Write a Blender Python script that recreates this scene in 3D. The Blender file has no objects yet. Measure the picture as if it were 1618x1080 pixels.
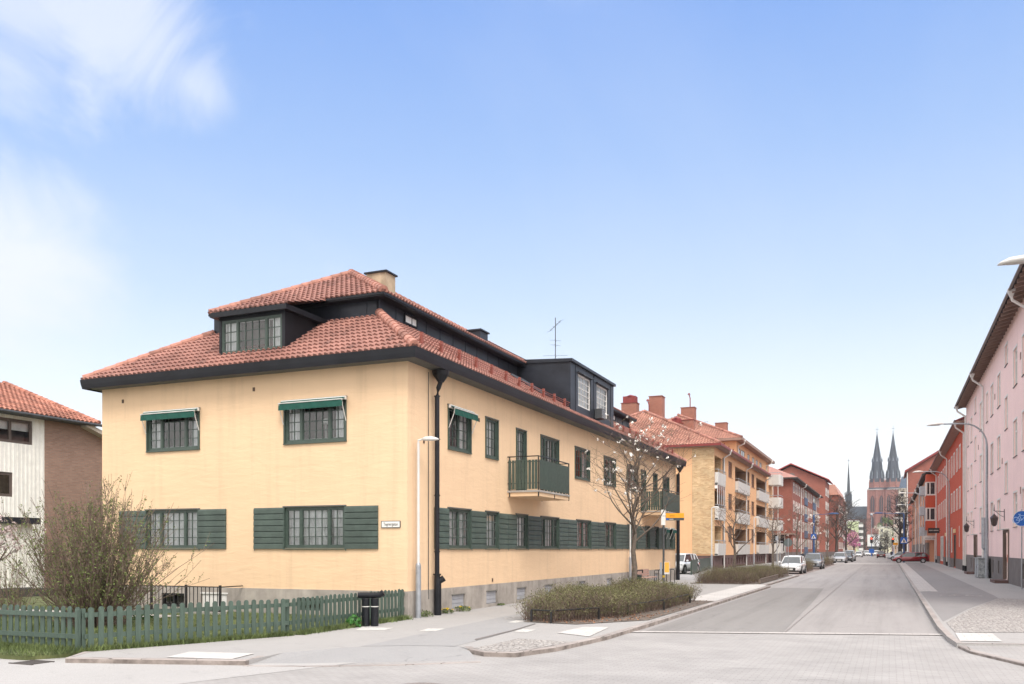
import bpy, bmesh, math, random
from mathutils import Matrix, Vector
R = math.radians
sc = bpy.context.scene
# ------------------------------------------------------------ camera, sky, sun, exposure
F, CX, HY, H = 1400.0, 809.0, 867.0, 2.0
YAW = math.atan2(596, F); CA, SA = math.cos(YAW), math.sin(YAW)
cam = bpy.data.cameras.new("camera"); camo = bpy.data.objects.new("camera", cam); sc.collection.objects.link(camo)
camo.location = (0, 0, H); camo.rotation_euler = (R(90), 0, YAW)
cam.sensor_width = 36; cam.lens = F / 1618 * 36; cam.shift_y = (HY - 540) / 1618; cam.clip_start = .1; cam.clip_end = 6000
sc.camera = camo
sc.view_settings.view_transform = 'Standard'; sc.view_settings.look = 'None'; sc.view_settings.gamma = 1
sc.view_settings.exposure = 1.2
sc.view_settings.use_curve_mapping = False
SUN_EL, SUN_AZ = R(52), R(141)      # azimuth clockwise from +Y
w = bpy.data.worlds.new("World"); sc.world = w; w.use_nodes = True
def nd(nt, t, **k):
    n = nt.nodes.new(t)
    for a, b in k.items():
        if a in n.bl_rna.properties: setattr(n, a, b)
        else: n.inputs[a.replace('_', ' ')].default_value = b
    return n
nt = w.node_tree; nt.nodes.clear()
def mth(nt, op, a, b=None, clamp=False):
    n = nt.nodes.new('ShaderNodeMath'); n.operation = op; n.use_clamp = clamp
    for i, x in enumerate((a, b)):
        if x is None: continue
        if isinstance(x, (int, float)): n.inputs[i].default_value = x
        else: nt.links.new(x, n.inputs[i])
    return n.outputs[0]
def mixc(nt, f, a, b, mode='MIX'):
    n = nt.nodes.new('ShaderNodeMix'); n.data_type = 'RGBA'; n.blend_type = mode; n.clamp_factor = True
    for s, x in ((n.inputs[0], f), (n.inputs[6], a), (n.inputs[7], b)):
        if isinstance(x, (int, float)): s.default_value = x
        elif isinstance(x, tuple): s.default_value = (*x[:3], 1)
        else: nt.links.new(x, s)
    return n.outputs[2]
def ramp(nt, x, stops):
    n = nt.nodes.new('ShaderNodeValToRGB'); e = n.color_ramp.elements
    while len(e) < len(stops): e.new(.5)
    for i, (p, c) in enumerate(stops):
        e[i].position = p; e[i].color = (*c, 1) if isinstance(c, tuple) else (c, c, c, 1)
    nt.links.new(x, n.inputs[0]); return n.outputs[0]
sky = nd(nt, 'ShaderNodeTexSky', sky_type='NISHITA', sun_disc=False, sun_elevation=SUN_EL, sun_rotation=SUN_AZ, air_density=1.0, dust_density=.6, ozone_density=2.0)
geo = nd(nt, 'ShaderNodeTexCoord')
sep = nt.nodes.new('ShaderNodeSeparateXYZ'); nt.links.new(geo.outputs['Generated'], sep.inputs[0])
elev = mth(nt, 'MAXIMUM', sep.outputs[2], 0.0)
SK = 4.8
g = ramp(nt, elev, [(0, (1.22, 1.17, 1.12)), (.08, (1.12, 1.10, 1.09)), (.16, (.91, .96, 1.02)), (.26, (.64, .77, .97)), (.40, (.39, .57, .93)), (.52, (.25, .44, .90)), (1, (.08, .22, .62))])
g10 = mixc(nt, 1.0, g, (SK, SK, SK), 'MULTIPLY')
base = mixc(nt, .8, sky.outputs[0], g10)
# cloud layer projected on a plane high above
inv = mth(nt, 'DIVIDE', 1.0, mth(nt, 'ADD', elev, .22))
cb = nt.nodes.new('ShaderNodeCombineXYZ')
nt.links.new(mth(nt, 'MULTIPLY', sep.outputs[0], inv), cb.inputs[0]); nt.links.new(mth(nt, 'MULTIPLY', sep.outputs[1], inv), cb.inputs[1])
mp = nd(nt, 'ShaderNodeMapping'); mp.inputs['Scale'].default_value = (1.5, .6, 1); mp.inputs['Rotation'].default_value = (0, 0, R(50)); mp.inputs['Location'].default_value = (.35, .1, 0)
nt.links.new(cb.outputs[0], mp.inputs[0])
nz = nd(nt, 'ShaderNodeTexNoise', Scale=1.6, Detail=5.0, Roughness=.5, Distortion=.5); nt.links.new(mp.outputs[0], nz.inputs[0])
wisp = ramp(nt, nz.outputs[0], [(.42, 0.0), (.66, 1.0)])
# two cloud banks towards the left, one small wisp right: soft masks round sky directions
def blob(px, py, rad, soft, sq=1.0):
    u = (px - CX) / F; v = (HY - py) / F
    d = Vector((u * CA - SA, u * SA + CA, v)).normalized()
    vm = nt.nodes.new('ShaderNodeVectorMath'); vm.operation = 'DISTANCE'; vm.inputs[1].default_value = d
    nrm = nt.nodes.new('ShaderNodeVectorMath'); nrm.operation = 'NORMALIZE'; nt.links.new(geo.outputs['Generated'], nrm.inputs[0])
    nt.links.new(nrm.outputs[0], vm.inputs[0])
    nn = nd(nt, 'ShaderNodeTexNoise', Scale=5.0, Detail=9.0, Roughness=.62, Distortion=.9); nt.links.new(nrm.outputs[0], nn.inputs[0])
    dd = mth(nt, 'ADD', vm.outputs['Value'], mth(nt, 'MULTIPLY', mth(nt, 'SUBTRACT', nn.outputs[0], .5), .22))
    mr = nt.nodes.new('ShaderNodeMapRange'); mr.interpolation_type = 'SMOOTHSTEP'
    mr.inputs[1].default_value = rad + soft; mr.inputs[2].default_value = rad - soft; nt.links.new(dd, mr.inputs[0]); return mr.outputs[0]
m = mth(nt, 'MAXIMUM', mth(nt, 'MULTIPLY', blob(170, 20, .085, .045), .72), mth(nt, 'MULTIPLY', blob(20, 440, .07, .06), .9))
m = mth(nt, 'MAXIMUM', m, mth(nt, 'MULTIPLY', blob(300, 130, .045, .035), .65))
m = mth(nt, 'MAXIMUM', m, mth(nt, 'MULTIPLY', blob(40, -30, .09, .05), .65))
m = mth(nt, 'MAXIMUM', m, mth(nt, 'MULTIPLY', blob(400, 45, .008, .03), .45))
m = mth(nt, 'MAXIMUM', m, mth(nt, 'MULTIPLY', blob(1522, 70, .0, .03), .35))
m = mth(nt, 'MAXIMUM', m, mth(nt, 'MULTIPLY', blob(520, 420, .01, .035), .45))
m = mth(nt, 'MAXIMUM', m, mth(nt, 'MULTIPLY', wisp, .07))
base = mixc(nt, m, base, (.86 * SK, .90 * SK, .98 * SK))
# pale cloud added out of view, overhead and behind the camera, as neutral fill
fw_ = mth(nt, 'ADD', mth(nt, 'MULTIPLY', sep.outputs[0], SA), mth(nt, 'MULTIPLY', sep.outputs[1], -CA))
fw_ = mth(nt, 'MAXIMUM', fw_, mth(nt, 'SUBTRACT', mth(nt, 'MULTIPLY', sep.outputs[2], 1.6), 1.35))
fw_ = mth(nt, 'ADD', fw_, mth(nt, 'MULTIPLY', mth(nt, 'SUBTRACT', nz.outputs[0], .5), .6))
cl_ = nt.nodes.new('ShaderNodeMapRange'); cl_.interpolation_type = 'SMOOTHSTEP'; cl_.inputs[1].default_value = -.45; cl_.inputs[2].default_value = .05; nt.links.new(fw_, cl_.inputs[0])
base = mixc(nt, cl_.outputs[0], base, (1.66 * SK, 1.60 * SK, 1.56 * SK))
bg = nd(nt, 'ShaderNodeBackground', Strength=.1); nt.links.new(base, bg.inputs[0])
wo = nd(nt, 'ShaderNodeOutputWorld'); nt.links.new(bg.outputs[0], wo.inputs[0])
sl = bpy.data.lights.new("sun", 'SUN'); sl.energy = 1.35; sl.angle = R(24); sl.color = (1, .94, .86)
so = bpy.data.objects.new("sun", sl); sc.collection.objects.link(so)
sd = Vector((math.sin(SUN_AZ) * math.cos(SUN_EL), math.cos(SUN_AZ) * math.cos(SUN_EL), math.sin(SUN_EL)))
so.rotation_euler = (-sd).to_track_quat('-Z', 'Y').to_euler(); so.location = (0, -20, 40)

# ------------------------------------------------------------ helpers: placement
def vv(px): u = (px - CX) / F; return (u * CA - SA, u * SA + CA)
def yX(px, X): a, b = vv(px); return b * X / a           # Y where the sight line at column px meets plane X
def xY(px, Y): a, b = vv(px); return a * Y / b
def G(px, py, z=0):
    d = F * (H - z) / (py - HY); a, b = vv(px); return (a * d, b * d)
Tr = Matrix.Translation
def Rz(a): return Matrix.Rotation(R(a), 4, 'Z')
WM = {}
col = sc.collection
class MB:
    def __init__(s): s.v = []; s.f = []; s.m = []; s.c = []; s.T = Matrix.Identity(4); s.mi = 0; s.ci = 1.0
    def face(s, pts, c=None):
        i = len(s.v)
        for p in pts: s.v.append(tuple(s.T @ Vector(p)))
        s.f.append(tuple(range(i, i + len(pts)))); s.m.append(s.mi); s.c.append(s.ci if c is None else c)
    def box(s, x0, x1, y0, y1, z0, z1):
        i = len(s.v)
        for z in (z0, z1):
            for x, y in ((x0, y0), (x1, y0), (x1, y1), (x0, y1)): s.v.append(tuple(s.T @ Vector((x, y, z))))
        for q in ((3, 2, 1, 0), (4, 5, 6, 7), (0, 1, 5, 4), (1, 2, 6, 5), (2, 3, 7, 6), (3, 0, 4, 7)):
            s.f.append(tuple(i + k for k in q)); s.m.append(s.mi); s.c.append(s.ci)
    def rings(s, rs, cap=True, close=True):
        i = len(s.v); n = len(rs[0])
        for r in rs:
            for p in r: s.v.append(tuple(s.T @ Vector(p)))
        for k in range(len(rs) - 1):
            for j in range(n if close else n - 1):
                a, b = i + k * n + j, i + k * n + (j + 1) % n
                s.f.append((a, b, b + n, a + n)); s.m.append(s.mi); s.c.append(s.ci)
        if cap:
            s.f.append(tuple(i + j for j in range(n - 1, -1, -1))); s.m.append(s.mi); s.c.append(s.ci)
            s.f.append(tuple(i + (len(rs) - 1) * n + j for j in range(n))); s.m.append(s.mi); s.c.append(s.ci)
    def tube(s, pts, rad, n=8, cap=True):
        pts = [Vector(p) for p in pts]
        if isinstance(rad, (int, float)): rad = [rad] * len(pts)
        rs = []; prev = None
        for k, p in enumerate(pts):
            d = (pts[min(k + 1, len(pts) - 1)] - pts[max(k - 1, 0)])
            if d.length < 1e-9: d = Vector((0, 0, 1))
            d.normalize()
            a = Vector((0, 0, 1)) if abs(d.z) < .95 else Vector((1, 0, 0))
            if prev is not None and abs(prev.dot(d)) < .99: a = prev
            x = d.cross(a).normalized(); y = d.cross(x); prev = -y if False else a
            rs.append([p + (x * math.cos(t) + y * math.sin(t)) * rad[k] for t in [2 * math.pi * j / n for j in range(n)]])
        s.rings(rs, cap)
    def lathe(s, c, prof, n=16):
        s.rings([[(c[0] + r * math.cos(t), c[1] + r * math.sin(t), c[2] + z) for t in [2 * math.pi * j / n for j in range(n)]] for r, z in prof])
    def prism(s, poly, z0, z1):
        s.rings([[(x, y, z0) for x, y in poly], [(x, y, z1) for x, y in poly]])
    def build(s, name, mats, parent=None, loc=None, world=None, smooth=False):
        me = bpy.data.meshes.new(name)
        v = s.v
        if parent is None and loc is not None: v = [(a - loc[0], b - loc[1], c - loc[2]) for a, b, c in v]
        me.from_pydata(v, [], s.f)
        if not isinstance(mats, (list, tuple)): mats = [mats]
        for mt in mats: me.materials.append(mt)
        me.polygons.foreach_set('material_index', s.m)
        if smooth: me.polygons.foreach_set('use_smooth', [True] * len(s.f))
        if any(c != 1.0 for c in s.c):
            at = me.attributes.new('tint', 'FLOAT', 'FACE'); at.data.foreach_set('value', s.c)
        else:
            pass
        me.update()
        return link(me, name, parent, loc, world)
def link(me, name, parent=None, loc=None, world=None):
    o = bpy.data.objects.new(name, me); col.objects.link(o)
    if parent is not None:
        o.parent = parent; o.matrix_parent_inverse = WM[parent.name].inverted()
        wd = world if world is not None else Matrix.Identity(4)
        o.matrix_basis = wd; WM[o.name] = wd.copy()
    else:
        wd = world if world is not None else (Tr(loc) if loc is not None else Matrix.Identity(4))
        o.matrix_basis = wd; WM[o.name] = wd.copy()
    return o
def tag(o, label=None, cat=None, group=None, kind=None):
    if label: o['label'] = label
    if cat: o['category'] = cat
    if group: o['group'] = group
    if kind: o['kind'] = kind
    return o
def root(name, loc, label, cat, group=None, rot=0):
    o = bpy.data.objects.new(name, None); col.objects.link(o); o.empty_display_size = .3
    wd = Tr(loc) @ Rz(rot); o.matrix_basis = wd; WM[o.name] = wd
    return tag(o, label, cat, group)
def copy_tree(o, world=None, parent=None):
    c = o.copy(); col.objects.link(c)
    if world is not None: c.matrix_basis = world; WM[c.name] = world.copy()
    else: WM[c.name] = WM[o.name].copy()
    if parent is not None:
        pi = o.matrix_parent_inverse.copy(); c.parent = parent; c.matrix_parent_inverse = pi
    for ch in list(o.children):
        copy_tree(ch, None, c)
    return c

# ------------------------------------------------------------ materials
MC = {}
def newmat(name):
    m = bpy.data.materials.new(name); m.use_nodes = True; nt = m.node_tree
    return m, nt, nt.nodes['Principled BSDF']
def tc(nt, scale=(1, 1, 1), wall=False, wob=None):
    t = nt.nodes.new('ShaderNodeNewGeometry').outputs['Position']
    if wob: t = nt.nodes.new('ShaderNodeTexCoord').outputs['Object']
    if wall:
        s = nt.nodes.new('ShaderNodeSeparateXYZ'); nt.links.new(t, s.inputs[0])
        c = nt.nodes.new('ShaderNodeCombineXYZ'); nt.links.new(mth(nt, 'ADD', s.outputs[0], s.outputs[1]), c.inputs[0]); nt.links.new(s.outputs[2], c.inputs[1]); t = c.outputs[0]
    mp = nt.nodes.new('ShaderNodeMapping'); mp.inputs['Scale'].default_value = scale; nt.links.new(t, mp.inputs[0]); return mp.outputs[0]
def bump(nt, b, h, strength, dist=.02):
    n = nt.nodes.new('ShaderNodeBump'); n.inputs['Strength'].default_value = strength; n.inputs['Distance'].default_value = dist
    nt.links.new(h, n.inputs['Height']); nt.links.new(n.outputs[0], b.inputs['Normal'])
def S(name, c, rough=.6, var=.12, scale=3.0, metal=0.0, bmp=0.0, stretch=(1, 1, 1), spec=.5, coat=0, c2=None, tint=False, bdist=.01, streak=0):
    if name in MC: return MC[name]
    m, nt, b = newmat(name)
    v = tc(nt, stretch)
    n = nd(nt, 'ShaderNodeTexNoise', Scale=scale, Detail=5.0, Roughness=.6); nt.links.new(v, n.inputs[0])
    lo = tuple(x * (1 - var) for x in c); hi = tuple(min(1, x * (1 + var)) for x in (c2 or c))
    o = ramp(nt, n.outputs[0], [(.3, lo), (.7, hi)])
    if streak:
        n3 = nd(nt, 'ShaderNodeTexNoise', Scale=1.0, Detail=4.0, Roughness=.7); nt.links.new(tc(nt, (2.2, 2.2, .16)), n3.inputs[0])
        o = mixc(nt, 1.0, o, ramp(nt, n3.outputs[0], [(.35, 1 - streak), (.65, 1.0)]), 'MULTIPLY')
    if tint:
        a = nt.nodes.new('ShaderNodeAttribute'); a.attribute_name = 'tint'
        o = mixc(nt, 1.0, o, a.outputs['Fac'], 'MULTIPLY')
    nt.links.new(o, b.inputs['Base Color'])
    b.inputs['Roughness'].default_value = rough; b.inputs['Metallic'].default_value = metal; b.inputs['Specular IOR Level'].default_value = spec
    b.inputs['Coat Weight'].default_value = coat
    if bmp:
        n2 = nd(nt, 'ShaderNodeTexNoise', Scale=scale * 4, Detail=4.0, Roughness=.6); nt.links.new(v, n2.inputs[0]); bump(nt, b, n2.outputs[0], bmp, bdist)
    MC[name] = m; return m
def brickmat(name, c1, c2, mortar, bw=.25, bh=.075, ms=.012, floor=False, var=.5, bmp=.25, rot=0, rough=.85, blot=.12):
    if name in MC: return MC[name]
    m, nt, b = newmat(name); v = tc(nt, (1, 1, 1), wall=not floor)
    if rot:
        mp = nt.nodes.new('ShaderNodeMapping'); mp.inputs['Rotation'].default_value = (0, 0, R(rot)); nt.links.new(v, mp.inputs[0]); v = mp.outputs[0]
    br = nt.nodes.new('ShaderNodeTexBrick'); nt.links.new(v, br.inputs[0])
    br.inputs['Color1'].default_value = (*c1, 1); br.inputs['Color2'].default_value = (*c2, 1); br.inputs['Mortar'].default_value = (*mortar, 1)
    br.inputs['Scale'].default_value = 1; br.inputs['Mortar Size'].default_value = ms; br.inputs['Brick Width'].default_value = bw; br.inputs['Row Height'].default_value = bh; br.inputs['Mortar Smooth'].default_value = .3
    n = nd(nt, 'ShaderNodeTexNoise', Scale=.6, Detail=6.0, Roughness=.65); nt.links.new(v, n.inputs[0])
    o = mixc(nt, 1.0, br.outputs[0], ramp(nt, n.outputs[0], [(.3, 1 - blot), (.7, 1 + blot)]), 'MULTIPLY')
    if floor:
        g1 = nd(nt, 'ShaderNodeTexNoise', Scale=1.0, Detail=8.0, Roughness=.7, Distortion=.6); nt.links.new(tc(nt, (.55, 1.6, 1)), g1.inputs[0])
        g2 = nd(nt, 'ShaderNodeTexNoise', Scale=.12, Detail=3.0); nt.links.new(tc(nt), g2.inputs[0])
        o = mixc(nt, ramp(nt, g2.outputs[0], [(.42, .1), (.62, 1.0)]), o, mixc(nt, 1.0, o, ramp(nt, g1.outputs[0], [(.30, .72), (.46, 1.0)]), 'MULTIPLY'))
    nt.links.new(o, b.inputs['Base Color']); b.inputs['Roughness'].default_value = rough
    iv = mth(nt, 'SUBTRACT', 1.0, br.outputs['Fac']); bump(nt, b, iv, bmp, .01)
    MC[name] = m; return m
def glassmat(name, tintc=(.9, .94, .95), refl=.12):
    if name in MC: return MC[name]
    m, nt, b = newmat(name); nt.nodes.remove(b)
    out = nt.nodes['Material Output']
    t = nt.nodes.new('ShaderNodeBsdfTransparent'); t.inputs[0].default_value = (*tintc, 1)
    gl = nt.nodes.new('ShaderNodeBsdfGlossy'); gl.inputs['Roughness'].default_value = .03
    fr = nt.nodes.new('ShaderNodeFresnel'); fr.inputs[0].default_value = 1.5
    mx = nt.nodes.new('ShaderNodeMixShader'); nt.links.new(mth(nt, 'ADD', fr.outputs[0], refl, True), mx.inputs[0])
    nt.links.new(t.outputs[0], mx.inputs[1]); nt.links.new(gl.outputs[0], mx.inputs[2]); nt.links.new(mx.outputs[0], out.inputs[0])
    MC[name] = m; return m
def plaster(name, c, patch=.1, dirt=.12):
    if name in MC: return MC[name]
    m, nt, b = newmat(name)
    n1 = nd(nt, 'ShaderNodeTexNoise', Scale=.45, Detail=6.0, Roughness=.6); nt.links.new(tc(nt, (1, 1, 1.3)), n1.inputs[0])
    n2 = nd(nt, 'ShaderNodeTexNoise', Scale=1.5, Detail=5.0, Roughness=.55, Distortion=.5); nt.links.new(tc(nt, (1, 1, 4.0)), n2.inputs[0])
    n3 = nd(nt, 'ShaderNodeTexNoise', Scale=1.0, Detail=4.0, Roughness=.7); nt.links.new(tc(nt, (3, 3, .18)), n3.inputs[0])
    o = ramp(nt, n1.outputs[0], [(.3, tuple(x * (1 - patch) for x in c)), (.7, tuple(min(1, x * (1 + patch * .6)) for x in c))])
    o = mixc(nt, 1.0, o, ramp(nt, n2.outputs[0], [(.3, .98), (.7, 1.01)]), 'MULTIPLY')
    o = mixc(nt, 1.0, o, ramp(nt, n3.outputs[0], [(.28, 1 - dirt), (.5, 1.0)]), 'MULTIPLY')
    nt.links.new(o, b.inputs['Base Color']); b.inputs['Roughness'].default_value = .9; b.inputs['Specular IOR Level'].default_value = .2
    bump(nt, b, n2.outputs[0], .26, .05)
    MC[name] = m; return m
M_YEL = plaster('yellow_plaster', (.76, .55, .36), .05, .09)
M_PLINTH = S('grey_plinth', (.38, .345, .31), .9, .22, 2.0, bmp=.3, streak=.25)
M_TILE = S('clay_tile', (.24, .105, .083), .75, .12, .7, bmp=.1, tint=True, c2=(.33, .16, .13))
M_TILE2 = S('old_clay_tile', (.33, .155, .115), .8, .12, .5, bmp=.1, tint=True, c2=(.45, .235, .175))
M_TILE3 = S('orange_clay_tile', (.33, .13, .09), .8, .18, 1.2, bmp=.1, tint=True, c2=(.40, .18, .13))
M_RIDGE = S('ridge_clay', (.36, .17, .13), .8, .3, 5, tint=True)
M_BLACK = S('black_sheet', (.011, .012, .016), .45, .3, 1.5, spec=.28, bmp=.05)
M_SHEET = S('dark_zinc', (.022, .026, .036), .42, .35, 1.2, spec=.38, metal=.1, bmp=.06)
M_SOFFIT = S('soffit_green', (.10, .105, .10), .7)
M_GREEN = S('green_paint', (.050, .075, .062), .5, .2, 6, bmp=.1)
M_GREENF = S('fence_green', (.068, .105, .083), .55, .22, 5, bmp=.15, stretch=(3, 3, .6), streak=.18)
M_AWN = S('awning_green', (.004, .068, .05), .8, .15, 3)
M_WHITE = S('white_paint', (.76, .75, .72), .5, .05, 4)
M_OFFW = S('off_white_metal', (.68, .67, .65), .45, .08, 3, streak=.12)
M_GREY = S('galvanised', (.34, .36, .39), .45, .15, 6, metal=.4)
M_DGREY = S('dark_grey_metal', (.06, .065, .07), .5, .2, 4)
M_IRON = S('iron_black', (.012, .012, .013), .5)
M_CURT = S('curtain', (.88, .87, .86), .9, .12, 3)
M_CURTD = S('curtain_warm', (.40, .33, .29), .9, .2, 3)
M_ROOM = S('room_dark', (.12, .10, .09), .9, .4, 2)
M_GLASS = glassmat('window_glass', refl=.06)
M_DGLASS = S('dark_glass', (.03, .035, .04), .06, .4, .5, spec=.9)
M_BARK = S('bark', (.13, .105, .085), .95, .35, 9, bmp=.5)
M_BARKD = S('bark_dark', (.075, .06, .052), .95, .3, 9, bmp=.4)
M_TWIG = S('twig', (.16, .115, .092), .95, .25, 9)
M_LEAF = S('young_leaf', (.085, .12, .025), .7, .3, 4, c2=(.13, .17, .045), tint=True)
M_GRASS = S('grass_blade', (.060, .095, .022), .7, .35, 1.5, c2=(.12, .155, .05), tint=True)
M_PETAL = S('petal_white', (.85, .82, .78), .6, .05)
M_RUBBER = S('rubber', (.015, .015, .015), .8)
M_CONC = S('concrete', (.36, .34, .32), .9, .15, 3, bmp=.2)

# ------------------------------------------------------------ ground, roads, pavements
def flat(name, poly, z, mat, thick=None, kind='structure'):
    mb = MB()
    if thick: mb.prism(poly, z - thick, z)
    else: mb.face([(x, y, z) for x, y in poly])
    return tag(mb.build(name, mat), kind=kind)
M_GROUND = S('ground_earth', (.16, .15, .12), .95, .3, .3)
M_ASPH = S('road_asphalt', (.30, .275, .262), .9, .13, .5, bmp=.12, c2=(.33, .305, .29))
def asphalt(name, c, fine=60, var=.12, big=.35, wear=False):
    m, nt, b = newmat(name)
    n1 = nd(nt, 'ShaderNodeTexNoise', Scale=big, Detail=7.0, Roughness=.65); nt.links.new(tc(nt, (1.0, .35, 1)), n1.inputs[0])
    n2 = nd(nt, 'ShaderNodeTexNoise', Scale=fine, Detail=2.0, Roughness=.8); nt.links.new(tc(nt), n2.inputs[0])
    n4 = nd(nt, 'ShaderNodeTexNoise', Scale=2.1, Detail=5.0, Roughness=.7, Distortion=.8); nt.links.new(tc(nt), n4.inputs[0])
    o = ramp(nt, n1.outputs[0], [(.28, tuple(x * (1 - var) for x in c)), (.72, tuple(x * (1 + var) for x in c))])
    o = mixc(nt, 1.0, o, ramp(nt, n2.outputs[0], [(.3, .80), (.7, 1.16)]), 'MULTIPLY')
    o = mixc(nt, 1.0, o, ramp(nt, n4.outputs[0], [(.30, .88), (.42, 1.0), (1, 1.04)]), 'MULTIPLY')
    if wear:
        n6 = nd(nt, 'ShaderNodeTexNoise', Scale=1.0, Detail=5.0, Roughness=.65); nt.links.new(tc(nt, (1.3, .035, 1)), n6.inputs[0])
        o = mixc(nt, 1.0, o, ramp(nt, n6.outputs[0], [(.33, .84), (.5, 1.0), (.7, 1.07)]), 'MULTIPLY')
    n5 = nd(nt, 'ShaderNodeTexNoise', Scale=1.1, Detail=4.0); nt.links.new(tc(nt), n5.inputs[0])
    wv = nt.nodes.new('ShaderNodeVectorMath'); wv.operation = 'ADD'; sc_ = nt.nodes.new('ShaderNodeVectorMath'); sc_.operation = 'SCALE'; sc_.inputs['Scale'].default_value = .9
    nt.links.new(n5.outputs['Color'], sc_.inputs[0]); nt.links.new(tc(nt), wv.inputs[0]); nt.links.new(sc_.outputs[0], wv.inputs[1])
    vc = nd(nt, 'ShaderNodeTexVoronoi', feature='DISTANCE_TO_EDGE', Scale=.22); nt.links.new(wv.outputs[0], vc.inputs['Vector'])
    cr = ramp(nt, vc.outputs['Distance'], [(.0, .72), (.004, 1.0)]); o = mixc(nt, ramp(nt, n1.outputs[0], [(.45, 0.0), (.6, 1.0)]), o, mixc(nt, 1.0, o, cr, 'MULTIPLY'))
    nt.links.new(o, b.inputs['Base Color']); b.inputs['Roughness'].default_value = .92; b.inputs['Specular IOR Level'].default_value = .25
    bump(nt, b, n2.outputs[0], .35, .006); return m
M_ROAD = asphalt('road', (.32, .304, .30), var=.08, wear=True)
M_PATCH = asphalt('road_patch', (.245, .235, .23), var=.08, wear=True)
M_WALK = asphalt('walk', (.36, .35, .345), var=.06)
M_CYC = asphalt('cycle', (.265, .255, .255), var=.08)
M_CYC2 = asphalt('cycle_pale', (.315, .312, .315), var=.06)
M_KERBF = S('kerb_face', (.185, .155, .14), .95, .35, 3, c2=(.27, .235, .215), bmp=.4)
M_BAYS = asphalt('bay', (.27, .225, .212))
M_SIDE = asphalt('side_street', (.40, .39, .385), var=.06)
M_PAV = brickmat('paver', (.325, .313, .308), (.355, .343, .338), (.27, .257, .25), .22, .11, .009, floor=True, bmp=.25, blot=.13)
M_SLAB = brickmat('slab', (.44, .415, .40), (.47, .445, .43), (.26, .25, .24), .35, .35, .008, floor=True, bmp=.2)
M_TACT = brickmat('tactile_slab', (.50, .485, .47), (.55, .53, .515), (.34, .32, .31), .35, .35, .008, floor=True, bmp=.2, blot=.10)
M_KERB = brickmat('kerb_granite', (.30, .265, .25), (.36, .325, .31), (.12, .11, .10), 1.0, 1.0, .012, floor=True, bmp=.3, blot=.25)
def worn(name, c, under):
    m, nt, b = newmat(name); n = nd(nt, 'ShaderNodeTexNoise', Scale=9.0, Detail=8.0, Roughness=.75); nt.links.new(tc(nt), n.inputs[0])
    nt.links.new(ramp(nt, n.outputs[0], [(.40, under), (.50, c)]), b.inputs['Base Color']); b.inputs['Roughness'].default_value = .8; return m
M_MARK = worn('road_paint', (.56, .55, .53), (.37, .36, .35))
M_MARKW = S('worn_paint', (.43, .41, .40), .8, .2, 12)
def cobble():
    m, nt, b = newmat('cobble')
    vo = nd(nt, 'ShaderNodeTexVoronoi', Scale=9.0, Randomness=.75); nt.links.new(tc(nt), vo.inputs['Vector'])
    v2 = nd(nt, 'ShaderNodeTexVoronoi', feature='DISTANCE_TO_EDGE', Scale=9.0, Randomness=.75); nt.links.new(tc(nt), v2.inputs['Vector'])
    o = mixc(nt, vo.outputs['Color'], (.34, .32, .31), (.50, .475, .455))
    o = mixc(nt, ramp(nt, v2.outputs['Distance'], [(.02, 0.0), (.12, 1.0)]), (.19, .175, .165), o)
    nt.links.new(o, b.inputs['Base Color']); b.inputs['Roughness'].default_value = .9
    bump(nt, b, ramp(nt, v2.outputs['Distance'], [(.0, 0.0), (.25, 1.0)]), .8, .03); return m
M_COB = cobble()
ZR = -.10
flat('ground', [(-3000, -600), (3000, -600), (3000, 3500), (-3000, 3500)], -.20, M_GROUND)
flat('road', [(-9.4, 21), (-9.4, 640), (4.0, 640), (4.0, 21)], ZR, M_ROAD)
flat('junction_paving', [(-11.2, 13.2), (-14, 5), (-14, -15), (60, -15), (60, 27), (3.2, 24.4), (1.06, 23.6), (-6.3, 21.3), (-7.4, 20), (-9.5, 14.5)], ZR + .008, M_PAV)
flat('side_street', [(-80, 2), (-80, 14), (-11.2, 14), (-9, 13.9), (-12, 5), (-14, -15), (-80, -15)], ZR + .012, M_SIDE)
flat('junction_border_slabs', [(-6.2, 21.55), (1.3, 23.85), (1.3, 24.2), (-6.2, 21.9)], ZR + .016, M_SLAB)
flat('road_patch', [(-5.75, 22.1), (-5.8, 49.5), (-3.2, 49.8), (-2.75, 36), (-2.55, 27), (-2.45, 23.15)], ZR + .004, M_PATCH)
# long repair seam and a slightly raised crossing table beyond
mb = MB(); mb.face([(-2.42, 23.2, ZR + .014), (-2.39, 23.2, ZR + .014), (-3.0, 130, ZR + .014), (-3.05, 130, ZR + .014)]); tag(mb.build('road_seam', S('seam', (.24, .22, .215), .9, .3, 2)), kind='structure')
flat('crossing_table', [(-8.6, 130), (3.0, 130), (3.0, 138), (-8.6, 138)], ZR + .02, M_SLAB)
SL = [(-60, 12.5), (-14.4, 12.55), (-13.9, 11.75), (-10.62, 12.75), (-10.75, 14.0), (-10.2, 15.2), (-9.2, 16.1), (-8.2, 16.4), (-7.75, 16.0), (-7.25, 15.65), (-6.65, 15.75), (-6.25, 17.0), (-5.98, 19.6),
      (-5.95, 24), (-5.95, 49.8), (-6.35, 50.6), (-6.4, 71.5), (-8.7, 73.2), (-8.7, 640), (-60, 640)]
flat('left_pavement', SL, 0, M_WALK, .15)
mb = MB(); mb.face([(-10.75, 14.0, .0), (-10.2, 15.2, .0), (-9.2, 16.1, .0), (-8.2, 16.4, .0), (-7.75, 16.0, -.03), (-7.0, 14.9, ZR - .005), (-8.2, 13.9, ZR - .005), (-9.6, 13.1, ZR - .005), (-10.62, 12.75, ZR - .002)])
tag(mb.build('pavement_ramp', M_CYC2), kind='structure')
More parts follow.
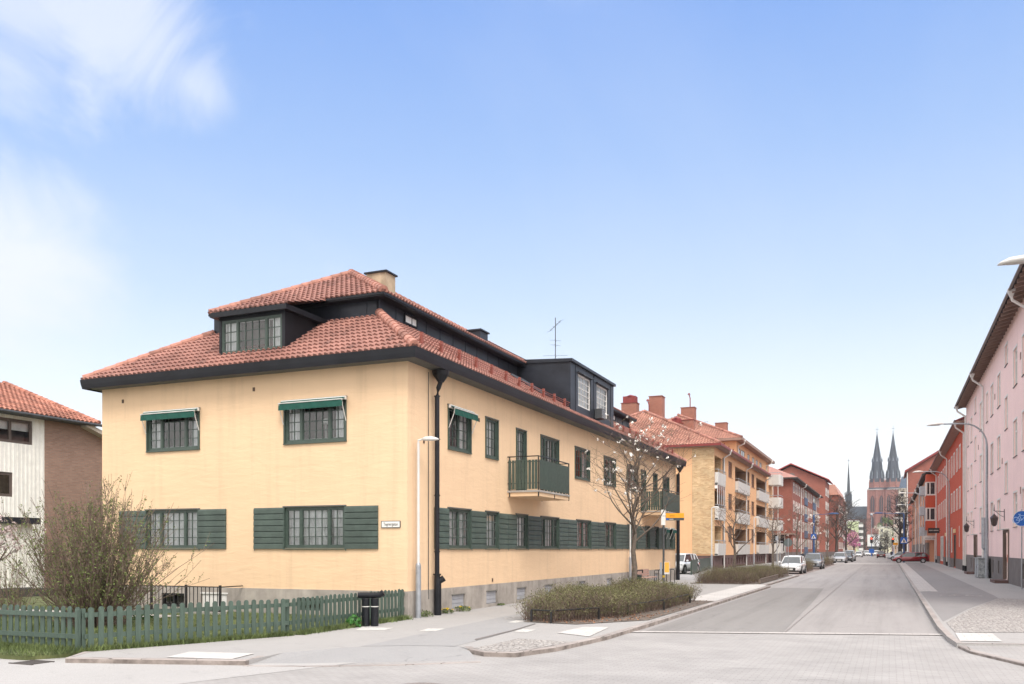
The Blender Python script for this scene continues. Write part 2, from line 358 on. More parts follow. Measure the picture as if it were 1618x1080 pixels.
def kerb(name, pts, wd=.14, z=.006, zb=-.16):
    mb = MB()
    P = [Vector((a, b, 0)) for a, b in pts]
    rs = []
    for i, p in enumerate(P):
        d = (P[min(i + 1, len(P) - 1)] - P[max(i - 1, 0)]).normalized(); n = Vector((-d.y, d.x, 0))
        o = p - n * .012; q = p + n * wd
        rs.append([(o.x, o.y, zb), (o.x, o.y, z - .015), (o.x + n.x * .015, o.y + n.y * .015, z), (q.x, q.y, z), (q.x, q.y, zb)])
    mb.rings([r_[1:] for r_ in rs], close=False, cap=False)
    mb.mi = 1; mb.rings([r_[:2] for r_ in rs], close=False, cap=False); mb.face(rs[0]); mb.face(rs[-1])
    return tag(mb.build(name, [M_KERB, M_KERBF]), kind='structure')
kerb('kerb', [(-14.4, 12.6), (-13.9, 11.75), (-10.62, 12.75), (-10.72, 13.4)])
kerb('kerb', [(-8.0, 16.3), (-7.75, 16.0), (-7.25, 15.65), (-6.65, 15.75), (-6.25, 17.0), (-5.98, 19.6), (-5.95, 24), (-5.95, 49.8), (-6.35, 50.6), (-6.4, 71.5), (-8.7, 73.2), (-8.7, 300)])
flat('parking_bay', [(-8.65, 73.3), (-6.45, 71.6), (-6.45, 128), (-8.65, 128)], ZR + .004, M_BAYS)
SR = [(1.15, 640), (1.15, 25.5), (1.22, 22.5), (1.32, 21.0), (2.0, 21.1), (6, 22.3), (30, 29.5), (60, 38), (60, 640)]
flat('right_pavement', SR, 0, M_WALK, .15)
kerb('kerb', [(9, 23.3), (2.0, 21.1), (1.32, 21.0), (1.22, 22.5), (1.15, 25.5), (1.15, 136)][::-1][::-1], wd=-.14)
flat('crossing_slab', [(1.35, 20.95), (1.5, 19.9), (2.25, 18.0), (5, 15.2), (30, 12), (30, 29.4), (6, 22.3)], ZR + .06, M_PAV, .05)
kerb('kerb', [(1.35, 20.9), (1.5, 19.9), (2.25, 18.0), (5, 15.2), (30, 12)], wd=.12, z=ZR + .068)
flat('kerb_slabs', [(1.31, 46), (2.1, 46), (2.1, 140), (1.31, 140)], .008, M_SLAB)
flat('cycle_path', [(2.1, 46.2), (1.34, 45.5), (1.36, 27), (2.4, 33), (4.1, 41), (4.15, 44), (4.15, 140), (2.1, 140)], .004, M_CYC)
flat('cobbles_right', [(1.42, 26.7), (1.45, 23.6), (3.7, 24.6), (8, 26), (8, 37), (4.1, 40.8), (2.45, 32.8)], .008, M_COB)
flat('cobbles_left', [(-7.68, 16.05), (-7.25, 15.72), (-6.72, 15.85), (-6.42, 17.0), (-6.25, 18.0), (-7.6, 18.2)], .008, M_COB)
def pq(name, px, mat, z=.008, zp=0):
    flat(name, [G(x, y, zp) for x, y in px], zp + z, mat)
pq('tactile_slabs', [(920, 991), (963, 991), (931, 1006), (880, 1000)], M_TACT, .012)
pq('tactile_slabs', [(300, 1030), (402, 1033), (366, 1042), (262, 1039)], M_TACT, .012)
pq('tactile_slabs', [(1509, 1000), (1568, 1001), (1584, 1014), (1517, 1013)], M_TACT, .012)
pq('path_marking', [(560, 996), (572, 991), (622, 992), (606, 996)], M_MARK, .006)
pq('path_marking', [(662, 997), (676, 993), (704, 993), (688, 997)], M_MARK, .006)
pq('path_marking', [(802, 983), (816, 980), (830, 981), (814, 984)], M_MARK, .006)
pq('path_marking', [(811, 998), (826, 994), (847, 995), (832, 999)], M_MARK, .006)
flat('kerb_slabs', [(-7.4, 34.3), (-6.12, 34.3), (-6.12, 49.6), (-6.5, 51), (-7.4, 52)], .008, M_TACT)
flat('side_path', [(-12.6, 57.5), (-7.8, 57.5), (-7.8, 62), (-16, 62), (-16, 60)], .004, M_WALK)
def bikemark(cx, cy, s, ang, z, name='cycle_marking'):
    mb = MB(); mb.T = Tr((cx, cy, z)) @ Rz(ang)
    def ringf(ox, oy, r):
        for k in range(18):
            a, b = 2 * math.pi * k / 18, 2 * math.pi * (k + 1) / 18
            mb.face([(ox + r * math.cos(a), oy + r * math.sin(a), 0), (ox + r * math.cos(b), oy + r * math.sin(b), 0), (ox + (r - .07 * s) * math.cos(b), oy + (r - .07 * s) * math.sin(b), 0), (ox + (r - .07 * s) * math.cos(a), oy + (r - .07 * s) * math.sin(a), 0)])
    def bar(a, b, w=.03):
        a = Vector((*a, 0)); b = Vector((*b, 0)); n = (b - a).normalized(); n = Vector((-n.y, n.x, 0)) * w * s
        mb.face([a + n, b + n, b - n, a - n])
    ringf(-.5 * s, 0, .33 * s); ringf(.5 * s, 0, .33 * s)
    for a, b in (((-.5, 0), (-.2, .45)), ((-.2, .45), (.3, .45)), ((.3, .45), (-.02, 0)), ((-.02, 0), (-.2, .45)), ((-.02, 0), (-.5, 0)), ((.3, .4), (.5, 0)), ((.3, .45), (.28, .62)), ((.28, .62), (.42, .64)), ((-.32, .58), (-.1, .58)), ((-.2, .45), (-.21, .58))):
        bar((a[0] * s, a[1] * s), (b[0] * s, b[1] * s))
    return mb
b_ = bikemark(*G(832, 976), .9, 60, .012); tag(b_.build('cycle_marking', M_MARKW), kind='structure')
b_ = bikemark(*G(1518, 941), 1.0, 0, .012); tag(b_.build('cycle_marking', M_MARKW), kind='structure')
flat('left_cycle_path', [(-9.98, 15.5)] + [G(x, y) for x, y in ((610, 1013), (702, 993), (822, 969), (890, 952), (960, 934), (975, 934), (890, 962), (846, 980), (846, 986), (812, 996), (770, 1008))] + [(-8.2, 16.3), (-9.2, 16.02)], .004, M_CYC2)
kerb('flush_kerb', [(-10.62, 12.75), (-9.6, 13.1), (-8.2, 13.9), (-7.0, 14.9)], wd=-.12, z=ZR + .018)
pq('path_joint', [(750, 1010), (812, 995), (846, 985), (846, 986), (812, 996.5), (752, 1012)], S('joint_dark', (.17, .155, .15), .9), .012)
# lawn and its verge
LAWN = [(-60, 11.3), (-14.6, 11.6), (-14.45, 12.55), (-14.5, 12.72), (-12.86, 16.9), (-12.8, 22.2), (-60, 22.2)]
M_LAWN = S('lawn', (.075, .105, .03), .95, .35, 1.2, c2=(.11, .12, .05), bmp=.4)
flat('lawn', [(-60, 11.3), (-14.9, 11.7), (-14.45, 12.5), (-12.8, 16.9), (-12.75, 22.2), (-24.6, 22.2), (-24.6, 70), (-60, 70)], .02, M_LAWN, .2)
flat('garden_path', [(-34, 19.2), (-19, 19.2), (-19, 20.1), (-34, 20.4)], .05, M_CONC)
flat('yard', [(-24.5, 57.1), (-13, 57.1), (-13, 62), (-16.2, 62), (-16.2, 88), (-40, 88), (-40, 57.1)], .008, M_ROAD)
def grass(name, zone, n, h0, h1, seed, label):
    rng = random.Random(seed); mb = MB()
    while n > 0:
        x, y = zone(rng)
        if x is None: continue
        n -= 1; h = rng.uniform(h0, h1); a = rng.uniform(0, 6.28); wd = rng.uniform(.006, .014); lx, ly = rng.gauss(0, .4) * h, rng.gauss(0, .4) * h
        dx, dy = math.cos(a) * wd, math.sin(a) * wd
        mb.face([(x - dx, y - dy, .0), (x + dx, y + dy, .0), (x + lx, y + ly, h)], rng.uniform(.6, 1.35))
    o = mb.build(name, M_GRASS); tag(o, label, 'grass', kind='stuff')
def inpoly(x, y, P):
    c = False; j = len(P) - 1
    for i in range(len(P)):
        if (P[i][1] > y) != (P[j][1] > y) and x < (P[j][0] - P[i][0]) * (y - P[i][1]) / (P[j][1] - P[i][1]) + P[i][0]: c = not c
        j = i
    return c
def zlawn(r):
    x, y = r.uniform(-27, -12.8), r.uniform(11.4, 22)
    if y > 19.1 and y < 20.3 and x < -19: return None, None
    return (x, y) if inpoly(x, y, LAWN) and r.random() < (1.6 if y < 17 else .6) else (None, None)
grass('grass', zlawn, 42000, .04, .13, 3, 'short spring lawn grass behind the picket fence')
def zverge(r):
    t = r.random()
    if t < .35: y = r.uniform(17, 22.1); return (-12.72 + abs(r.gauss(0, .10)), y)
    if t < .75: x = r.uniform(-20, -14.4); return (x, 12.55 - abs(r.gauss(0, .35)) + .1)
    s = r.random(); return (-14.5 + 1.7 * s + .12 + r.gauss(0, .04), 12.7 + 4.2 * s - .06)
grass('verge_grass', zverge, 12000, .05, .16, 4, 'tufts of grass along the foot of the picket fence')

# ------------------------------------------------------------ building helpers
def TE(X): return Tr((X, 0, 0)) @ Rz(90)     # facade looking +X, u = Y
def TS(Y): return Tr((0, Y, 0))              # facade looking -Y, u = X
def TW(X): return Tr((X, 0, 0)) @ Rz(-90)    # facade looking -X, u = -Y
def panel(mb, T, u0, u1, z0, z1, ops, depth=.15):
    old = mb.T; mb.T = T
    us = sorted({u0, u1} | {c for o in ops for c in o[:2] if u0 < c < u1}); zs = sorted({z0, z1} | {c for o in ops for c in o[2:4] if z0 < c < z1})
    for i in range(len(us) - 1):
        for j in range(len(zs) - 1):
            cu, cz = (us[i] + us[i + 1]) / 2, (zs[j] + zs[j + 1]) / 2
            if any(o[0] < cu < o[1] and o[2] < cz < o[3] for o in ops): continue
            mb.face([(us[i], 0, zs[j]), (us[i + 1], 0, zs[j]), (us[i + 1], 0, zs[j + 1]), (us[i], 0, zs[j + 1])])
    for a, b, c, d in [o[:4] for o in ops]:
        for p in (((a, 0, c), (a, depth, c), (a, depth, d), (a, 0, d)), ((b, 0, c), (b, 0, d), (b, depth, d), (b, depth, c)), ((a, 0, d), (a, depth, d), (b, depth, d), (b, 0, d)), ((a, 0, c), (b, 0, c), (b, depth, c), (a, depth, c))):
            mb.face(p)
    mb.T = old
WC = {}
def window(parent, T, u0, u1, z0, z1, fm, leaves=((1, 2),), rows=4, rec=.05, fw=.06, mun=.022, curtain='full', sill=None, lintel=None, trans=0, name='window', glass=None, deep=.45, label=None):
    wd, h = round(u1 - u0, 2), round(z1 - z0, 2)
    key = (wd, h, fm.name, leaves, rows, rec, fw, mun, curtain, sill and sill.name, lintel and lintel.name, trans)
    if key not in WC:
        f = MB(); x0, x1 = -wd / 2, wd / 2
        ya, yb = rec, rec + .06
        f.box(x0, x0 + fw, ya, yb, 0, h); f.box(x1 - fw, x1, ya, yb, 0, h); f.box(x0 + fw, x1 - fw, ya, yb, 0, fw); f.box(x0 + fw, x1 - fw, ya, yb, h - fw, h)
        tot = sum(l[0] for l in leaves); x = x0 + fw; W = wd - 2 * fw; ins = .028
        for k, (fr, nc) in enumerate(leaves):
            lw = W * fr / tot; xe = x + lw
            a = x + (fw * .5 if k else 0); b = xe - (fw * .5 if k < len(leaves) - 1 else 0)
            if k: f.box(x - fw * .5, x + fw * .5, ya - .004, yb, fw, h - fw)
            if mun:
                f.box(a, a + ins, ya + .012, yb - .008, fw, h - fw); f.box(b - ins, b, ya + .012, yb - .008, fw, h - fw)
                f.box(a + ins, b - ins, ya + .012, yb - .008, fw, fw + ins); f.box(a + ins, b - ins, ya + .012, yb - .008, h - fw - ins, h - fw)
                for c in range(1, nc): q = a + (b - a) * c / nc; f.box(q - mun / 2, q + mun / 2, ya + .02, yb - .014, fw + ins, h - fw - ins)
                for r_ in range(1, rows): q = fw + (h - 2 * fw) * r_ / rows; f.box(a + ins, b - ins, ya + .022, yb - .016, q - mun / 2, q + mun / 2)
            x = xe
        f.mi = 1
        meshes = [('frame', f, fm)]
        if trans: f.mi = 0; q = h * trans; f.box(x0 + fw, x1 - fw, ya - .003, yb, q - fw / 2, q + fw / 2)
        g = MB(); g.face([(x0 + fw * .5, yb - .02, fw * .5), (x1 - fw * .5, yb - .02, fw * .5), (x1 - fw * .5, yb - .02, h - fw * .5), (x0 + fw * .5, yb - .02, h - fw * .5)])
        meshes.append(('pane', g, glass or M_GLASS))
        if mun:
            sh = MB(); x = x0 + fw
            for k, (fr, nc) in enumerate(leaves):
                lw = W * fr / tot; a, b = x + .015, x + lw - .015; x += lw; q = .045
                sh.box(a, a + q, yb + .02, yb + .05, fw, h - fw); sh.box(b - q, b, yb + .02, yb + .05, fw, h - fw); sh.box(a + q, b - q, yb + .02, yb + .05, fw, fw + q); sh.box(a + q, b - q, yb + .02, yb + .05, h - fw - q, h - fw)
            meshes.append(('inner_sash', sh, M_WHITE))
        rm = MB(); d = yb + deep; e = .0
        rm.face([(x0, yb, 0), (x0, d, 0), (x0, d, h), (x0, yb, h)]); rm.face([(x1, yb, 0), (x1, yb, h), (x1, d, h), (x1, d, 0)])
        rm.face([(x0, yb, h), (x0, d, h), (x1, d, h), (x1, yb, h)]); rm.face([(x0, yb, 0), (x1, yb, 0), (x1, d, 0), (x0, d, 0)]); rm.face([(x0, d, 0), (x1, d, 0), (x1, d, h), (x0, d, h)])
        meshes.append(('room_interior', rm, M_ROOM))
        rng = random.Random(int(wd * 100 + h * 7))
        if curtain:
            cu = MB()
            spans = {'full': [(0, 1)], 'sides': [(0, .2), (.8, 1)], 'mid': [(0, .3), (.62, 1)], 'blind': [(0, 1)]}[curtain]
            zl = h * .55 if curtain == 'blind' else .03
            for a, b in spans:
                xa, xb = x0 + .02 + (wd - .04) * a, x0 + .02 + (wd - .04) * b
                n = max(6, int((xb - xa) / .035)); ph = rng.uniform(0, 6)
                amp = .0 if curtain == 'blind' else .028
                ps = [(xa + (xb - xa) * i / n, yb + .11 + amp * math.sin(i * 1.35 + ph) + amp * .4 * math.sin(i * .6)) for i in range(n + 1)]
                for i in range(n):
                    (p, q), (p2, q2) = ps[i], ps[i + 1]
                    cu.face([(p, q, zl), (p2, q2, zl), (p2, q2, h - .02), (p, q, h - .02)])
            meshes.append(('curtain', cu, M_CURT))
        if lintel:
            f.box(x0 - .03, x0 + .012, -.046, ya + .002, 0, h); f.box(x1 - .012, x1 + .03, -.046, ya + .002, 0, h)
        if sill:
            sl_ = MB(); sl_.box(x0 - .04, x1 + .04, -.055, rec + .005, -.035, -.004); meshes.append(('sill', sl_, sill))
        if lintel:
            ln = MB(); ln.box(x0 - .05, x1 + .05, -.05, rec + .005, h + .003, h + .04); meshes.append(('drip_cap', ln, lintel))
        me = []
        for nme, mb_, mt in meshes:
            m_ = bpy.data.meshes.new(nme); m_.from_pydata(mb_.v, [], mb_.f); m_.materials.append(mt); m_.update(); me.append((nme, m_))
        WC[key] = me
    W0 = T @ Tr(((u0 + u1) / 2, 0, z0))
    o = link(WC[key][0][1], name, parent, world=W0)
    if label: o['label'] = label
    for nme, m_ in WC[key][1:]: link(m_, nme, o, world=W0)
    return o
def fwindow(parent, T, u0, u1, z0, z1, fm, cols=1, rows=1, fw=.09, name='window', glass=None, proud=.03, blind=0):
    """window of a far facade: frame with real thickness set on the wall, pane as its sub-part"""
    key = ('far', round(u1 - u0, 2), round(z1 - z0, 2), fm.name, cols, rows, fw, blind, glass and glass.name)
    if key not in WC:
        wd, h = u1 - u0, z1 - z0; x0, x1 = -wd / 2, wd / 2; f = MB(); y0, y1 = -proud, .02
        f.box(x0, x0 + fw, y0, y1, 0, h); f.box(x1 - fw, x1, y0, y1, 0, h); f.box(x0 + fw, x1 - fw, y0, y1, 0, fw); f.box(x0 + fw, x1 - fw, y0, y1, h - fw, h)
        for c in range(1, cols): q = x0 + wd * c / cols; f.box(q - fw * .35, q + fw * .35, y0 + .004, y1, fw, h - fw)
        for c in range(1, rows): q = h * c / rows; f.box(x0 + fw, x1 - fw, y0 + .006, y1, q - fw * .3, q + fw * .3)
        if blind: f.face([(x0 + fw, -.012, h * (1 - blind)), (x1 - fw, -.012, h * (1 - blind)), (x1 - fw, -.012, h - fw), (x0 + fw, -.012, h - fw)])
        g = MB(); g.face([(x0 + fw * .5, -.006, fw * .5), (x1 - fw * .5, -.006, fw * .5), (x1 - fw * .5, -.006, h - fw * .5), (x0 + fw * .5, -.006, h - fw * .5)])
        me = []
        for nme, mb_, mt in (('frame', f, fm), ('pane', g, glass or M_DGLASS)):
            m_ = bpy.data.meshes.new(nme); m_.from_pydata(mb_.v, [], mb_.f); m_.materials.append(mt); m_.update(); me.append((nme, m_))
        WC[key] = me
    W0 = T @ Tr(((u0 + u1) / 2, 0, z0))
    o = link(WC[key][0][1], name, parent, world=W0); link(WC[key][1][1], 'pane', o, world=W0); return o
def tiles(mb, A, B, C, D, pitch=.195, course=.335, amp=.034, lift=.055, spp=6, seed=1, tv=.10, dark=.05, skip=None):
    A, B, C, D = map(Vector, (A, B, C, D)); e = (B - A); LB = e.length; e.normalize()
    s = (D - A) - e * (D - A).dot(e); L = s.length; s.normalize(); n = e.cross(s)
    if n.z < 0: n = -n
    dl = (D - A).dot(e); dr = (C - A).dot(e); rng = random.Random(seed); tint = {}
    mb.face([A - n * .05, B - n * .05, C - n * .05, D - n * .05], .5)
    nr = max(1, int(math.ceil(L / course)))
    st = pitch / spp
    def hgt(x): t = 2 * math.pi * x / pitch; return amp * math.sin(t) + amp * .35 * math.sin(2 * t + .8)
    for j in range(nr):
        t0 = j * course; t1 = min(L, (j + 1) * course + .02)
        a0, b0 = dl * t0 / L, LB + (dr - LB) * t0 / L; a1, b1 = dl * t1 / L, LB + (dr - LB) * t1 / L
        lo, hi = min(a0, a1), max(b0, b1); k0, k1 = int(math.floor(lo / st)), int(math.ceil(hi / st))
        P0 = []; P1 = []; PR = []
        for k in range(k0, k1 + 1):
            x = k * st; xa = min(max(x, a0), b0); xb = min(max(x, a1), b1)
            P0.append(A + e * xa + s * t0 + n * (hgt(xa) + lift)); P1.append(A + e * xb + s * t1 + n * hgt(xb)); PR.append(A + e * xa + s * t0 + n * (hgt(xa) - .01))
        for k in range(len(P0) - 1):
            key = (int(math.floor((k + k0) / spp)), j)
            if key not in tint: tint[key] = rng.uniform(1 - tv, 1 + tv) * (.72 if rng.random() < dark else 1)
            if skip and skip(P0[k]): continue
            c = tint[key]
            if (P0[k] - P0[k + 1]).length < 1e-5 and (P1[k] - P1[k + 1]).length < 1e-5: continue
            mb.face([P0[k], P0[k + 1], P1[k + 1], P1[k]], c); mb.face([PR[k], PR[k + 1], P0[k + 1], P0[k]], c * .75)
def ridge(mb, P, Q, r=.13, l=.38, n=7, up=.03, seed=2, tv=.3):
    P, Q = Vector(P), Vector(Q); d = Q - P; L = d.length; d.normalize(); rng = random.Random(seed)
    side = d.cross(Vector((0, 0, 1))).normalized(); u = side.cross(d)
    k = 0
    while k * l < L:
        a = P + d * (k * l); b = P + d * min(L, (k * l + l * 1.12)); mb.ci = rng.uniform(1 - tv, 1 + tv)
        rs = []
        for p, rr in ((a, r * 1.12), (b, r * .92)):
            rs.append([p + u * (up - .04) + side * (math.cos(t) * rr) + u * (math.sin(t) * rr) for t in [-.35 + (math.pi + .7) * i / n for i in range(n + 1)]])
        mb.rings(rs, cap=False, close=False)
        mb.face(rs[0]); k += 1
    mb.ci = 1.0
def text_mesh(name, txt, size, mat, parent, world, align='CENTER', extr=.003, xs=1.0):
    cu = bpy.data.curves.new(name, 'FONT'); cu.body = txt; cu.size = size; cu.align_x = align; cu.align_y = 'CENTER'; cu.extrude = extr
    o = bpy.data.objects.new(name, cu); col.objects.link(o); bpy.context.view_layer.update()
    me = bpy.data.meshes.new_from_object(o.evaluated_get(bpy.context.evaluated_depsgraph_get())); bpy.data.objects.remove(o)
    me.materials.clear(); me.materials.append(mat); me.name = name
    return link(me, name, parent, world=world @ Matrix.Diagonal((xs, 1, 1, 1)))
def pipe(mb, X, Y, ztop, zbot, ex, ez, r=.05, hop=True, out=.08, wide=0, sx=1):
    """downpipe: hopper at the eave (ex, ez), swan neck back to the wall, then down"""
    px = X + sx * out
    if hop: mb.lathe((ex, Y, ez), [(r * 2.4, .0), (r * 2.4, -.16), (r * 1.1, -.34)], 10)
    mb.tube([(ex, Y, ez - .3), (ex, Y, ez - .45), (px, Y, ztop), (px, Y, ztop - .15), (px, Y, zbot)], r, 10)
    for z in (zbot + 1.2, (zbot + ztop) / 2, ztop - .6): mb.box(min(X, px), max(X, px), Y - .012, Y + .012, z, z + .03)

# ------------------------------------------------------------ the yellow corner house
XE, YS, XW, YN = -12.73, 22.24, -24.6, 57.0
ZW = 7.44
hs = root('yellow_house', (XE, YS, 0), 'long two-storey yellow plastered corner house with green shutters and red tiled roof', 'house')
WINS_S = [  # u0,u1,z0,z1,kind
    (-22.56, -20.38, 5.22, 6.50, 'u'), (-17.02, -14.82, 5.22, 6.50, 'u'), (-22.60, -20.40, 2.02, 3.27, 'l'), (-17.03, -14.85, 2.02, 3.27, 'l')]
WINS_E_UP = [(24.78, 26.38, 5.16, 6.51, 2), (27.58, 28.59, 5.16, 6.51, 1), (30.30, 31.22, 4.15, 6.46, 1), (32.80, 34.83, 5.0, 6.51, 3), (36.96, 38.99, 5.14, 6.50, 2), (41.26, 43.20, 5.14, 6.50, 2),
             (45.40, 47.50, 5.14, 6.46, 2), (48.20, 49.20, 4.15, 6.40, 1), (51.0, 51.9, 4.6, 6.42, 1), (53.4, 55.0, 5.14, 6.44, 2)]
WINS_E_LO = [(24.78, 26.36, 2), (27.58, 28.62, 1), (30.28, 31.36, 1), (32.80, 34.83, 3), (37.16, 39.14, 2), (41.34, 43.20, 2), (45.50, 47.36, 2), (49.2, 50.1, 1), (51.3, 52.2, 1), (53.3, 54.1, 1), (55.1, 55.95, 1)]
opsS = [w_[:4] for w_ in WINS_S]
opsE = [w_[:4] for w_ in WINS_E_UP] + [(a, b, 2.02, 3.28) for a, b, _ in WINS_E_LO]
PL = .78
mb = MB()
panel(mb, TS(YS), XW, XE, PL, ZW, opsS, .06); panel(mb, TE(XE), YS, YN, PL, ZW, opsE, .06)
panel(mb, TS(YN), XW, XE, PL, ZW, [], .1); panel(mb, TE(XW), YS, YN, PL, ZW, [], .1)
mb.face([(XW, YS, PL), (XE, YS, PL), (XE, YN, PL), (XW, YN, PL)])
mb.build('wall', M_YEL, hs)
CELL = [(25.0, 25.95), (27.6, 28.52), (30.32, 31.24), (33.2, 34.15), (37.46, 38.35), (41.7, 42.6), (45.6, 46.5), (51.4, 52.2)]
mb = MB(); o_ = .025
panel(mb, TS(YS - o_), XW - o_, XE + o_, -.3, PL, [(-21.94, -20.98, .12, .56), (-20.25, -19.25, .02, .6), (-16.5, -15.7, .14, .52)], .12)
panel(mb, TE(XE + o_), YS - o_, YN, -.3, PL, [(a, b, .10, .54) for a, b in CELL], .10)
mb.face([(XW - o_, YS - o_, PL), (XE + o_, YS - o_, PL), (XE + o_, YS, PL), (XW - o_, YS, PL)]); mb.face([(XE, YS, PL), (XE + o_, YS, PL), (XE + o_, YN, PL), (XE, YN, PL)])
mb.build('plinth', M_PLINTH, hs)
M_LOUV = S('cellar_louvre', (.36, .37, .40), .6, .08, 4)
for a, b in CELL:
    m_ = MB(); m_.T = TE(XE + o_); m_.box(a, b, .07, .10, .10, .54)
    for k in range(3): m_.box(a + .02, b - .02, .055, .07, .13 + k * .135, .13 + k * .135 + .11)
    m_.build('cellar_shutter', M_LOUV, hs)
    m_ = MB(); m_.T = TE(XE + o_); m_.box(a - .04, b + .04, -.006, .02, .535, .57); m_.build('lintel', S('conc_lintel', (.2, .19, .17), .9), hs)
window(hs, TS(YS - o_), -21.94, -20.98, .12, .56, M_IRON, ((1, 1), (1, 1)), 1, rec=.05, curtain=None, mun=0, name='cellar_window')
window(hs, TS(YS - o_), -16.5, -15.7, .14, .52, M_GREEN, ((1, 1),), 1, rec=.05, curtain=None, mun=0, name='cellar_window')
m_ = MB(); m_.T = TS(YS - o_); m_.box(-20.25, -19.25, .03, .1, .02, .6); m_.box(-20.3, -19.2, -.01, .03, .57, .62); m_.build('cellar_hatch', M_OFFW, hs)
for a, b, c, d, k in WINS_S:
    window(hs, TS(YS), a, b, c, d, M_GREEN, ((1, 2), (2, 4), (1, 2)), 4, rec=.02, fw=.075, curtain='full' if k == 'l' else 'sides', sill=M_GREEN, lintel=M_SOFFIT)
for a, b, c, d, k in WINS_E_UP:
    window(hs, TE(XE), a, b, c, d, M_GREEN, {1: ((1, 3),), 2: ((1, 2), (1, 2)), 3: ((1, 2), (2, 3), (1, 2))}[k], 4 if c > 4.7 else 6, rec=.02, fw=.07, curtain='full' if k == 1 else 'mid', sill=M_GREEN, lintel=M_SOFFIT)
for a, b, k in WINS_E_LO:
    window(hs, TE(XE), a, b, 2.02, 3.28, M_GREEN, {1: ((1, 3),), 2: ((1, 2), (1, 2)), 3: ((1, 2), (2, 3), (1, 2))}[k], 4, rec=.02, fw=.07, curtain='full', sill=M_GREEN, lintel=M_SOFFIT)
M_SHUT = S('shutter_green', (.062, .090, .076), .55, .22, 3, bmp=.15, tint=True, streak=.15); rsh = random.Random(77)
def shutter(T, a, b, z0=2.0, z1=3.27, tilt=0):
    m_ = MB(); m_.T = T; n = 7; k0 = rsh.uniform(.86, 1.12); h = (z1 - z0) / n
    for k in range(n):
        q = z0 + k * h; m_.ci = k0 * rsh.uniform(.93, 1.07)
        m_.rings([[(x, -.058, q + .004), (x, -.005, q), (x, -.005, q + h), (x, -.026, q + h), (x, -.05, q + h - .045)] for x in (a, b)])
    m_.box(a + .02, a + .05, -.05, -.04, z0 - .05, z0); 
    m_.build('shutter', M_SHUT, hs)
for a, b in ((-23.78, -22.62), (-20.38, -19.28), (-18.18, -17.05), (-14.83, -13.70)): shutter(TS(YS), a, b)
prev = 23.86
for a, b, _ in WINS_E_LO + [(56.75, 57, 1)]:
    g_ = a - .04 - prev
    if g_ > 1.5: mdl = (prev + a - .04) / 2; shutter(TE(XE), prev, mdl - .012); shutter(TE(XE), mdl + .012, a - .03)
    elif g_ > .3: shutter(TE(XE), prev + .0, a - .03)
    prev = b + .03
def awning(T, a, b, z1, par=None):
    m_ = MB(); m_.T = T; m_.box(a - .06, b + .06, -.13, -.055, z1 - .10, z1 + .0); aw = m_.build('awning', M_WHITE, hs)
    f = MB(); f.T = T; n = 14; x0, x1 = a - .05, b + .05
    for i in range(n):
        p, q = x0 + (x1 - x0) * i / n, x0 + (x1 - x0) * (i + 1) / n
        s1, s2 = .012 * math.sin(i * 2.1), .012 * math.sin((i + 1) * 2.1)
        f.face([(p, -.13, z1 - .03), (q, -.13, z1 - .03), (q, -.26, z1 - .12), (p, -.26, z1 - .12)]); f.face([(p, -.26, z1 - .12), (q, -.26, z1 - .12), (q, -.27 + s2, z1 - .32), (p, -.27 + s1, z1 - .32)])
    f.build('fabric', M_AWN, aw)
    for x in (x0 + .02, x1 - .02):
        g_ = MB(); g_.T = T; g_.tube([(x, -.26, z1 - .12), (x, -.22, z1 - .30), (x, -.045, z1 - .72)], .013, 6); g_.build('arm', M_OFFW, aw)
    g_ = MB(); g_.T = T; g_.tube([(x0, -.265, z1 - .11), (x1, -.265, z1 - .11)], .018, 6); g_.build('front_bar', M_OFFW, aw)
awning(TS(YS), -22.56, -20.38, 6.52); awning(TS(YS), -17.02, -14.82, 6.52); awning(TE(XE), 24.78, 26.38, 6.52)
awning(TE(XE), 53.3, 54.1, 3.32); awning(TE(XE), 55.1, 55.95, 3.32)
# lamp seen in the right upper window
m_ = MB(); m_.lathe((-15.75, YS + .33, 5.30), [(.06, 0), (.06, .02), (.015, .03), (.015, .5)], 8); m_.lathe((-15.75, YS + .33, 5.80), [(.13, 0), (.07, .16)], 12)
tag(m_.build('table_lamp', M_WHITE, None, (-15.75, YS + .33, 5.30)), 'small white table lamp standing inside the upper window nearest the house corner', 'lamp')
# eaves: soffit, fascia gutter
OE, OS_, OW, ON = XE + .55, YS - .55, XW - .30, YN + .45
mb = MB()
def ringprof(prof):
    rs = []
    for cx, cy, sx, sy in ((OE, OS_, 1, -1), (OE, ON, 1, 1), (OW, ON, -1, 1), (OW, OS_, -1, -1)):
        rs.append([(cx + sx * o, cy + sy * o, z) for o, z in prof])
    rs.append(rs[0]); return rs
mb.rings(ringprof([(-.04, 7.36), (.0, 7.36), (.03, 7.50), (.05, 7.66), (.02, 7.67), (-.01, 7.62), (-.05, 7.6)]), cap=False, close=True)
mb.build('gutter', M_BLACK, hs)
mb = MB(); mb.T = Matrix.Identity(4)
for q in (((XW - .3, OS_), (OE, OS_), (OE, YS), (XW - .3, YS)), ((XE, YS), (OE, YS), (OE, ON), (XE, ON)), ((XW - .3, YS), (XW, YS), (XW, ON), (XW - .3, ON)), ((XW, YN), (XE, YN), (XE, ON), (XW, ON))):
    mb.face([(x, y, 7.40) for x, y in q]); mb.face([(x, y, 7.43) for x, y in q])
mb.build('soffit', M_SOFFIT, hs)
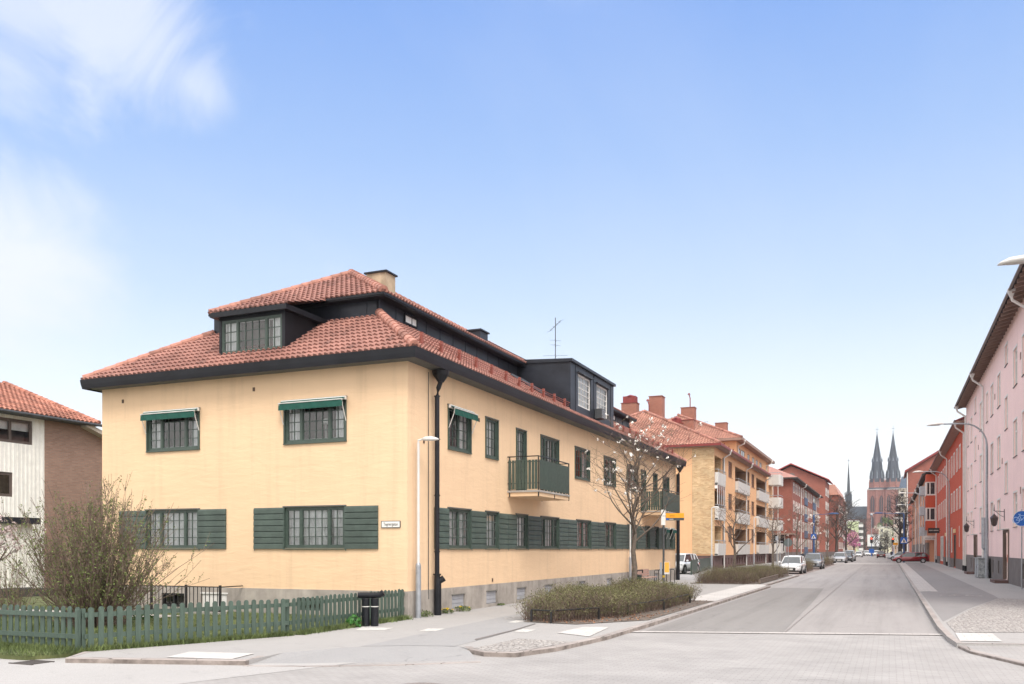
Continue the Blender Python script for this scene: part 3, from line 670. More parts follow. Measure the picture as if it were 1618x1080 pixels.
# lower tiled slopes, metal band, upper tiled hip roof
EX, ES, EW, EN = OE + .02, OS_ - .02, OW - .02, ON + .02   # eave lines
IN, ZE, ZB = 3.0, 7.66, 9.58
bx0, bx1, by0, by1 = EW + IN, EX - IN, ES + IN, EN - IN
mb = MB()
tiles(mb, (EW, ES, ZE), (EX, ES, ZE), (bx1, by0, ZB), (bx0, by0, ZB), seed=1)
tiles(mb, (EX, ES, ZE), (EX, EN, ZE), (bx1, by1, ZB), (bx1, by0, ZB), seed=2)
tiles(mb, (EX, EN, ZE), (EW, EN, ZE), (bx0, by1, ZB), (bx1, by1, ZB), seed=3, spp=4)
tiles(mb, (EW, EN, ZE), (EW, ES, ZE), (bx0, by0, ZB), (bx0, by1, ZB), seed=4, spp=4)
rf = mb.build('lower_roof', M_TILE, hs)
def hipline(par, P, Q, **k): m_ = MB(); ridge(m_, P, Q, **k); m_.build('hip_tiles', M_RIDGE, par)
hipline(rf, (EX - .05, ES + .05, ZE + .05), (bx1, by0, ZB + .06), r=.14); hipline(rf, (EW + .05, ES + .05, ZE + .05), (bx0, by0, ZB + .06), r=.12, seed=5); hipline(rf, (EX - .05, EN - .05, ZE + .05), (bx1, by1, ZB + .06), r=.13, seed=6)
ZU = 10.12; zb0 = ZB - .06
mb = MB()
for T, a, b in ((TS(by0 - .02), bx0, bx1 + .02), (TE(bx1 + .02), by0 - .02, by1 + .02)):
    mb.T = T; u = a
    while u < b - .01:
        v_ = min(b, u + 1.05); mb.box(u, v_ - .012, 0, .1, zb0, ZU); mb.box(v_ - .03, v_, -.02, .02, zb0, ZU - .02); u = v_
mb.T = Matrix.Identity(4)
mb.box(bx0, bx1 - .1, by1 - .1, by1, zb0, ZU); mb.box(bx0, bx0 + .1, by0 + .1, by1 - .1, zb0, ZU)
mb.box(bx0 - .12, bx1 + .14, by0 - .14, by0 + .02, zb0 - .03, zb0 + .045); mb.box(bx1 - .02, bx1 + .14, by0 + .02, by1, zb0 - .03, zb0 + .045)
mb.build('attic_band', M_SHEET, hs)
ux0, ux1, uy0, uy1 = bx0 - .30 + .4, bx1 + .42, by0 - .42, by1 + .42
mb = MB(); mb.box(ux0 + .03, ux1 - .03, uy0 + .03, uy1 - .03, ZU - .06, ZU + .02); mb.box(ux0, ux1, uy0, uy0 + .05, ZU - .02, ZU + .05); mb.box(ux1 - .05, ux1, uy0 + .05, uy1, ZU - .02, ZU + .05); mb.build('upper_eave', M_BLACK, hs)
hw = (ux1 - ux0) / 2; xr = (ux0 + ux1) / 2; ZR2 = ZU + .08 + hw * .55; z_ = ZU + .06
mb = MB()
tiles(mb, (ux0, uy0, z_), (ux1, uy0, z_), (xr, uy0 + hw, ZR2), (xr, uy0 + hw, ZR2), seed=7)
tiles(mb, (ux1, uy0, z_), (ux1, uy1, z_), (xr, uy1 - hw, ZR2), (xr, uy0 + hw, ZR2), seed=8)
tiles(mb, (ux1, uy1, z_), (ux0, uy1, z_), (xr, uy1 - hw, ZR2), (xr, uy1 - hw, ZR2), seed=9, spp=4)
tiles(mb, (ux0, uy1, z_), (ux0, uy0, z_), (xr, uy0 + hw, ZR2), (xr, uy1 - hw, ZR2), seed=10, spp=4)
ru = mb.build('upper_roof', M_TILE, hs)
hipline(ru, (ux1 - .03, uy0 + .03, z_ + .05), (xr, uy0 + hw, ZR2 + .05), r=.14, seed=11); hipline(ru, (ux0 + .03, uy0 + .03, z_ + .05), (xr, uy0 + hw, ZR2 + .05), r=.12, seed=12); hipline(ru, (xr, uy0 + hw, ZR2 + .05), (xr, uy1 - hw, ZR2 + .05), seed=13)
def chimney(par, x, y, z0, z1, sx, sy, mat, capm, cap=.06, over=.07, extra=None):
    m_ = MB(); m_.box(x - sx / 2, x + sx / 2, y - sy / 2, y + sy / 2, z0, z1); o = m_.build('chimney', mat, par)
    m_ = MB(); m_.box(x - sx / 2 - over, x + sx / 2 + over, y - sy / 2 - over, y + sy / 2 + over, z1, z1 + cap)
    if extra: m_.box(x - sx / 2 + .15, x + sx / 2 - .15, y - sy / 2 + .15, y + sy / 2 - .15, z1 + cap, z1 + cap + extra); m_.lathe((x, y, z1 + cap + extra), [(sx * .42, 0), (sx * .05, .22)], 4)
    else: m_.box(x - sx / 2 + .1, x + sx / 2 - .1, y - sy / 2 + .1, y + sy / 2 - .1, z1 + cap, z1 + cap + .02)
    m_.build('chimney_cap', capm, par); return o
chimney(ru, -18.0, 29.4, 11, 12.52, .86, .7, S('chimney_plaster', (.50, .40, .28), .9, .2, 3, streak=.3), M_BLACK)
chimney(ru, -17.0, 35.9, 10.5, 11.68, .72, .8, M_SHEET, M_SHEET)
mb = MB()   # roof ladder rail by the second chimney
mb.tube([(-16.7, 36.5, 11.4), (-16.7, 41, 11.45)], .018, 5); 
for y in (36.6, 38, 39.5, 41): mb.tube([(-16.7, y, 11.1), (-16.7, y, 11.43)], .015, 5)
mb.build('roof_rail', M_DGREY, ru)
# skylight in the band
M_WPANE = S('pale_pane', (.72, .72, .70), .15, .03)  # opaque pale colour in place of clear glass in the band windows
for a, b in ((26.2, 27.1), (50.4, 51.4)): fwindow(hs, TE(bx1 + .02), a, b, 9.66, 10.0, M_BLACK, 1, 1, fw=.05, name='band_window', glass=M_WPANE, proud=.05)
# front dormer
dm = MB(); DX0, DX1, DY = -19.80, -17.22, 22.50
panel(dm, TS(DY), DX0, DX1, 8.08, 9.42, [(DX0 + .1, DX1 - .12, 8.24, 9.30)], .06)
for x in (DX0, DX1):
    dm.face([(x, DY, 8.02), (x, DY, 9.42), (x, by0, 9.42), (x, by0, 9.4)]); 
dm.box(DX0 - .16, DX1 + .2, DY - .22, DY - .1, 9.38, 9.54); dm.box(DX1 + .04, DX1 + .2, DY - .1, by0, 9.38, 9.54); dm.box(DX0 - .16, DX0, DY - .1, by0, 9.38, 9.54); dm.box(DX0, DX1 + .04, DY - .1, by0, 9.42, 9.52)
dm.box(DX0 - .05, DX1 + .05, DY - .2, DY - .005, 8.04, 8.12)
dm.face([(DX1, DY - .1, 8.06), (DX1 + .28, DY - .1, 8.0), (DX1 + .28, by0, 9.54), (DX1, by0, 9.58)])
dor = dm.build('dormer', M_BLACK, hs)
window(hs, TS(DY), DX0 + .1, DX1 - .12, 8.24, 9.30, M_GREEN, ((1, 2), (2, 4), (1, 2)), 3, rec=.02, fw=.06, curtain='sides', mun=.025)
mb = MB(); tiles(mb, (DX0 - .2, DY - .2, 9.56), (DX1 + .25, DY - .2, 9.56), (DX1 + .3, uy0 + .1, ZU + .06), (DX0 - .2, uy0 + .1, ZU + .06), seed=21); mb.build('dormer_tiles', M_TILE, dor)
# large flat-topped dormer on the street side
bd = MB(); BX, BY0, BY1, BZ0, BZ1 = -12.68, 36.25, 42.75, 7.7, 10.12
W2 = [(37.25, 39.05, 8.35, 9.78), (39.95, 41.75, 8.35, 9.78)]
panel(bd, TE(BX), BY0, BY1, BZ0, BZ1, W2, .08)
for y in (BY0, BY1): bd.face([(BX, y, BZ0), (BX, y, BZ1), (bx1 - .6, y, BZ1 + .12), (bx1 - .6, y, 9.0)])
bd.box(BX - .03, BX + .10, BY0 - .08, BY1 + .08, BZ1, BZ1 + .12); bd.face([(BX, BY0 - .06, BZ1 + .12), (BX, BY1 + .06, BZ1 + .12), (bx1 - .8, BY1 + .06, BZ1 + .3), (bx1 - .8, BY0 - .06, BZ1 + .3)])
bd.face([(BX + .1, BY0 - .06, BZ1 + .12), (bx1 - .8, BY0 - .06, BZ1 + .3), (bx1 - .8, BY0 - .06, BZ1 + .12), (BX + .1, BY0 - .06, BZ1 - .02)])
for y in (36.9, 39.5, 42.2): bd.box(BX, BX + .02, y, y + .03, BZ0, BZ1)
for a, b, c, d in W2: bd.box(BX + .005, BX + .10, a - .1, b + .1, d + .03, d + .07)
bdo = bd.build('dormer', M_SHEET, hs)
for a, b, c, d in W2: window(hs, TE(BX), a, b, c, d, M_OFFW, ((1, 4),), 5, rec=.04, fw=.05, curtain='full', mun=.03, deep=.4)
mb = MB(); mb.T = TE(BX); mb.box(39.6, 40.25, -.36, -.03, 8.1, 8.55); mb.lathe((39.75, -.38, 8.2), [(.0, 0), (.001, .01)], 6); ac = mb.build('air_conditioner', M_DGREY, hs)
mb = MB(); mb.T = TE(BX)
for k in range(7): mb.box(39.66, 40.19, -.37, -.36, 8.14 + k * .055, 8.17 + k * .055)
mb.build('grille', M_GREY, ac)
# roof window left of the large dormer
mb = MB(); 
sl_ = (ZB - ZE) / IN
def onroof(t, y, up=0): return (EX - t, y, ZE + t * sl_ + up)
for y0, y1, t0, t1 in ((33.9, 34.9, .9, 2.3),):
    mb.face([onroof(t0, y0, .14), onroof(t0, y1, .14), onroof(t1, y1, .14), onroof(t1, y0, .14)])
    for a, b in (((t0, y0), (t0, y1)), ((t1, y0), (t1, y1)), ((t0, y0), (t1, y0)), ((t0, y1), (t1, y1))): mb.tube([onroof(*a, .12), onroof(*b, .12)], .06, 4)
mb.build('roof_window', M_SHEET, hs)
# snow guard along the street slope
for y0, y1 in ((22.9, 36.0), (43.2, 56.4)):
    mb = MB(); y = y0
    for t_, u_ in ((.52, .16), (.5, .24), (.46, .32)): mb.tube([onroof(t_, y0, u_), onroof(t_, y1, u_)], .014, 5)
    while y < y1:
        mb.box(*sorted((EX - .46, EX - .54)), y, y + .10, ZE + .3, ZE + .72); mb.box(EX - .7, EX - .48, y + .03, y + .07, ZE + .36, ZE + .5); y += 1.25
    mb.build('snow_guard', S('snow_guard_red', (.25, .07, .05), .6), hs)
# downpipes at the corner and at the far end
mb = MB(); mb.lathe((XE + .3, 23.72, 7.36), [(.26, 0), (.24, -.12), (.09, -.34)], 12); mb.tube([(XE + .3, 23.72, 7.05), (XE + .2, 23.75, 6.85), (XE + .16, 23.75, 6.6), (XE + .16, 23.75, 1.2)], .072, 12); mb.tube([(XE + .16, 23.75, 1.2), (XE + .18, 23.75, .95), (XE + .18, 23.75, 0)], [.085, .11, .11], 12)
mb.lathe((XE + .16, 23.75, 1.2), [(.12, 0), (.12, .05)], 12); mb.tube([(XE + .2, 23.75, 1.0), (XE + .34, 23.85, 1.12)], [.08, .1], 8)
for z in (1.9, 3.6, 5.3, 6.6): mb.lathe((XE + .16, 23.75, z), [(.095, 0), (.095, .03)], 12)
mb.build('downpipe', M_BLACK, hs)
mb = MB(); mb.lathe((XE + .3, 56.85, 7.36), [(.26, 0), (.24, -.12), (.09, -.34)], 12); mb.tube([(XE + .3, 56.85, 7.05), (XE + .18, 56.85, 6.8), (XE + .18, 56.85, 0)], .12, 12); mb.build('downpipe', M_BLACK, hs)
mb = MB(); mb.tube([(XE - .01 + .04, 23.45, .5), (XE + .03, 23.45, 7.3)], .012, 5); mb.build('cable', M_DGREY, hs)
for T, u, z in ((TE(XE), 27.05, 6.35), (TE(XE), 28.15, .92), (TS(YS), -23.65, 6.95), (TS(YS), -18.2, 6.97), (TE(XE), 23.2, 5.2)):
    m_ = MB(); m_.T = T; m_.box(u - .04, u + .04, -.02, .0, z - .06, z + .06); m_.build('wall_vent', S('vent_brown', (.10, .06, .04), .7), hs)
# balconies
def balcony(y0, y1, seed):
    X0, X1 = XE, -11.53; rng = random.Random(seed); m_ = MB()
    m_.box(X0, X1, y0, y1, 3.9, 4.04); ba = m_.build('balcony', M_YEL, hs)
    m_ = MB(); m_.box(X0, X1 + .04, y0 - .04, y1 + .04, 4.043, 4.11); m_.build('slab', M_CONC, ba)
    m_ = MB(); zt = 5.33
    m_.tube([(X0, y0, zt), (X1, y0, zt), (X1, y1, zt), (X0, y1, zt)], .022, 6)
    for x, y in ((X1, y0), (X1, y1), (X1, (y0 + y1) / 2), (X0 + .08, y0), (X0 + .08, y1)): m_.box(x - .018, x + .018, y - .018, y + .018, 3.88, zt)
    for z in (4.35, 5.12): m_.box(X0, X1, y0 - .01, y0 + .01, z, z + .03); m_.box(X1 - .01, X1 + .01, y0, y1, z, z + .03); m_.box(X0, X1, y1 - .01, y1 + .01, z, z + .03)
    m_.build('railing', M_IRON, ba)
    m_ = MB(); n = int((y1 - y0) / .125)
    for k in range(n):
        a = y0 + .03 + (y1 - y0 - .06) * k / n; m_.box(X1 + .02, X1 + .04, a, a + .095, 4.15, 5.2)
    n = 9
    for k in range(n):
        a = X0 + .05 + (X1 - X0 - .05) * k / n + rng.uniform(-.006, .006)
        for yy in (y0 - .03, y1 + .012): m_.box(a, a + .1, yy, yy + .018, 4.15, 5.2)
    m_.build('boards', M_GREEN, ba); return ba
balcony(29.5, 32.75, 1); balcony(48.3, 52.6, 2)
# things on and round the house
sg = MB(); sg.T = TS(YS); sg.box(-13.57, -12.97, -.03, -.0, 2.63, 2.80); so_ = sg.build('street_sign', M_WHITE, None, (-13.27, YS, 2.7)); tag(so_, 'small white street name plate on the yellow wall near the corner', 'street sign')
fr_ = MB(); fr_.T = TS(YS)
for a, b, c, d in ((-13.585, -12.955, 2.615, 2.63), (-13.585, -12.955, 2.80, 2.815), (-13.585, -13.57, 2.63, 2.80), (-12.97, -12.955, 2.63, 2.80)): fr_.box(a, b, -.035, 0, c, d)
fr_.build('frame', M_DGREY, so_)
text_mesh('lettering', 'Tegnérgatan', .125, M_IRON, so_, TS(YS) @ Tr((-13.27, -.031, 2.715)) @ Matrix.Rotation(R(90), 4, 'X'), xs=.78)
an = MB(); ax_, ay_ = -16.2, 43.9
an.tube([(ax_, ay_, 9.9), (ax_, ay_, 14.2)], .022, 6); an.tube([(ax_ - .2, ay_ - .3, 13.45), (ax_ + .2, ay_ + .3, 14.1)], .014, 5)
for k in range(5): t_ = k / 4; c_ = Vector((ax_ - .2 + .4 * t_, ay_ - .3 + .6 * t_, 13.45 + .65 * t_)); an.tube([c_ + Vector((.22, -.16, 0)), c_ - Vector((.22, -.16, 0))], .006, 4)
for z_2, l_ in ((13.0, .25), (12.75, .2), (12.2, .62)): an.tube([(ax_ - l_, ay_ - .2, z_2), (ax_ + l_, ay_ + .2, z_2)], .007, 4); an.tube([(ax_ - .1, ay_ + .2, z_2 + .1), (ax_ + .1, ay_ - .2, z_2 - .1)], .02, 4)
tag(an.build('roof_antenna', M_DGREY, None, (ax_, ay_, 9.9)), 'thin television aerial mast standing behind the large dark dormer', 'antenna')

# ------------------------------------------------------------ iron railing, picket fence
rl = root('iron_railing', (-21.3, 21.2, 0), 'low black iron bar railing in front of the cellar window', 'railing')
mb = MB(); mb.box(-24.4, -18.62, 21.18, 21.22, .83, .86); mb.box(-24.4, -18.62, 21.18, 21.22, .10, .13)
x = -24.3
while x < -18.7: mb.tube([(x, 21.2, .10), (x, 21.2, .84)], .013, 5); x += .155
mb.build('bars', M_IRON, rl)
for x in (-24.4, -21.35, -19.95, -18.62): mb = MB(); mb.box(x - .03, x + .03, 21.17, 21.23, 0, .9); mb.build('post', M_IRON, rl)
mb = MB(); mb.box(-18.65, -18.59, 21.23, 22.2, .83, .86); mb.build('wall_bracket', M_IRON, rl)
mb = MB(); mb.box(-24.5, -18.5, 21.05, 21.35, 0, .09); mb.build('kerb_stone', M_CONC, rl)
fe = root('picket_fence', (-14.5, 12.7, 0), 'weathered green wooden picket fence with rounded tops round the corner garden', 'fence')
def fence_run(P, Q, lean=0, seed=0, ends=True, z0=.07, z1=.86):
    P, Q = Vector((*P, 0)), Vector((*Q, 0)); d = (Q - P); L = d.length; d.normalize(); n = Vector((d.y, -d.x, 0)); rng = random.Random(seed)
    B = Matrix(((d.x, n.x, 0, P.x), (d.y, n.y, 0, P.y), (0, 0, 1, 0), (0, 0, 0, 1)))
    m_ = MB(); m_.T = B
    m_.box(0, L, -.05, -.012, .24, .33); m_.box(0, L, -.05, -.012, .66, .75); m_.build('rail', M_GREENF, fe)
    k = 0; s_ = .185; m_ = MB(); m_.T = B; cnt = int(L / s_)
    for k in range(cnt):
        x = s_ * .35 + k * s_ + rng.uniform(-.008, .008); wd = .108 + rng.uniform(-.004, .004); t = rng.uniform(-.008, .008); zt = z1 + rng.uniform(-.012, .012); zb = z0 + rng.uniform(-.015, .015); tl = rng.uniform(-.008, .008)
        prof = [(0, zb), (wd, zb), (wd + tl, zt - .045), (wd * .88 + tl, zt - .018), (wd * .65 + tl, zt - .002), (wd * .35 + tl, zt - .002), (wd * .12 + tl, zt - .018), (tl, zt - .045)]
        m_.ci = rng.uniform(.9, 1.1)
        m_.rings([[(x + a, -.01 + t * .3, z) for a, z in prof], [(x + a, .013 + t * .3, z) for a, z in prof]])
    m_.build('picket_panel', M_GREENF, fe)
    m_ = MB(); m_.T = B; m_.box(-.035, .035, -.125, -.052, 0, .83); m_.build('post', M_GREENF, fe)
fence_run((-14.46, 12.66), (-12.80, 16.88), seed=1); fence_run((-12.80, 16.92), (-12.78, 22.18), seed=2)
fence_run((-14.55, 12.66), (-19.5, 12.62), seed=3); fence_run((-19.5, 12.62), (-25, 12.6), seed=4)
m_ = MB(); m_.box(-12.89, -12.81, 22.10, 22.17, 0, .83); m_.build('post', M_GREENF, fe)

# ------------------------------------------------------------ neighbour house at the far left
M_SIDING = S('white_siding', (.86, .85, .81), .6, .08, 3, streak=.1)
M_BRB = brickmat('brown_brick', (.26, .15, .11), (.33, .20, .15), (.24, .20, .17), .25, .075, .01)
NX = -38.0
nb = root('neighbour_house', (NX, 28, 0), 'white boarded and brown brick house with an orange tiled roof behind the bush', 'house')
mb = MB(); y = 18.0
ops = [(26.9, 30.25, 7.0, 8.15), (26.0, 29.2, 4.45, 5.6)]
panel(mb, TE(NX), 18, 30.9, 0, 8.35, ops, .12)
while y < 30.9:
    if not any(o[0] - .02 < y < o[1] for o in ops): mb.box(NX, NX + .03, y, y + .05, 0, 8.35)
    else:
        zz = [0] + [q for o in sorted(ops, key=lambda o: o[2]) if o[0] - .02 < y < o[1] for q in (o[2], o[3])] + [8.35]
        for i in range(0, len(zz), 2): mb.box(NX, NX + .03, y, y + .05, zz[i], zz[i + 1])
    y += .22
mb.box(NX - 12, NX - .01, 18, 18.1, 0, 8.3); mb.build('boarded_wall', M_SIDING, nb)
mb = MB(); mb.box(NX - 12, NX + .02, 30.9, 33.6, 0, 8.35); mb.rings([[(NX + .02, 33.6, 0), (NX + .02, 40, 0), (NX + .02, 40, 6.3), (NX + .02, 33.6, 8.3)], [(NX - 12, 33.6, 0), (NX - 12, 40, 0), (NX - 12, 40, 6.3), (NX - 12, 33.6, 8.3)]])
mb.build('brick_wall', M_BRB, nb)
M_BRF = S('brown_frame', (.10, .075, .065), .6)
for a, b, c, d in ops: window(nb, TE(NX), a, b, c, d, M_BRF, ((1, 1), (1, 1), (1, 1)), 1, rec=.04, fw=.14, mun=0, curtain='blind' if c > 6 else None)
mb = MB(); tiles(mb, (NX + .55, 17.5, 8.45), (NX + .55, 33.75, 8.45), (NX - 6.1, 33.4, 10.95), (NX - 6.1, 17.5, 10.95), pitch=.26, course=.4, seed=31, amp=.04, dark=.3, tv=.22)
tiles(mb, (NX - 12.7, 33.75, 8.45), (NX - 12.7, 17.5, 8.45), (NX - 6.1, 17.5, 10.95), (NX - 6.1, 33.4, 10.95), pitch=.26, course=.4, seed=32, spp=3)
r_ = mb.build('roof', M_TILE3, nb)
mb = MB(); ridge(mb, (NX + .5, 33.7, 8.5), (NX - 6.1, 33.35, 11.0), seed=33); mb.build('verge_tiles', M_TILE3, r_)
mb = MB(); mb.tube([(NX + .62, 17.5, 8.36), (NX + .62, 33.8, 8.36)], .07, 8); mb.box(NX, NX + .6, 17.6, 33.6, 8.30, 8.34); mb.build('gutter', M_DGREY, nb)
mb = MB(); mb.rings([[(NX + .5, 33.0, 8.42), (NX + .5, 33.0, 8.2), (NX + .5, 40.3, 5.9), (NX + .5, 40.3, 6.12)], [(NX + .02, 33.0, 8.42), (NX + .02, 33.0, 8.2), (NX + .02, 40.3, 5.9), (NX + .02, 40.3, 6.12)]]); mb.build('barge_board', S('beige_board', (.50, .44, .37), .7, .1, 4), nb)
gr_ = root('garage', (-36, 28.5, 0), 'low white garage with a dark flat roof beside the boarded house', 'garage')
mb = MB(); mb.box(-37.9, -35.2, 20, 28.0, 0, 3.1); 
y = 20.1
while y < 27.9: mb.box(-35.2, -35.17, y, y + .05, .3, 3.1); y += .24
mb.build('wall', M_SIDING, gr_)
mb = MB(); mb.box(-37.98, -34.9, 19.8, 28.2, 3.1, 3.38); mb.build('roof', M_SHEET, gr_)
mb = MB(); mb.box(-35.17, -35.1, 20.2, 27.9, 0, .3); mb.build('base', M_DGREY, gr_)
gw = MB(); gw.box(-33.0, -32.8, 20, 40, 0, .35); tag(gw.build('garden_wall', S('dark_stone', (.07, .065, .06), .9), None, (-33, 30, 0)), 'low dark garden wall in front of the white garage', 'wall')

# ------------------------------------------------------------ trees, bushes, hedges
def grow(T_, Wd, p, d, L, r, lvl, maxl, rng, ends, up=.12, kids=(3, 5), wob=.16, spread=.75, rmin=.004, ratio=.62):
    n = 5 if lvl < 2 else 3; pts = [p]; rad = [r]; q = p.copy(); dd = d.copy()
    for i in range(n):
        dd = (dd + Vector((rng.gauss(0, wob), rng.gauss(0, wob), rng.gauss(0, wob * .6) + up))).normalized(); q = q + dd * (L / n); pts.append(q.copy()); rad.append(max(rmin, r * (1 - .72 * (i + 1) / n)))
    (T_ if lvl < 2 else Wd).tube(pts, rad, 7 if lvl == 0 else (5 if lvl < 2 else 3), cap=False)
    if lvl >= maxl: ends.append((pts[-1], dd)); ends.append((pts[-2], dd)); return
    for k in range(rng.randint(*kids)):
        t = rng.uniform(.25, 1.0); i = min(n - 1, int(t * n)); b = pts[i].lerp(pts[i + 1], t * n - i)
        a = rng.uniform(0, 6.283); side = Vector((math.cos(a), math.sin(a), rng.uniform(-.1, .5)))
        nd_ = (dd * (1 - spread) + side * spread).normalized()
        grow(T_, Wd, b, nd_, L * ratio * rng.uniform(.75, 1.15), max(rmin, rad[i] * .6), lvl + 1, maxl, rng, ends, up, kids, wob, spread, rmin, ratio)
    ends.append((pts[-1], dd))
def leafquad(mb, p, rng, s, c):
    a = Vector((rng.gauss(0, 1), rng.gauss(0, 1), rng.gauss(0, 1))).normalized(); b = a.orthogonal().normalized(); b = (Matrix.Rotation(rng.uniform(0, 6.28), 3, a) @ b)
    e = a.cross(b); mb.face([p - b * s, p + e * s * .45, p + b * s, p - e * s * .45], c)
def tree(name, label, loc, h, tr, seed, clear=1.8, crown=2.0, nmain=12, maxl=3, bark=None, bloom=0, buds=0, group=None, budmat=None, bloommat=None, budsize=.02, blsize=.05, kids=(3, 5), ratio=.6, cat='tree', rmin=.005, lean=0, mainup=.5):
    rng = random.Random(seed); T_ = MB(); W_ = MB(); ends = []; x, y, z = loc; bark = bark or M_BARK
    pts = [Vector((x, y, z - .05))]; n = 9
    for i in range(1, n + 1): pts.append(Vector((x + rng.gauss(0, .03) * i * .4 + lean * i / n, y + rng.gauss(0, .03) * i * .4, z + h * .92 * i / n)))
    rad = [tr * 1.25] + [max(.012, tr * (1 - .88 * i / n)) for i in range(1, n + 1)]
    T_.tube(pts, rad, 9, cap=False)
    for k in range(nmain):
        t = clear / h + (1 - clear / h) * ((k + rng.random()) / nmain) ** .9 * .92; i = min(n - 1, int(t * n)); b = pts[i].lerp(pts[i + 1], min(1, t * n - i))
        a = k * 2.4 + rng.uniform(-.4, .4); s_ = Vector((math.cos(a), math.sin(a), mainup + rng.uniform(-.1, .35) + t * .8)).normalized()
        L = crown * (1.05 - .62 * t) * rng.uniform(.8, 1.1)
        grow(T_, W_, b, s_, L, rad[i] * .5, 1, maxl, rng, ends, up=.10, kids=kids, ratio=ratio, rmin=rmin)
    rt = root(name, loc, label, cat, group)
    T_.build('trunk', bark, rt, smooth=True); W_.build('crown', M_TWIG if bark is M_BARK else bark, rt)
    if buds:
        B = MB()
        for e, d in ends:
            for _ in range(buds): leafquad(B, e + Vector((rng.gauss(0, .06), rng.gauss(0, .06), rng.gauss(0, .06))), rng, budsize * rng.uniform(.6, 1.3), rng.uniform(.6, 1.4))
        B.build('leaf_buds', budmat or M_LEAF, rt)
    if bloom:
        B = MB(); sel = rng.sample(ends, min(len(ends), bloom))
        for e, d in sel:
            m_ = rng.choice((1, 1, 1, 2)); 
            for q in range(6 * m_):
                leafquad(B, e + Vector((rng.gauss(0, blsize * .6), rng.gauss(0, blsize * .6), rng.gauss(0, blsize * .5))), rng, blsize * rng.uniform(.7, 1.2), 1.0)
        B.build('blossom', bloommat or M_PETAL, rt)
    return rt
tree('magnolia_tree', 'slender street tree with scattered white blossoms in the nearest hedge bed', (-9.05, 33.3, 0), 6.3, .13, 11, clear=2.3, crown=3.5, nmain=24, maxl=3, bloom=85, buds=1, budsize=.02, blsize=.052, kids=(3, 5), mainup=.38, rmin=.005, group='street trees in the left hedge beds')
STG = 'street trees in the left hedge beds'
tree('street_tree', 'bare street tree in front of the brick corner panel of the orange building', (-9.5, 60.2, 0), 5.4, .12, 12, clear=1.7, crown=2.4, nmain=14, maxl=3, buds=1, kids=(2, 4), group=STG, rmin=.009)
tree('street_tree', 'bare street tree behind the parked white car', (-9.5, 81.4, 0), 5.7, .13, 13, clear=1.6, crown=2.6, nmain=15, maxl=3, buds=1, kids=(2, 4), group=STG, rmin=.012)
tree('street_tree', 'bare street tree in front of the red brick block with blue balconies', (-9.5, 104, 0), 6.6, .13, 14, clear=1.9, crown=2.7, nmain=13, maxl=3, kids=(2, 4), bloom=20, group=STG, rmin=.014, blsize=.1)
tree('street_tree', 'bare street tree just right of the left blue lamp post', (-9.6, 133, 0), 6.8, .14, 15, clear=2, crown=2.7, nmain=13, maxl=3, kids=(2, 4), bloom=20, group=STG, rmin=.016, blsize=.12)
tree('street_tree', 'bare street tree beside the second row of parked cars', (-10, 165, 0), 7.5, .15, 16, clear=2, crown=3.0, nmain=13, maxl=3, kids=(2, 4), group=STG, rmin=.02)
# the big lilac bush in the corner garden and the blossoming bush left of it
def bush(name, label, loc, h, sp, n, seed, leafs=6, leafm=None, cat='bush', bloomm=None, lsz=.03, tw=.006):
    rng = random.Random(seed); W_ = MB(); B = MB(); x, y, z = loc; PB = MB()
    for k in range(n):
        a = rng.uniform(0, 6.283); o = abs(rng.gauss(0, .28)); p = Vector((x + math.cos(a) * o, y + math.sin(a) * o, z))
        tilt = min(1.05, abs(rng.gauss(0, .42))); d = Vector((math.cos(a) * math.sin(tilt) * sp, math.sin(a) * math.sin(tilt) * sp, math.cos(tilt))).normalized()
        L = h * (1.04 - .28 * tilt) * rng.uniform(.62, 1.03); pts = [p]; q = p.copy(); ns = 9; r0 = rng.uniform(.009, .021)
        for i in range(ns):
            d = (d + Vector((rng.gauss(0, .07), rng.gauss(0, .07), rng.gauss(.0, .05) + .03))).normalized(); q = q + d * (L / ns); pts.append(q.copy())
        W_.tube(pts, [max(tw * .6, r0 * (1 - .85 * i / ns)) for i in range(ns + 1)], 4, cap=False)
        for j in range(9):
            i = rng.randint(2, ns - 1); b = pts[i]; sd_ = Vector((rng.gauss(0, 1), rng.gauss(0, 1), rng.uniform(.2, 1.6))).normalized(); dd = (d * .6 + sd_ * .7).normalized(); l2 = rng.uniform(.25, .75) * h * .22
            e = b + dd * l2; md = b + dd * l2 * .5 + Vector((rng.gauss(0, .02), rng.gauss(0, .02), rng.gauss(0, .02)))
            W_.tube([b, md, e], [tw * .7, tw * .6, tw * .4], 3, cap=False)
            for _ in range(leafs):
                t = rng.uniform(.25, 1.05); pp = b.lerp(e, t) + Vector((rng.gauss(0, .03), rng.gauss(0, .03), rng.gauss(0, .03)))
                (B if not bloomm or rng.random() < .5 else PB).face and leafquad(B if not bloomm or rng.random() < .45 else PB, pp, rng, lsz * rng.uniform(.5, 1.2), rng.uniform(.55, 1.4))
    rt = root(name, loc, label, cat); W_.build('stems', M_TWIG, rt); B.build('leaf_buds', leafm or M_LEAF, rt)
    if bloomm: PB.build('blossom', bloomm, rt)
    return rt
bush('lilac_bush', 'large vase-shaped bush with bare brown stems and small green leaves behind the picket fence', (-18.5, 16.5, 0), 3.75, 1.3, 310, 5, leafs=6, lsz=.032, tw=.0075)
M_PALEP = S('pale_pink_petal', (.52, .42, .42), .8, .15, 5)
tree('plum_tree', 'low garden tree with pale pink blossom left of the large bush', (-28.6, 21.0, 0), 2.9, .13, 22, clear=1.0, crown=2.3, nmain=14, maxl=3, bloom=700, buds=2, budsize=.04, blsize=.05, bloommat=M_PALEP, kids=(3, 4), mainup=.1)
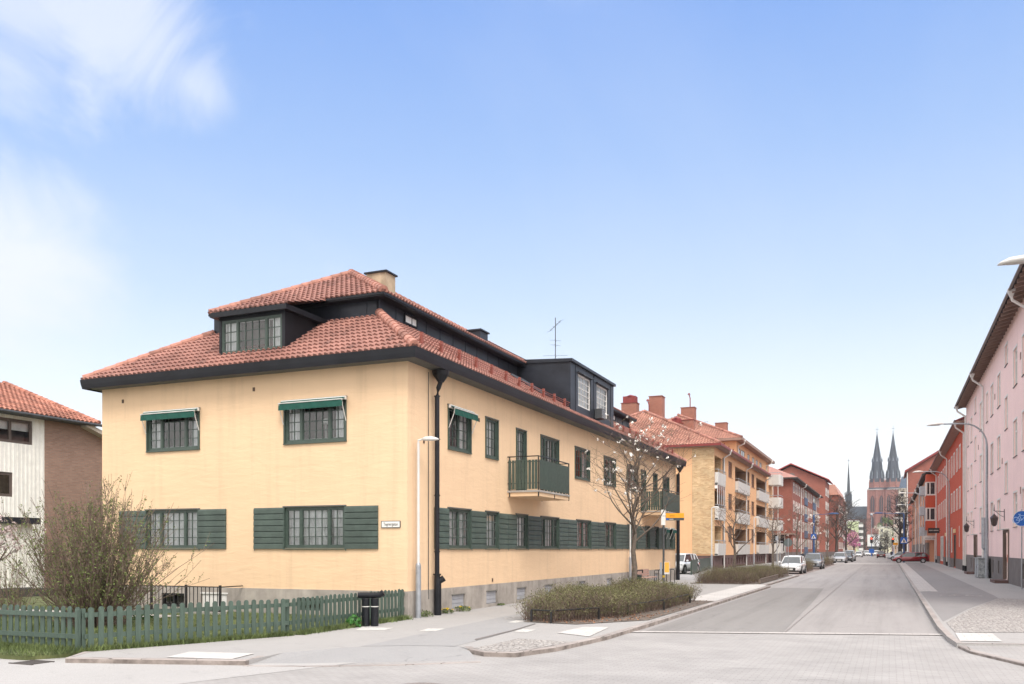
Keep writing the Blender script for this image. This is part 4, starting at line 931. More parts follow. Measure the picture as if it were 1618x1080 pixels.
bush('garden_bush', 'small twiggy bush with first leaves between the plum tree and the lilac', (-23.3, 17.9, 0), 1.9, 1.1, 40, 6, leafs=4, lsz=.025)
M_HLEAF = S('hedge_leaf', (.10, .105, .038), .75, .3, 2.0, c2=(.165, .16, .07), tint=True)
M_HTWIG = S('hedge_twig', (.14, .10, .082), .95, .3, 6)
def hedge(label, poly, h, n, seed, lf=3, cat='hedge', hf=None):
    rng = random.Random(seed); W_ = MB(); B = MB(); xs = [p[0] for p in poly]; ys = [p[1] for p in poly]; cx, cy = sum(xs) / len(xs), sum(ys) / len(ys); k = 0
    while k < n:
        x, y = rng.uniform(min(xs), max(xs)), rng.uniform(min(ys), max(ys))
        if not inpoly(x, y, poly): continue
        k += 1
        hh = h * (.72 + .3 * math.sin(x * 1.7 + y * .9) * .5 + .3 * rng.random()) * (hf(x, y) if hf else 1); p = Vector((x, y, 0))
        a = rng.uniform(0, 6.28); tl = abs(rng.gauss(0, .38)); d = Vector((math.cos(a) * tl, math.sin(a) * tl, 1)).normalized(); pts = [p]; q = p.copy(); L = hh
        for i in range(4): d = (d + Vector((rng.gauss(0, .16), rng.gauss(0, .16), 0))).normalized(); q = q + d * L / 4; pts.append(q.copy())
        W_.tube(pts, [.007, .006, .005, .004, .003], 3, cap=False)
        for j in range(5):
            i = rng.randint(1, 4); b = pts[i]; e = b + Vector((rng.gauss(0, .11), rng.gauss(0, .11), rng.uniform(.0, .16)))
            W_.face([b, b + Vector((.006, .004, 0)), e])
            for _ in range(lf): leafquad(B, e + Vector((rng.gauss(0, .035), rng.gauss(0, .035), rng.gauss(0, .03))), rng, rng.uniform(.011, .027), rng.uniform(.5, 1.35))
    rt = root('hedge', (cx, cy, 0), label, cat, 'low hedges in the left kerb beds'); W_.build('twigs', M_HTWIG, rt); B.build('leaves', M_HLEAF, rt); return rt
BED1 = [(-9.45, 22.9), (-8.3, 22.35), (-7.1, 25.0), (-6.8, 29), (-6.8, 34.0), (-9.6, 34.4), (-9.9, 28)]
M_SOIL = S('bed_soil', (.10, .082, .07), .95, .4, 5, bmp=.6, c2=(.15, .12, .10))
flat('bed_soil', [(-9.2, 22.4), (-7.6, 22.2), (-6.2, 24.3), (-6.15, 34.2), (-9.6, 34.6), (-10, 28)], .014, M_SOIL)
hedge('nearest budding hedge, in the kerb bed beside the low black rail', BED1, .72, 5600, 41, 4)
BED2 = [(-10.4, 51.2), (-7.3, 51.2), (-6.9, 55), (-6.9, 69.5), (-9.2, 70.5), (-10.6, 60)]
flat('bed_soil', [(-10.6, 51), (-7, 51), (-6.7, 54), (-6.7, 70), (-10.4, 70)], .014, M_SOIL)
hedge('second hedge from the camera, in front of the parked white car', BED2, .78, 4200, 42, 3)
BED3 = [(-8.6, 83.5), (-6.9, 83.5), (-6.9, 92), (-8.6, 92)]; BED4 = [(-9.6, 106), (-6.9, 106), (-6.9, 128), (-9.6, 128)]
for i, (b, lb) in enumerate(((BED3, 'short hedge between the white and the grey parked car'), (BED4, 'far hedge between the grey car and the row of dark cars'))):
    flat('bed_soil', b, .016, M_SOIL, .12); hedge(lb, b, .95, 1700, 43 + i, 3)
rng = random.Random(9); mb = MB()
for k in range(900):
    x, y = rng.uniform(-9.5, -6.25), rng.uniform(22.3, 34.4)
    if rng.random() < .5: x = rng.uniform(-8.9, -6.3); y = rng.uniform(22.3, 26)
    if not inpoly(x, y, [(-9.2, 22.4), (-7.6, 22.2), (-6.2, 24.3), (-6.15, 34.2), (-9.6, 34.6), (-10, 28)]): continue
    leafquad(mb, Vector((x, y, rng.uniform(.02, .05))), rng, rng.uniform(.02, .045), rng.uniform(.5, 1.5))
tag(mb.build('leaf_litter', S('dry_leaf', (.22, .11, .06), .9, .3, 3, tint=True)), 'dry brown leaves scattered on the soil under the nearest hedge', 'leaf litter', kind='stuff')
# timber edge of the second bed and the low rails of the first
for nme, pts, lab in (('bed_rail', [(-9.0, 22.5), (-8.35, 22.3), (-7.55, 24.0)], 'short black rail round the near tip of the first hedge bed'), ('bed_rail', [(-7.15, 25.6), (-6.75, 28.5), (-6.75, 32.6)], 'long low rail on the road side of the first hedge bed')):
    mb = MB(); mb.tube([(x, y, .34) for x, y in pts], .024, 6)
    for x, y in pts: mb.box(x - .025, x + .025, y - .025, y + .025, 0, .34)
    tag(mb.build(nme, M_IRON, None, (pts[0][0], pts[0][1], 0)), lab, 'rail', 'low rails round the hedge bed')
mb = MB(); mb.tube([(-6.75, 52, .27), (-6.75, 60.5, .3), (-9.8, 51.3, .3)][:2], .05, 6); mb.box(-6.8, -6.72, 51.6, 60.5, .02, .27); tag(mb.build('bed_edge_board', S('old_timber', (.14, .11, .09), .9, .3, 4), None, (-6.75, 52, 0)), 'weathered timber edging on the road side of the second hedge bed', 'edging')
# dandelions, weeds and the leafy plant at the bin
def plant(name, label, x, y, r, h, n, seed, flower=0, lf=.035, mat=None, cat='plant'):
    rng = random.Random(seed); B = MB(); Fm = MB()
    for k in range(n):
        a = rng.uniform(0, 6.28); q = r * rng.random() ** .6; z = h * rng.random() * (1 - q / r * .5); leafquad(B, Vector((x + math.cos(a) * q, y + math.sin(a) * q, z + .02)), rng, lf * rng.uniform(.6, 1.2), rng.uniform(.7, 1.4))
    rt = root(name, (x, y, 0), label, cat); B.build('leaves', mat or M_GRASS, rt)
    for k in range(flower):
        a = rng.uniform(0, 6.28); q = r * rng.random(); Fm.lathe((x + math.cos(a) * q, y + math.sin(a) * q, h * rng.uniform(.6, 1.0)), [(.012, 0), (.028, .012), (.0, .03)], 7)
    if flower: Fm.build('flowers', S('dandelion_yellow', (.75, .50, .01), .7), rt)
plant('dandelion_clump', 'yellow dandelions at the foot of the plinth, nearest the corner downpipe', -12.56, 24.4, .2, .17, 160, 1, 12)
plant('dandelion_clump', 'dandelions growing in front of the first cellar shutter', -12.56, 25.5, .3, .2, 260, 2, 7)
plant('weed_tuft', 'small green weed below the fourth cellar shutter', -12.58, 34.1, .18, .14, 120, 3)
plant('weed_tuft', 'tiny weed below the second cellar shutter', -12.6, 28.6, .16, .08, 90, 4)
plant('weed_tuft', 'weeds at the foot of the slim lamp post by the house corner', -12.6, 22.95, .3, .22, 260, 6)
plant('broadleaf_plant', 'bright green broad-leaved plant at the foot of the black bin', -12.62, 19.25, .2, .33, 90, 5, lf=.085, mat=S('bright_leaf', (.04, .15, .025), .5, .3, 5, tint=True))
plant('tulip_plant', 'leafy green garden plant on the lawn behind the picket fence', -19.2, 19.0 - .2, .3, .35, 110, 7, lf=.07, mat=S('mid_leaf', (.04, .11, .02), .6, .3, 5, tint=True))

# ------------------------------------------------------------ street furniture near
def lamp_post(label, x, y, h=5.2, group='slim grey lamp posts along the left pavement'):
    r = root('street_lamp', (x, y, 0), label, 'street lamp', group)
    mb = MB(); mb.lathe((x, y, 0), [(.078, 0), (.078, 1.5), (.072, 1.55), (.045, 1.6)], 14); mb.build('base_tube', M_GREY, r, smooth=False)
    mb = MB(); mb.lathe((x, y, 1.6), [(.044, 0), (.038, h - 1.72)], 12); mb.tube([(x, y, h - .14), (x, y, h - .05), (x + .12, y + .03, h - .02)], .03, 8); mb.build('pole', M_OFFW, r, smooth=False)
    mb = MB(); mb.T = Tr((x + .1, y + .03, h - .03)) @ Rz(20)
    mb.rings([[(a, b * w_, .0 + z * s_) for b, z in ((-1, 0), (-.7, .75), (0, 1), (.7, .75), (1, 0), (.6, -.35), (-.6, -.35))] for a, w_, s_ in ((0, .04, .05), (.10, .09, .09), (.28, .12, .10), (.42, .10, .06), (.5, .04, .02))]); mb.build('lamp_head', M_OFFW, r, smooth=True)
    return r
lamp0 = lamp_post('slim grey lamp post standing at the corner of the yellow house', -12.56, 22.57)
for i, (y, lb) in enumerate(((45.2, 'slim lamp post behind the magnolia tree beside the yellow wall'), (68.4, 'slim lamp post in front of the brick corner of the orange building'), (91.5, 'slim lamp post before the middle balconies of the orange building'), (114.5, 'slim lamp post before the last balconies of the orange building'))):
    c = copy_tree(lamp0, Tr((-12.5, y, 0))); c['label'] = lb
# twin-pipe litter bin
bn = root('pipe_bin', (-12.42, 19.75, 0), 'black bin of two upright pipes with a horizontal pipe on top, against the picket fence', 'bin')
bx_, by_ = -12.4, 19.7; u_ = Vector((.92, .39, 0))
for k, s_ in enumerate((-.10, .13)):
    mb = MB(); p = Vector((bx_, by_, 0)) + u_ * s_; mb.lathe(p, [(.10, 0), (.10, .70), (.095, .72)], 16); mb.build('upright_pipe', M_BLACK, bn, smooth=False)
    mb = MB(); mb.lathe(p + Vector((0, 0, .50)), [(.103, 0), (.103, .018)], 16); mb.build('white_band', M_WHITE, bn)
mb = MB(); c = Vector((bx_, by_, .80)); mb.tube([c - u_ * .30, c + u_ * .16], .078, 14); mb.build('cross_pipe', M_BLACK, bn)
mb = MB(); c2 = c + u_ * .10 + Vector((.0, .02, .0)); mb.tube([c + u_ * .12, c + u_ * .27 + Vector((0, 0, .01)), c + u_ * .36 + Vector((0, 0, .07))], [.075, .075, .09], 14); mb.build('pipe_mouth', M_BLACK, bn)
# bench, litter bin, cycle racks by the wall
M_WOODP = S('pinkish_wood', (.42, .27, .22), .7, .15, 6)
bc = root('park_bench', (-12.0, 47.4, 0), 'wooden slatted bench with black frame beside the yellow wall', 'bench')
for k in range(3): m_ = MB(); m_.box(-12.32 + k * .14, -12.2 + k * .14, 46.2, 48.7, .43, .47); m_.build('seat_slat', M_WOODP, bc)
for k in range(3): m_ = MB(); m_.box(-12.40 - k * .02, -12.365 - k * .02, 46.2, 48.7, .52 + k * .13, .63 + k * .13); m_.build('back_slat', M_WOODP, bc)
for y in (46.3, 48.6): m_ = MB(); m_.tube([(-12.42, y, 0), (-12.42, y, .85)], .025, 6); m_.tube([(-11.95, y, 0), (-11.95, y, .43), (-12.42, y, .43)], .025, 6); m_.build('leg_frame', M_IRON, bc)
lb_ = root('litter_bin', (-12.05, 45.1, 0), 'dark green litter bin hanging in a black frame left of the bench', 'litter bin')
m_ = MB(); m_.tube([(-12.05, 44.7, 0), (-12.05, 44.7, .88), (-12.05, 46.0, .88), (-12.05, 46.0, .72)], .035, 6); m_.build('frame', M_IRON, lb_)
m_ = MB(); m_.box(-12.2, -11.9, 44.8, 45.25, .15, .62); m_.build('bin_body', S('bin_green', (.012, .035, .025), .5), lb_)
m_ = MB(); m_.box(-12.22, -11.88, 44.78, 45.27, .62, .66); m_.build('lid', M_DGREY, lb_)
for i, y in enumerate((49.6, 50.6, 51.6)):
    m_ = MB(); m_.tube([(-12.3, y, 0), (-12.3, y, .75), (-12.26, y, .8), (-11.64, y, .8), (-11.6, y, .75), (-11.6, y, 0)], .022, 6)
    tag(m_.build('cycle_hoop', M_IRON, None, (-12, y, 0)), ['black cycle hoop nearest the bench by the yellow wall', 'middle one of the three black cycle hoops by the wall', 'black cycle hoop farthest from the bench'][i], 'cycle rack', 'cycle hoops by the yellow wall')
# bus stop
M_ORG = S('sign_orange', (.80, .34, .01), .5, .04); M_BLUE = S('sign_blue', (.01, .10, .42), .4, .05); M_BLUEP = S('blue_pole', (.03, .085, .22), .45, .1)
bs = root('bus_stop_sign', (-8.9, 37.5, 0), 'grey bus stop pole with an orange and dark flag and a yellow timetable case', 'bus stop sign')
x, y = -8.9, 37.5
m_ = MB(); m_.tube([(x, y, 0), (x, y, 3.6)], .045, 10); m_.build('pole', M_DGREY, bs)
Tb = Tr((x, y, 0)) @ Rz(12)
m_ = MB(); m_.T = Tb; m_.box(-.10, .08, -.07, -.05, 3.42, 3.68); m_.box(-.10, .08, -.07, -.05, 3.02, 3.40); m_.build('stop_plate', M_WHITE, bs)
m_ = MB(); m_.T = Tb; m_.box(.10, .86, -.03, .02, 3.33, 3.53); fl = m_.build('orange_flag', M_ORG, bs)
m_ = MB(); m_.T = Tb; m_.box(.10, .86, -.028, .022, 3.22, 3.33); fd = m_.build('dark_flag', M_DGREY, bs)
m_ = MB(); m_.T = Tb; m_.box(.11, .21, -.034, -.028, 3.235, 3.32); m_.build('blue_symbol', M_BLUE, fd)
m_ = MB(); m_.T = Tb
for k in range(7): m_.box(.25 + k * .033, .275 + k * .033, -.034, -.03, 3.40, 3.425)
m_.build('stop_name', S('dark_print', (.18, .07, .0), .7), fl)
m_ = MB(); m_.T = Tb
for k in range(6): m_.box(.24 + k * .03, .262 + k * .03, -.034, -.028, 3.26, 3.285)
m_.build('line_name', M_WHITE, fd)
m_ = MB(); m_.T = Tb; m_.lathe((.14, -.035, 3.43), [(.04, 0), (.04, .001)], 8); 
m_ = MB(); m_.T = Tb; m_.box(.03, .25, -.06, -.04, .92, 1.45); tt = m_.build('timetable_case', M_OFFW, bs)
m_ = MB(); m_.T = Tb; m_.box(.045, .235, -.066, -.06, 1.0, 1.43); m_.build('timetable', S('timetable_yellow', (.75, .40, .06), .6, .1, 20), tt)
m_ = MB(); m_.T = Tb; m_.box(-.16, -.07, .0, .12, .9, 1.42); m_.build('case_back', M_GREY, bs)
m_ = MB(); m_.lathe((x, y, .78), [(.055, 0), (.055, .09)], 10); m_.build('yellow_collar', S('collar_yellow', (.5, .33, .02), .6), bs)
# manhole, drain, green yard fence
mh = MB(); mh.lathe((-6.5, 11.75, ZR + .012), [(.42, 0), (.42, .012)], 32); mo = mh.build('manhole_cover', S('cast_iron', (.19, .165, .16), .7, .2, 6), None, (-6.5, 11.75, ZR)); tag(mo, 'round cast iron manhole cover in the pale street at the bottom edge', 'manhole cover')
m_ = MB()
for k in range(-5, 6):
    for j in range(-5, 6):
        if k * k + j * j < 27: m_.box(-6.5 + k * .07 - .018, -6.5 + k * .07 + .018, 11.75 + j * .07 - .018, 11.75 + j * .07 + .018, ZR + .024, ZR + .03)
m_.build('pattern', S('cast_iron_light', (.27, .24, .23), .7), mo)
m_ = MB(); gx, gy = G(50, 1048, ZR)
for k in range(9): m_.box(gx - .26 + k * .06, gx - .225 + k * .06, gy - .2, gy + .2, ZR + .012, ZR + .026)
m_.box(gx - .3, gx + .3, gy - .24, gy - .2, ZR + .012, ZR + .03); m_.box(gx - .3, gx + .3, gy + .2, gy + .24, ZR + .012, ZR + .03)
tag(m_.build('drain_grate', S('grate_iron', (.08, .07, .065), .7), None, (gx, gy, ZR)), 'iron gully grate in the side street by the grass verge', 'drain grate')
gf = root('yard_fence', (-13.6, 66, 0), 'solid dark green board fence in front of the white car by the yard', 'fence')
a_, b_2 = Vector((*G(1093, 908), 0)), Vector((*G(1123, 899), 0)); b_2 = a_ + (b_2 - a_)
d_ = (b_2 - a_); L_ = d_.length; d_.normalize(); Tg = Matrix(((d_.x, -d_.y, 0, a_.x), (d_.y, d_.x, 0, a_.y), (0, 0, 1, 0), (0, 0, 0, 1)))
m_ = MB(); m_.T = Tg; k = 0
while k < L_: m_.box(k, k + .115, -.01, .012, .04, 1.12); k += .12
m_.build('boards', M_GREEN, gf); m_ = MB(); m_.T = Tg; m_.box(0, L_, -.02, .02, 1.12, 1.16); m_.box(0, .09, .02, .1, 0, 1.1); m_.box(L_ - .1, L_, .02, .1, 0, 1.1); m_.build('frame', M_GREEN, gf)

# ------------------------------------------------------------ orange apartment block
def rooftiles(mb, pts, seed, **k): tiles(mb, *pts, seed=seed, **k)
M_OR = plaster('orange_plaster', (.74, .45, .255), .05, .06)
M_YB = brickmat('yellow_brick', (.60, .43, .24), (.44, .27, .13), (.50, .40, .28), .3, .11, .012, blot=.2)
M_RBR = brickmat('red_brick', (.26, .075, .052), (.31, .10, .07), (.24, .13, .10), .25, .075, .008, blot=.12)
M_RBR2 = brickmat('dark_red_brick', (.24, .07, .048), (.30, .09, .06), (.22, .12, .10), .25, .075, .008, blot=.15)
M_BPL = S('brown_plinth', (.125, .075, .07), .9, .2, 2)
M_WBR = S('window_brown', (.16, .09, .065), .6)
M_BALC = S('balcony_white', (.60, .60, .58), .55, .06, 2, streak=.1)
M_REDM = S('red_sheet', (.20, .025, .022), .5, .15, 3)
M_REDR = S('red_sheet_roof', (.37, .18, .145), .55, .12, 1)
M_EAVB = S('eave_brown', (.28, .19, .155), .8)
OX, OY0, OY1 = -15.9, 88.3, 128.0
ob = root('apartment_building', (OX, OY0, 0), 'orange plastered apartment block with yellow brick corner, white balconies and tiled roof', 'building')
LOG = [(88.55, yX(1141, OX)), (yX(1161.5, OX), yX(1180, OX)), (yX(1195, OX), yX(1211, OX))]
WN = [(1141.6, 1146), (1151, 1157), (1181, 1184.5), (1187.5, 1192)]
WZ = [(2.8, 4.5), (6.3, 8.0), (9.8, 11.5)]
wo_ = [(yX(a, OX), yX(b, OX)) for a, b in WN]
ops = [(a, b, c, d) for a, b in wo_ for c, d in WZ] + [(a, b, z, z + 2.75) for a, b in LOG for z in (1.55, 5.05, 8.55)]
mb = MB(); panel(mb, TE(OX), OY0, 136, 1.35, 12.3, ops, .14); panel(mb, TS(OY0), -34.7, OX, 1.35, 12.3, [], .1)
mb.face([(-34.7, 136, 1.35), (OX, 136, 1.35), (OX, 136, 12.3), (-34.7, 136, 12.3)]); mb.face([(-34.7, OY0, 12.29), (OX, OY0, 12.29), (OX, 136, 12.29), (-34.7, 136, 12.29)])
RX, RY0, RY1, RZ_ = -16.6, 106.5, 137.0, 14.75
rw = [(RX, yX(a, RX), yX(b, RX)) for a, b in ((1166, 1169.5), (1170.5, 1176), (1181, 1184), (1188.5, 1191.5), (1194, 1197), (1200, 1203))]
panel(mb, TE(RX), RY0, RY1, 12.3, RZ_, [], .12); panel(mb, TS(RY0), -33, RX, 12.3, RZ_, [], .1)
mb.build('wall', M_OR, ob)
mb = MB(); panel(mb, TE(OX - .04), OY0, 136, -.2, 1.35, [(y, y + .8, .35, 1.05) for y in [93 + 1.9 * k for k in range(20)]], .15); panel(mb, TS(OY0 + .04), -34.7, OX - .04, -.2, 1.35, [], .1); mb.build('plinth', M_BPL, ob)
mb = MB()
for y in [93 + 1.9 * k for k in range(20)]: mb.box(OX - .18, OX - .15, y, y + .8, .35, 1.05)
mb.build('cellar_panes', M_DGLASS, ob)
mb = MB(); mb.T = TS(OY0); mb.box(-18.05, OX + .02, -.06, .0, 1.5, 12.0); mb.build('brick_panel', M_YB, ob)
for a, b in wo_:
    for c, d in WZ: window(ob, TE(OX), a, b, c, d, M_WBR, ((1, 1), (1, 1)), 1, rec=.06, fw=.10, mun=0, curtain='mid', sill=M_EAVB, deep=.3)
for X_, a, b in rw: fwindow(ob, TE(X_), a, b, 12.75, 14.1, M_WBR, 2, 1)
for li, (a, b) in enumerate(LOG):
    for zi, z in enumerate((1.35, 4.9, 8.4)):
        m_ = MB(); m_.face([(OX - .14, a, z + .2), (OX - 1.4, a, z + .2), (OX - 1.4, a, z + 2.95), (OX - .14, a, z + 2.95)]); m_.face([(OX - .14, b, z + .2), (OX - 1.4, b, z + .2), (OX - 1.4, b, z + 2.95), (OX - .14, b, z + 2.95)]); m_.face([(OX - 1.4, a, z + .2), (OX - 1.4, b, z + .2), (OX - 1.4, b, z + 2.95), (OX - 1.4, a, z + 2.95)])
        m_.face([(OX - .14, a, z + 2.95), (OX - 1.4, a, z + 2.95), (OX - 1.4, b, z + 2.95), (OX - .14, b, z + 2.95)]); m_.face([(OX - .14, a, z + .2), (OX - 1.4, a, z + .2), (OX - 1.4, b, z + .2), (OX - .14, b, z + .2)])
        lg = m_.build('loggia', M_YB if li == 0 else S('loggia_brown', (.30, .19, .12), .9, .1), ob)
        fwindow(ob, TE(OX - 1.38), a + (b - a) * .35, b - .3, z + .35, z + 2.5, M_WBR, 2, 1, blind=.3)
        m_ = MB(); m_.box(OX - .2, OX + .32, a - .05, b + .05, z, z + .16)
        m_.rings([[(OX + .02, a - .05, z + .05), (OX + .35, a - .05, z + .02), (OX + .40, a - .05, z + 1.2), (OX + .02, a - .05, z + 1.2)], [(OX + .02, b + .05, z + .05), (OX + .35, b + .05, z + .02), (OX + .40, b + .05, z + 1.2), (OX + .02, b + .05, z + 1.2)]])
        ba = m_.build('balcony', M_BALC, ob)
        m_ = MB(); m_.tube([(OX + .05, a, z + 1.5), (OX + .38, a, z + 1.5), (OX + .38, b, z + 1.5), (OX + .05, b, z + 1.5)], .03, 5); n = int((b - a) / .9) + 1
        for k in range(n + 1): q = a + (b - a) * k / n; m_.box(OX + .36, OX + .40, q - .02, q + .02, z + 1.2, z + 1.5)
        m_.build('railing', M_GREY, ba)
# the first-floor corner loggia is glazed in
m_ = MB(); a, b = LOG[0]; m_.T = TE(OX + .3)
for k in range(5): q = a + (b - a) * k / 4; m_.box(q - .04, q + .04, -.02, .04, 6.4, 8.35)
m_.box(a, b, -.03, .05, 8.35, 8.42); gz = m_.build('glazing_frame', M_OFFW, ob); m_ = MB(); m_.T = TE(OX + .3); m_.face([(a, 0, 6.42), (b, 0, 6.42), (b, 0, 8.34), (a, 0, 8.34)]); m_.build('pane', M_GLASS, gz)
m_ = MB(); m_.box(OX - .1, OX + .28, a, b, 8.0, 8.3); m_.build('inner_blind', M_CURT, gz)
# large projecting balconies at the far end
for z in (1.35, 4.65, 7.9, 11.15):
    m_ = MB(); m_.rings([[(-16.7, 131, z), (-14.5, 131, z), (-14.25, 131.3, z), (-14.25, 134.6, z), (-16.7, 134.6, z)], [(-16.7, 131, z + 1.45), (-14.5, 131, z + 1.45), (-14.25, 131.3, z + 1.45), (-14.25, 134.6, z + 1.45), (-16.7, 134.6, z + 1.45)]]); ba = m_.build('balcony', M_BALC, ob)
    m_ = MB(); m_.tube([(-16.6, 131.05, z + 1.75), (-14.5, 131.05, z + 1.75), (-14.3, 131.3, z + 1.75), (-14.3, 134.5, z + 1.75)], .04, 5)
    for q in (-16.5, -15.9, -15.3, -14.7): m_.box(q, q + .04, 131.03, 131.07, z + 1.45, z + 1.75)
    m_.build('railing', M_GREY, ba)
for x_2 in (-15.3, -14.6): m_ = MB(); m_.tube([(x_2, 131.2, 0), (x_2, 131.2, 12)], .06, 6); m_.build('balcony_post', M_OFFW, ob)
# eaves and roofs
mb = MB()
def eave(mb, x0, x1, y0, y1, z, o=.75, t=.22):
    mb.box(x0 - o, x1 + o, y0 - o, y1 + o, z, z + t)
m_ = MB(); eave(m_, -34.7, OX, OY0, 128, 12.1, .7, .18); m_.build('eave_board', M_EAVB, ob)
m_ = MB(); X1 = OX + .74; Y0 = OY0 - .74; m_.box(-35.4, X1, Y0 - .06, Y0, 12.14, 12.36); m_.box(X1, X1 + .06, Y0 - .06, 128.7, 12.14, 12.36); m_.build('gutter', M_REDM, ob)
xm = -25.2; hh = 5.0
mb = MB(); z0 = 12.36
tiles(mb, (-35.4, Y0, z0), (X1, Y0, z0), (xm, Y0 + 9.5, z0 + hh), (xm, Y0 + 9.5, z0 + hh), pitch=.3, course=.38, spp=4, seed=51, amp=.04)
tiles(mb, (X1, Y0, z0), (X1, 128.7, z0), (xm, 128.7, z0 + hh), (xm, Y0 + 9.5, z0 + hh), pitch=.3, course=.38, spp=3, seed=52, amp=.04)
ro = mb.build('roof', M_TILE2, ob)
m_ = MB(); ridge(m_, (X1 - .05, Y0 + .05, z0 + .08), (xm, Y0 + 9.5, z0 + hh + .08), r=.16, seed=53); ridge(m_, (-35.3, Y0 + .05, z0 + .08), (xm, Y0 + 9.5, z0 + hh + .08), r=.16, seed=53); ridge(m_, (xm, Y0 + 9.5, z0 + hh + .08), (xm, 128, z0 + hh + .08), r=.16, seed=54); m_.build('hip_tiles', M_RIDGE, ro)
m_ = MB(); m_.box(-34, RX + .75, RY0 - .75, RY1 + .7, RZ_, RZ_ + .16); m_.box(-34, RX + .8, RY0 - .83, RY0 - .75, RZ_, RZ_ + .28); m_.box(RX + .76, RX + .84, RY0 - .83, RY1 + .7, RZ_, RZ_ + .28); m_.build('upper_eave', M_EAVB, ob)
mb = MB(); a = RX + .8; y = RY0 - .8; z0 = RZ_ + .28
tiles(mb, (-34, y, z0), (a, y, z0), (xm, y + 8.6, z0 + 4.3), (xm, y + 8.6, z0 + 4.3), pitch=.3, course=.38, spp=3, seed=55, amp=.04)
tiles(mb, (a, y, z0), (a, RY1 + .7, z0), (xm, RY1 + .7, z0 + 4.3), (xm, y + 8.6, z0 + 4.3), pitch=.3, course=.38, spp=3, seed=56, amp=.04)
r2 = mb.build('upper_roof', M_TILE2, ob)
m_ = MB(); ridge(m_, (a - .05, y + .05, z0 + .08), (xm, y + 8.6, z0 + 4.4), r=.16, seed=57); ridge(m_, (xm, y + 8.6, z0 + 4.4), (xm, RY1, z0 + 4.4), r=.16); m_.build('hip_tiles', M_RIDGE, r2)
M_CHB = brickmat('chimney_brick', (.26, .085, .055), (.31, .11, .07), (.30, .2, .16), .25, .085, .012)
chimney(ro, -27.1, 98, 15, 18.5, 1.75, 1.3, M_CHB, M_REDM, extra=.75); chimney(ro, -24.8, 101.2, 15, 19.6, 1.5, 1.5, M_CHB, M_CHB)
chimney(ro, -22.2, 99.8, 13, 16.2, 1.3, 1.0, M_CHB, M_REDM, extra=.5); chimney(ro, -21.2, 101.2, 13, 16.7, 1.5, 1.0, M_CHB, M_REDM); chimney(r2, -24, 115, 16, 20.3, 1.75, 1.3, M_CHB, M_CHB); chimney(r2, -22, 128, 16, 19.9, 1.6, 1.3, M_CHB, M_CHB)
for x, y, z in ((-25.3, 99.5, 17.3), (-23.8, 115, 20.4)): m_ = MB(); m_.tube([(x, y, z - .5), (x, y, z + 1.2), (x - .15, y, z + 1.7)], .07, 6); m_.lathe((x - .15, y, z + 1.65), [(.2, 0), (.1, .2)], 8); m_.build('vent_pipe', M_REDM, ro)
m_ = MB()
for y in (90, 92.5, 95, 98, 101): m_.box(X1 - .95, X1 - .85, y, y + .06, 12.75, 13.2)
for x_2 in (-18.5, -21, -23.5, -26, -28.5): m_.box(x_2, x_2 + .06, Y0 + .85, Y0 + .95, 12.75, 13.2)
m_.build('snow_hooks', M_REDM, ro)
for y in (yX(1158, OX + .1) if 0 else 93.6, 109.3, 127.4): m_ = MB(); pipe(m_, OX, y, 11.5, 0, OX + .72, 12.3, .075, sx=1); m_.build('downpipe', M_OFFW, ob)
m_ = MB(); pipe(m_, RX, 107.5, 14.2, 12.6, RX + .8, 14.95, .075, sx=1); m_.build('downpipe', M_OFFW, ob)
m_ = MB(); pipe(m_, RX, 134, 14.2, 12.6, RX + .8, 14.95, .075, sx=1); m_.build('downpipe', M_OFFW, ob)

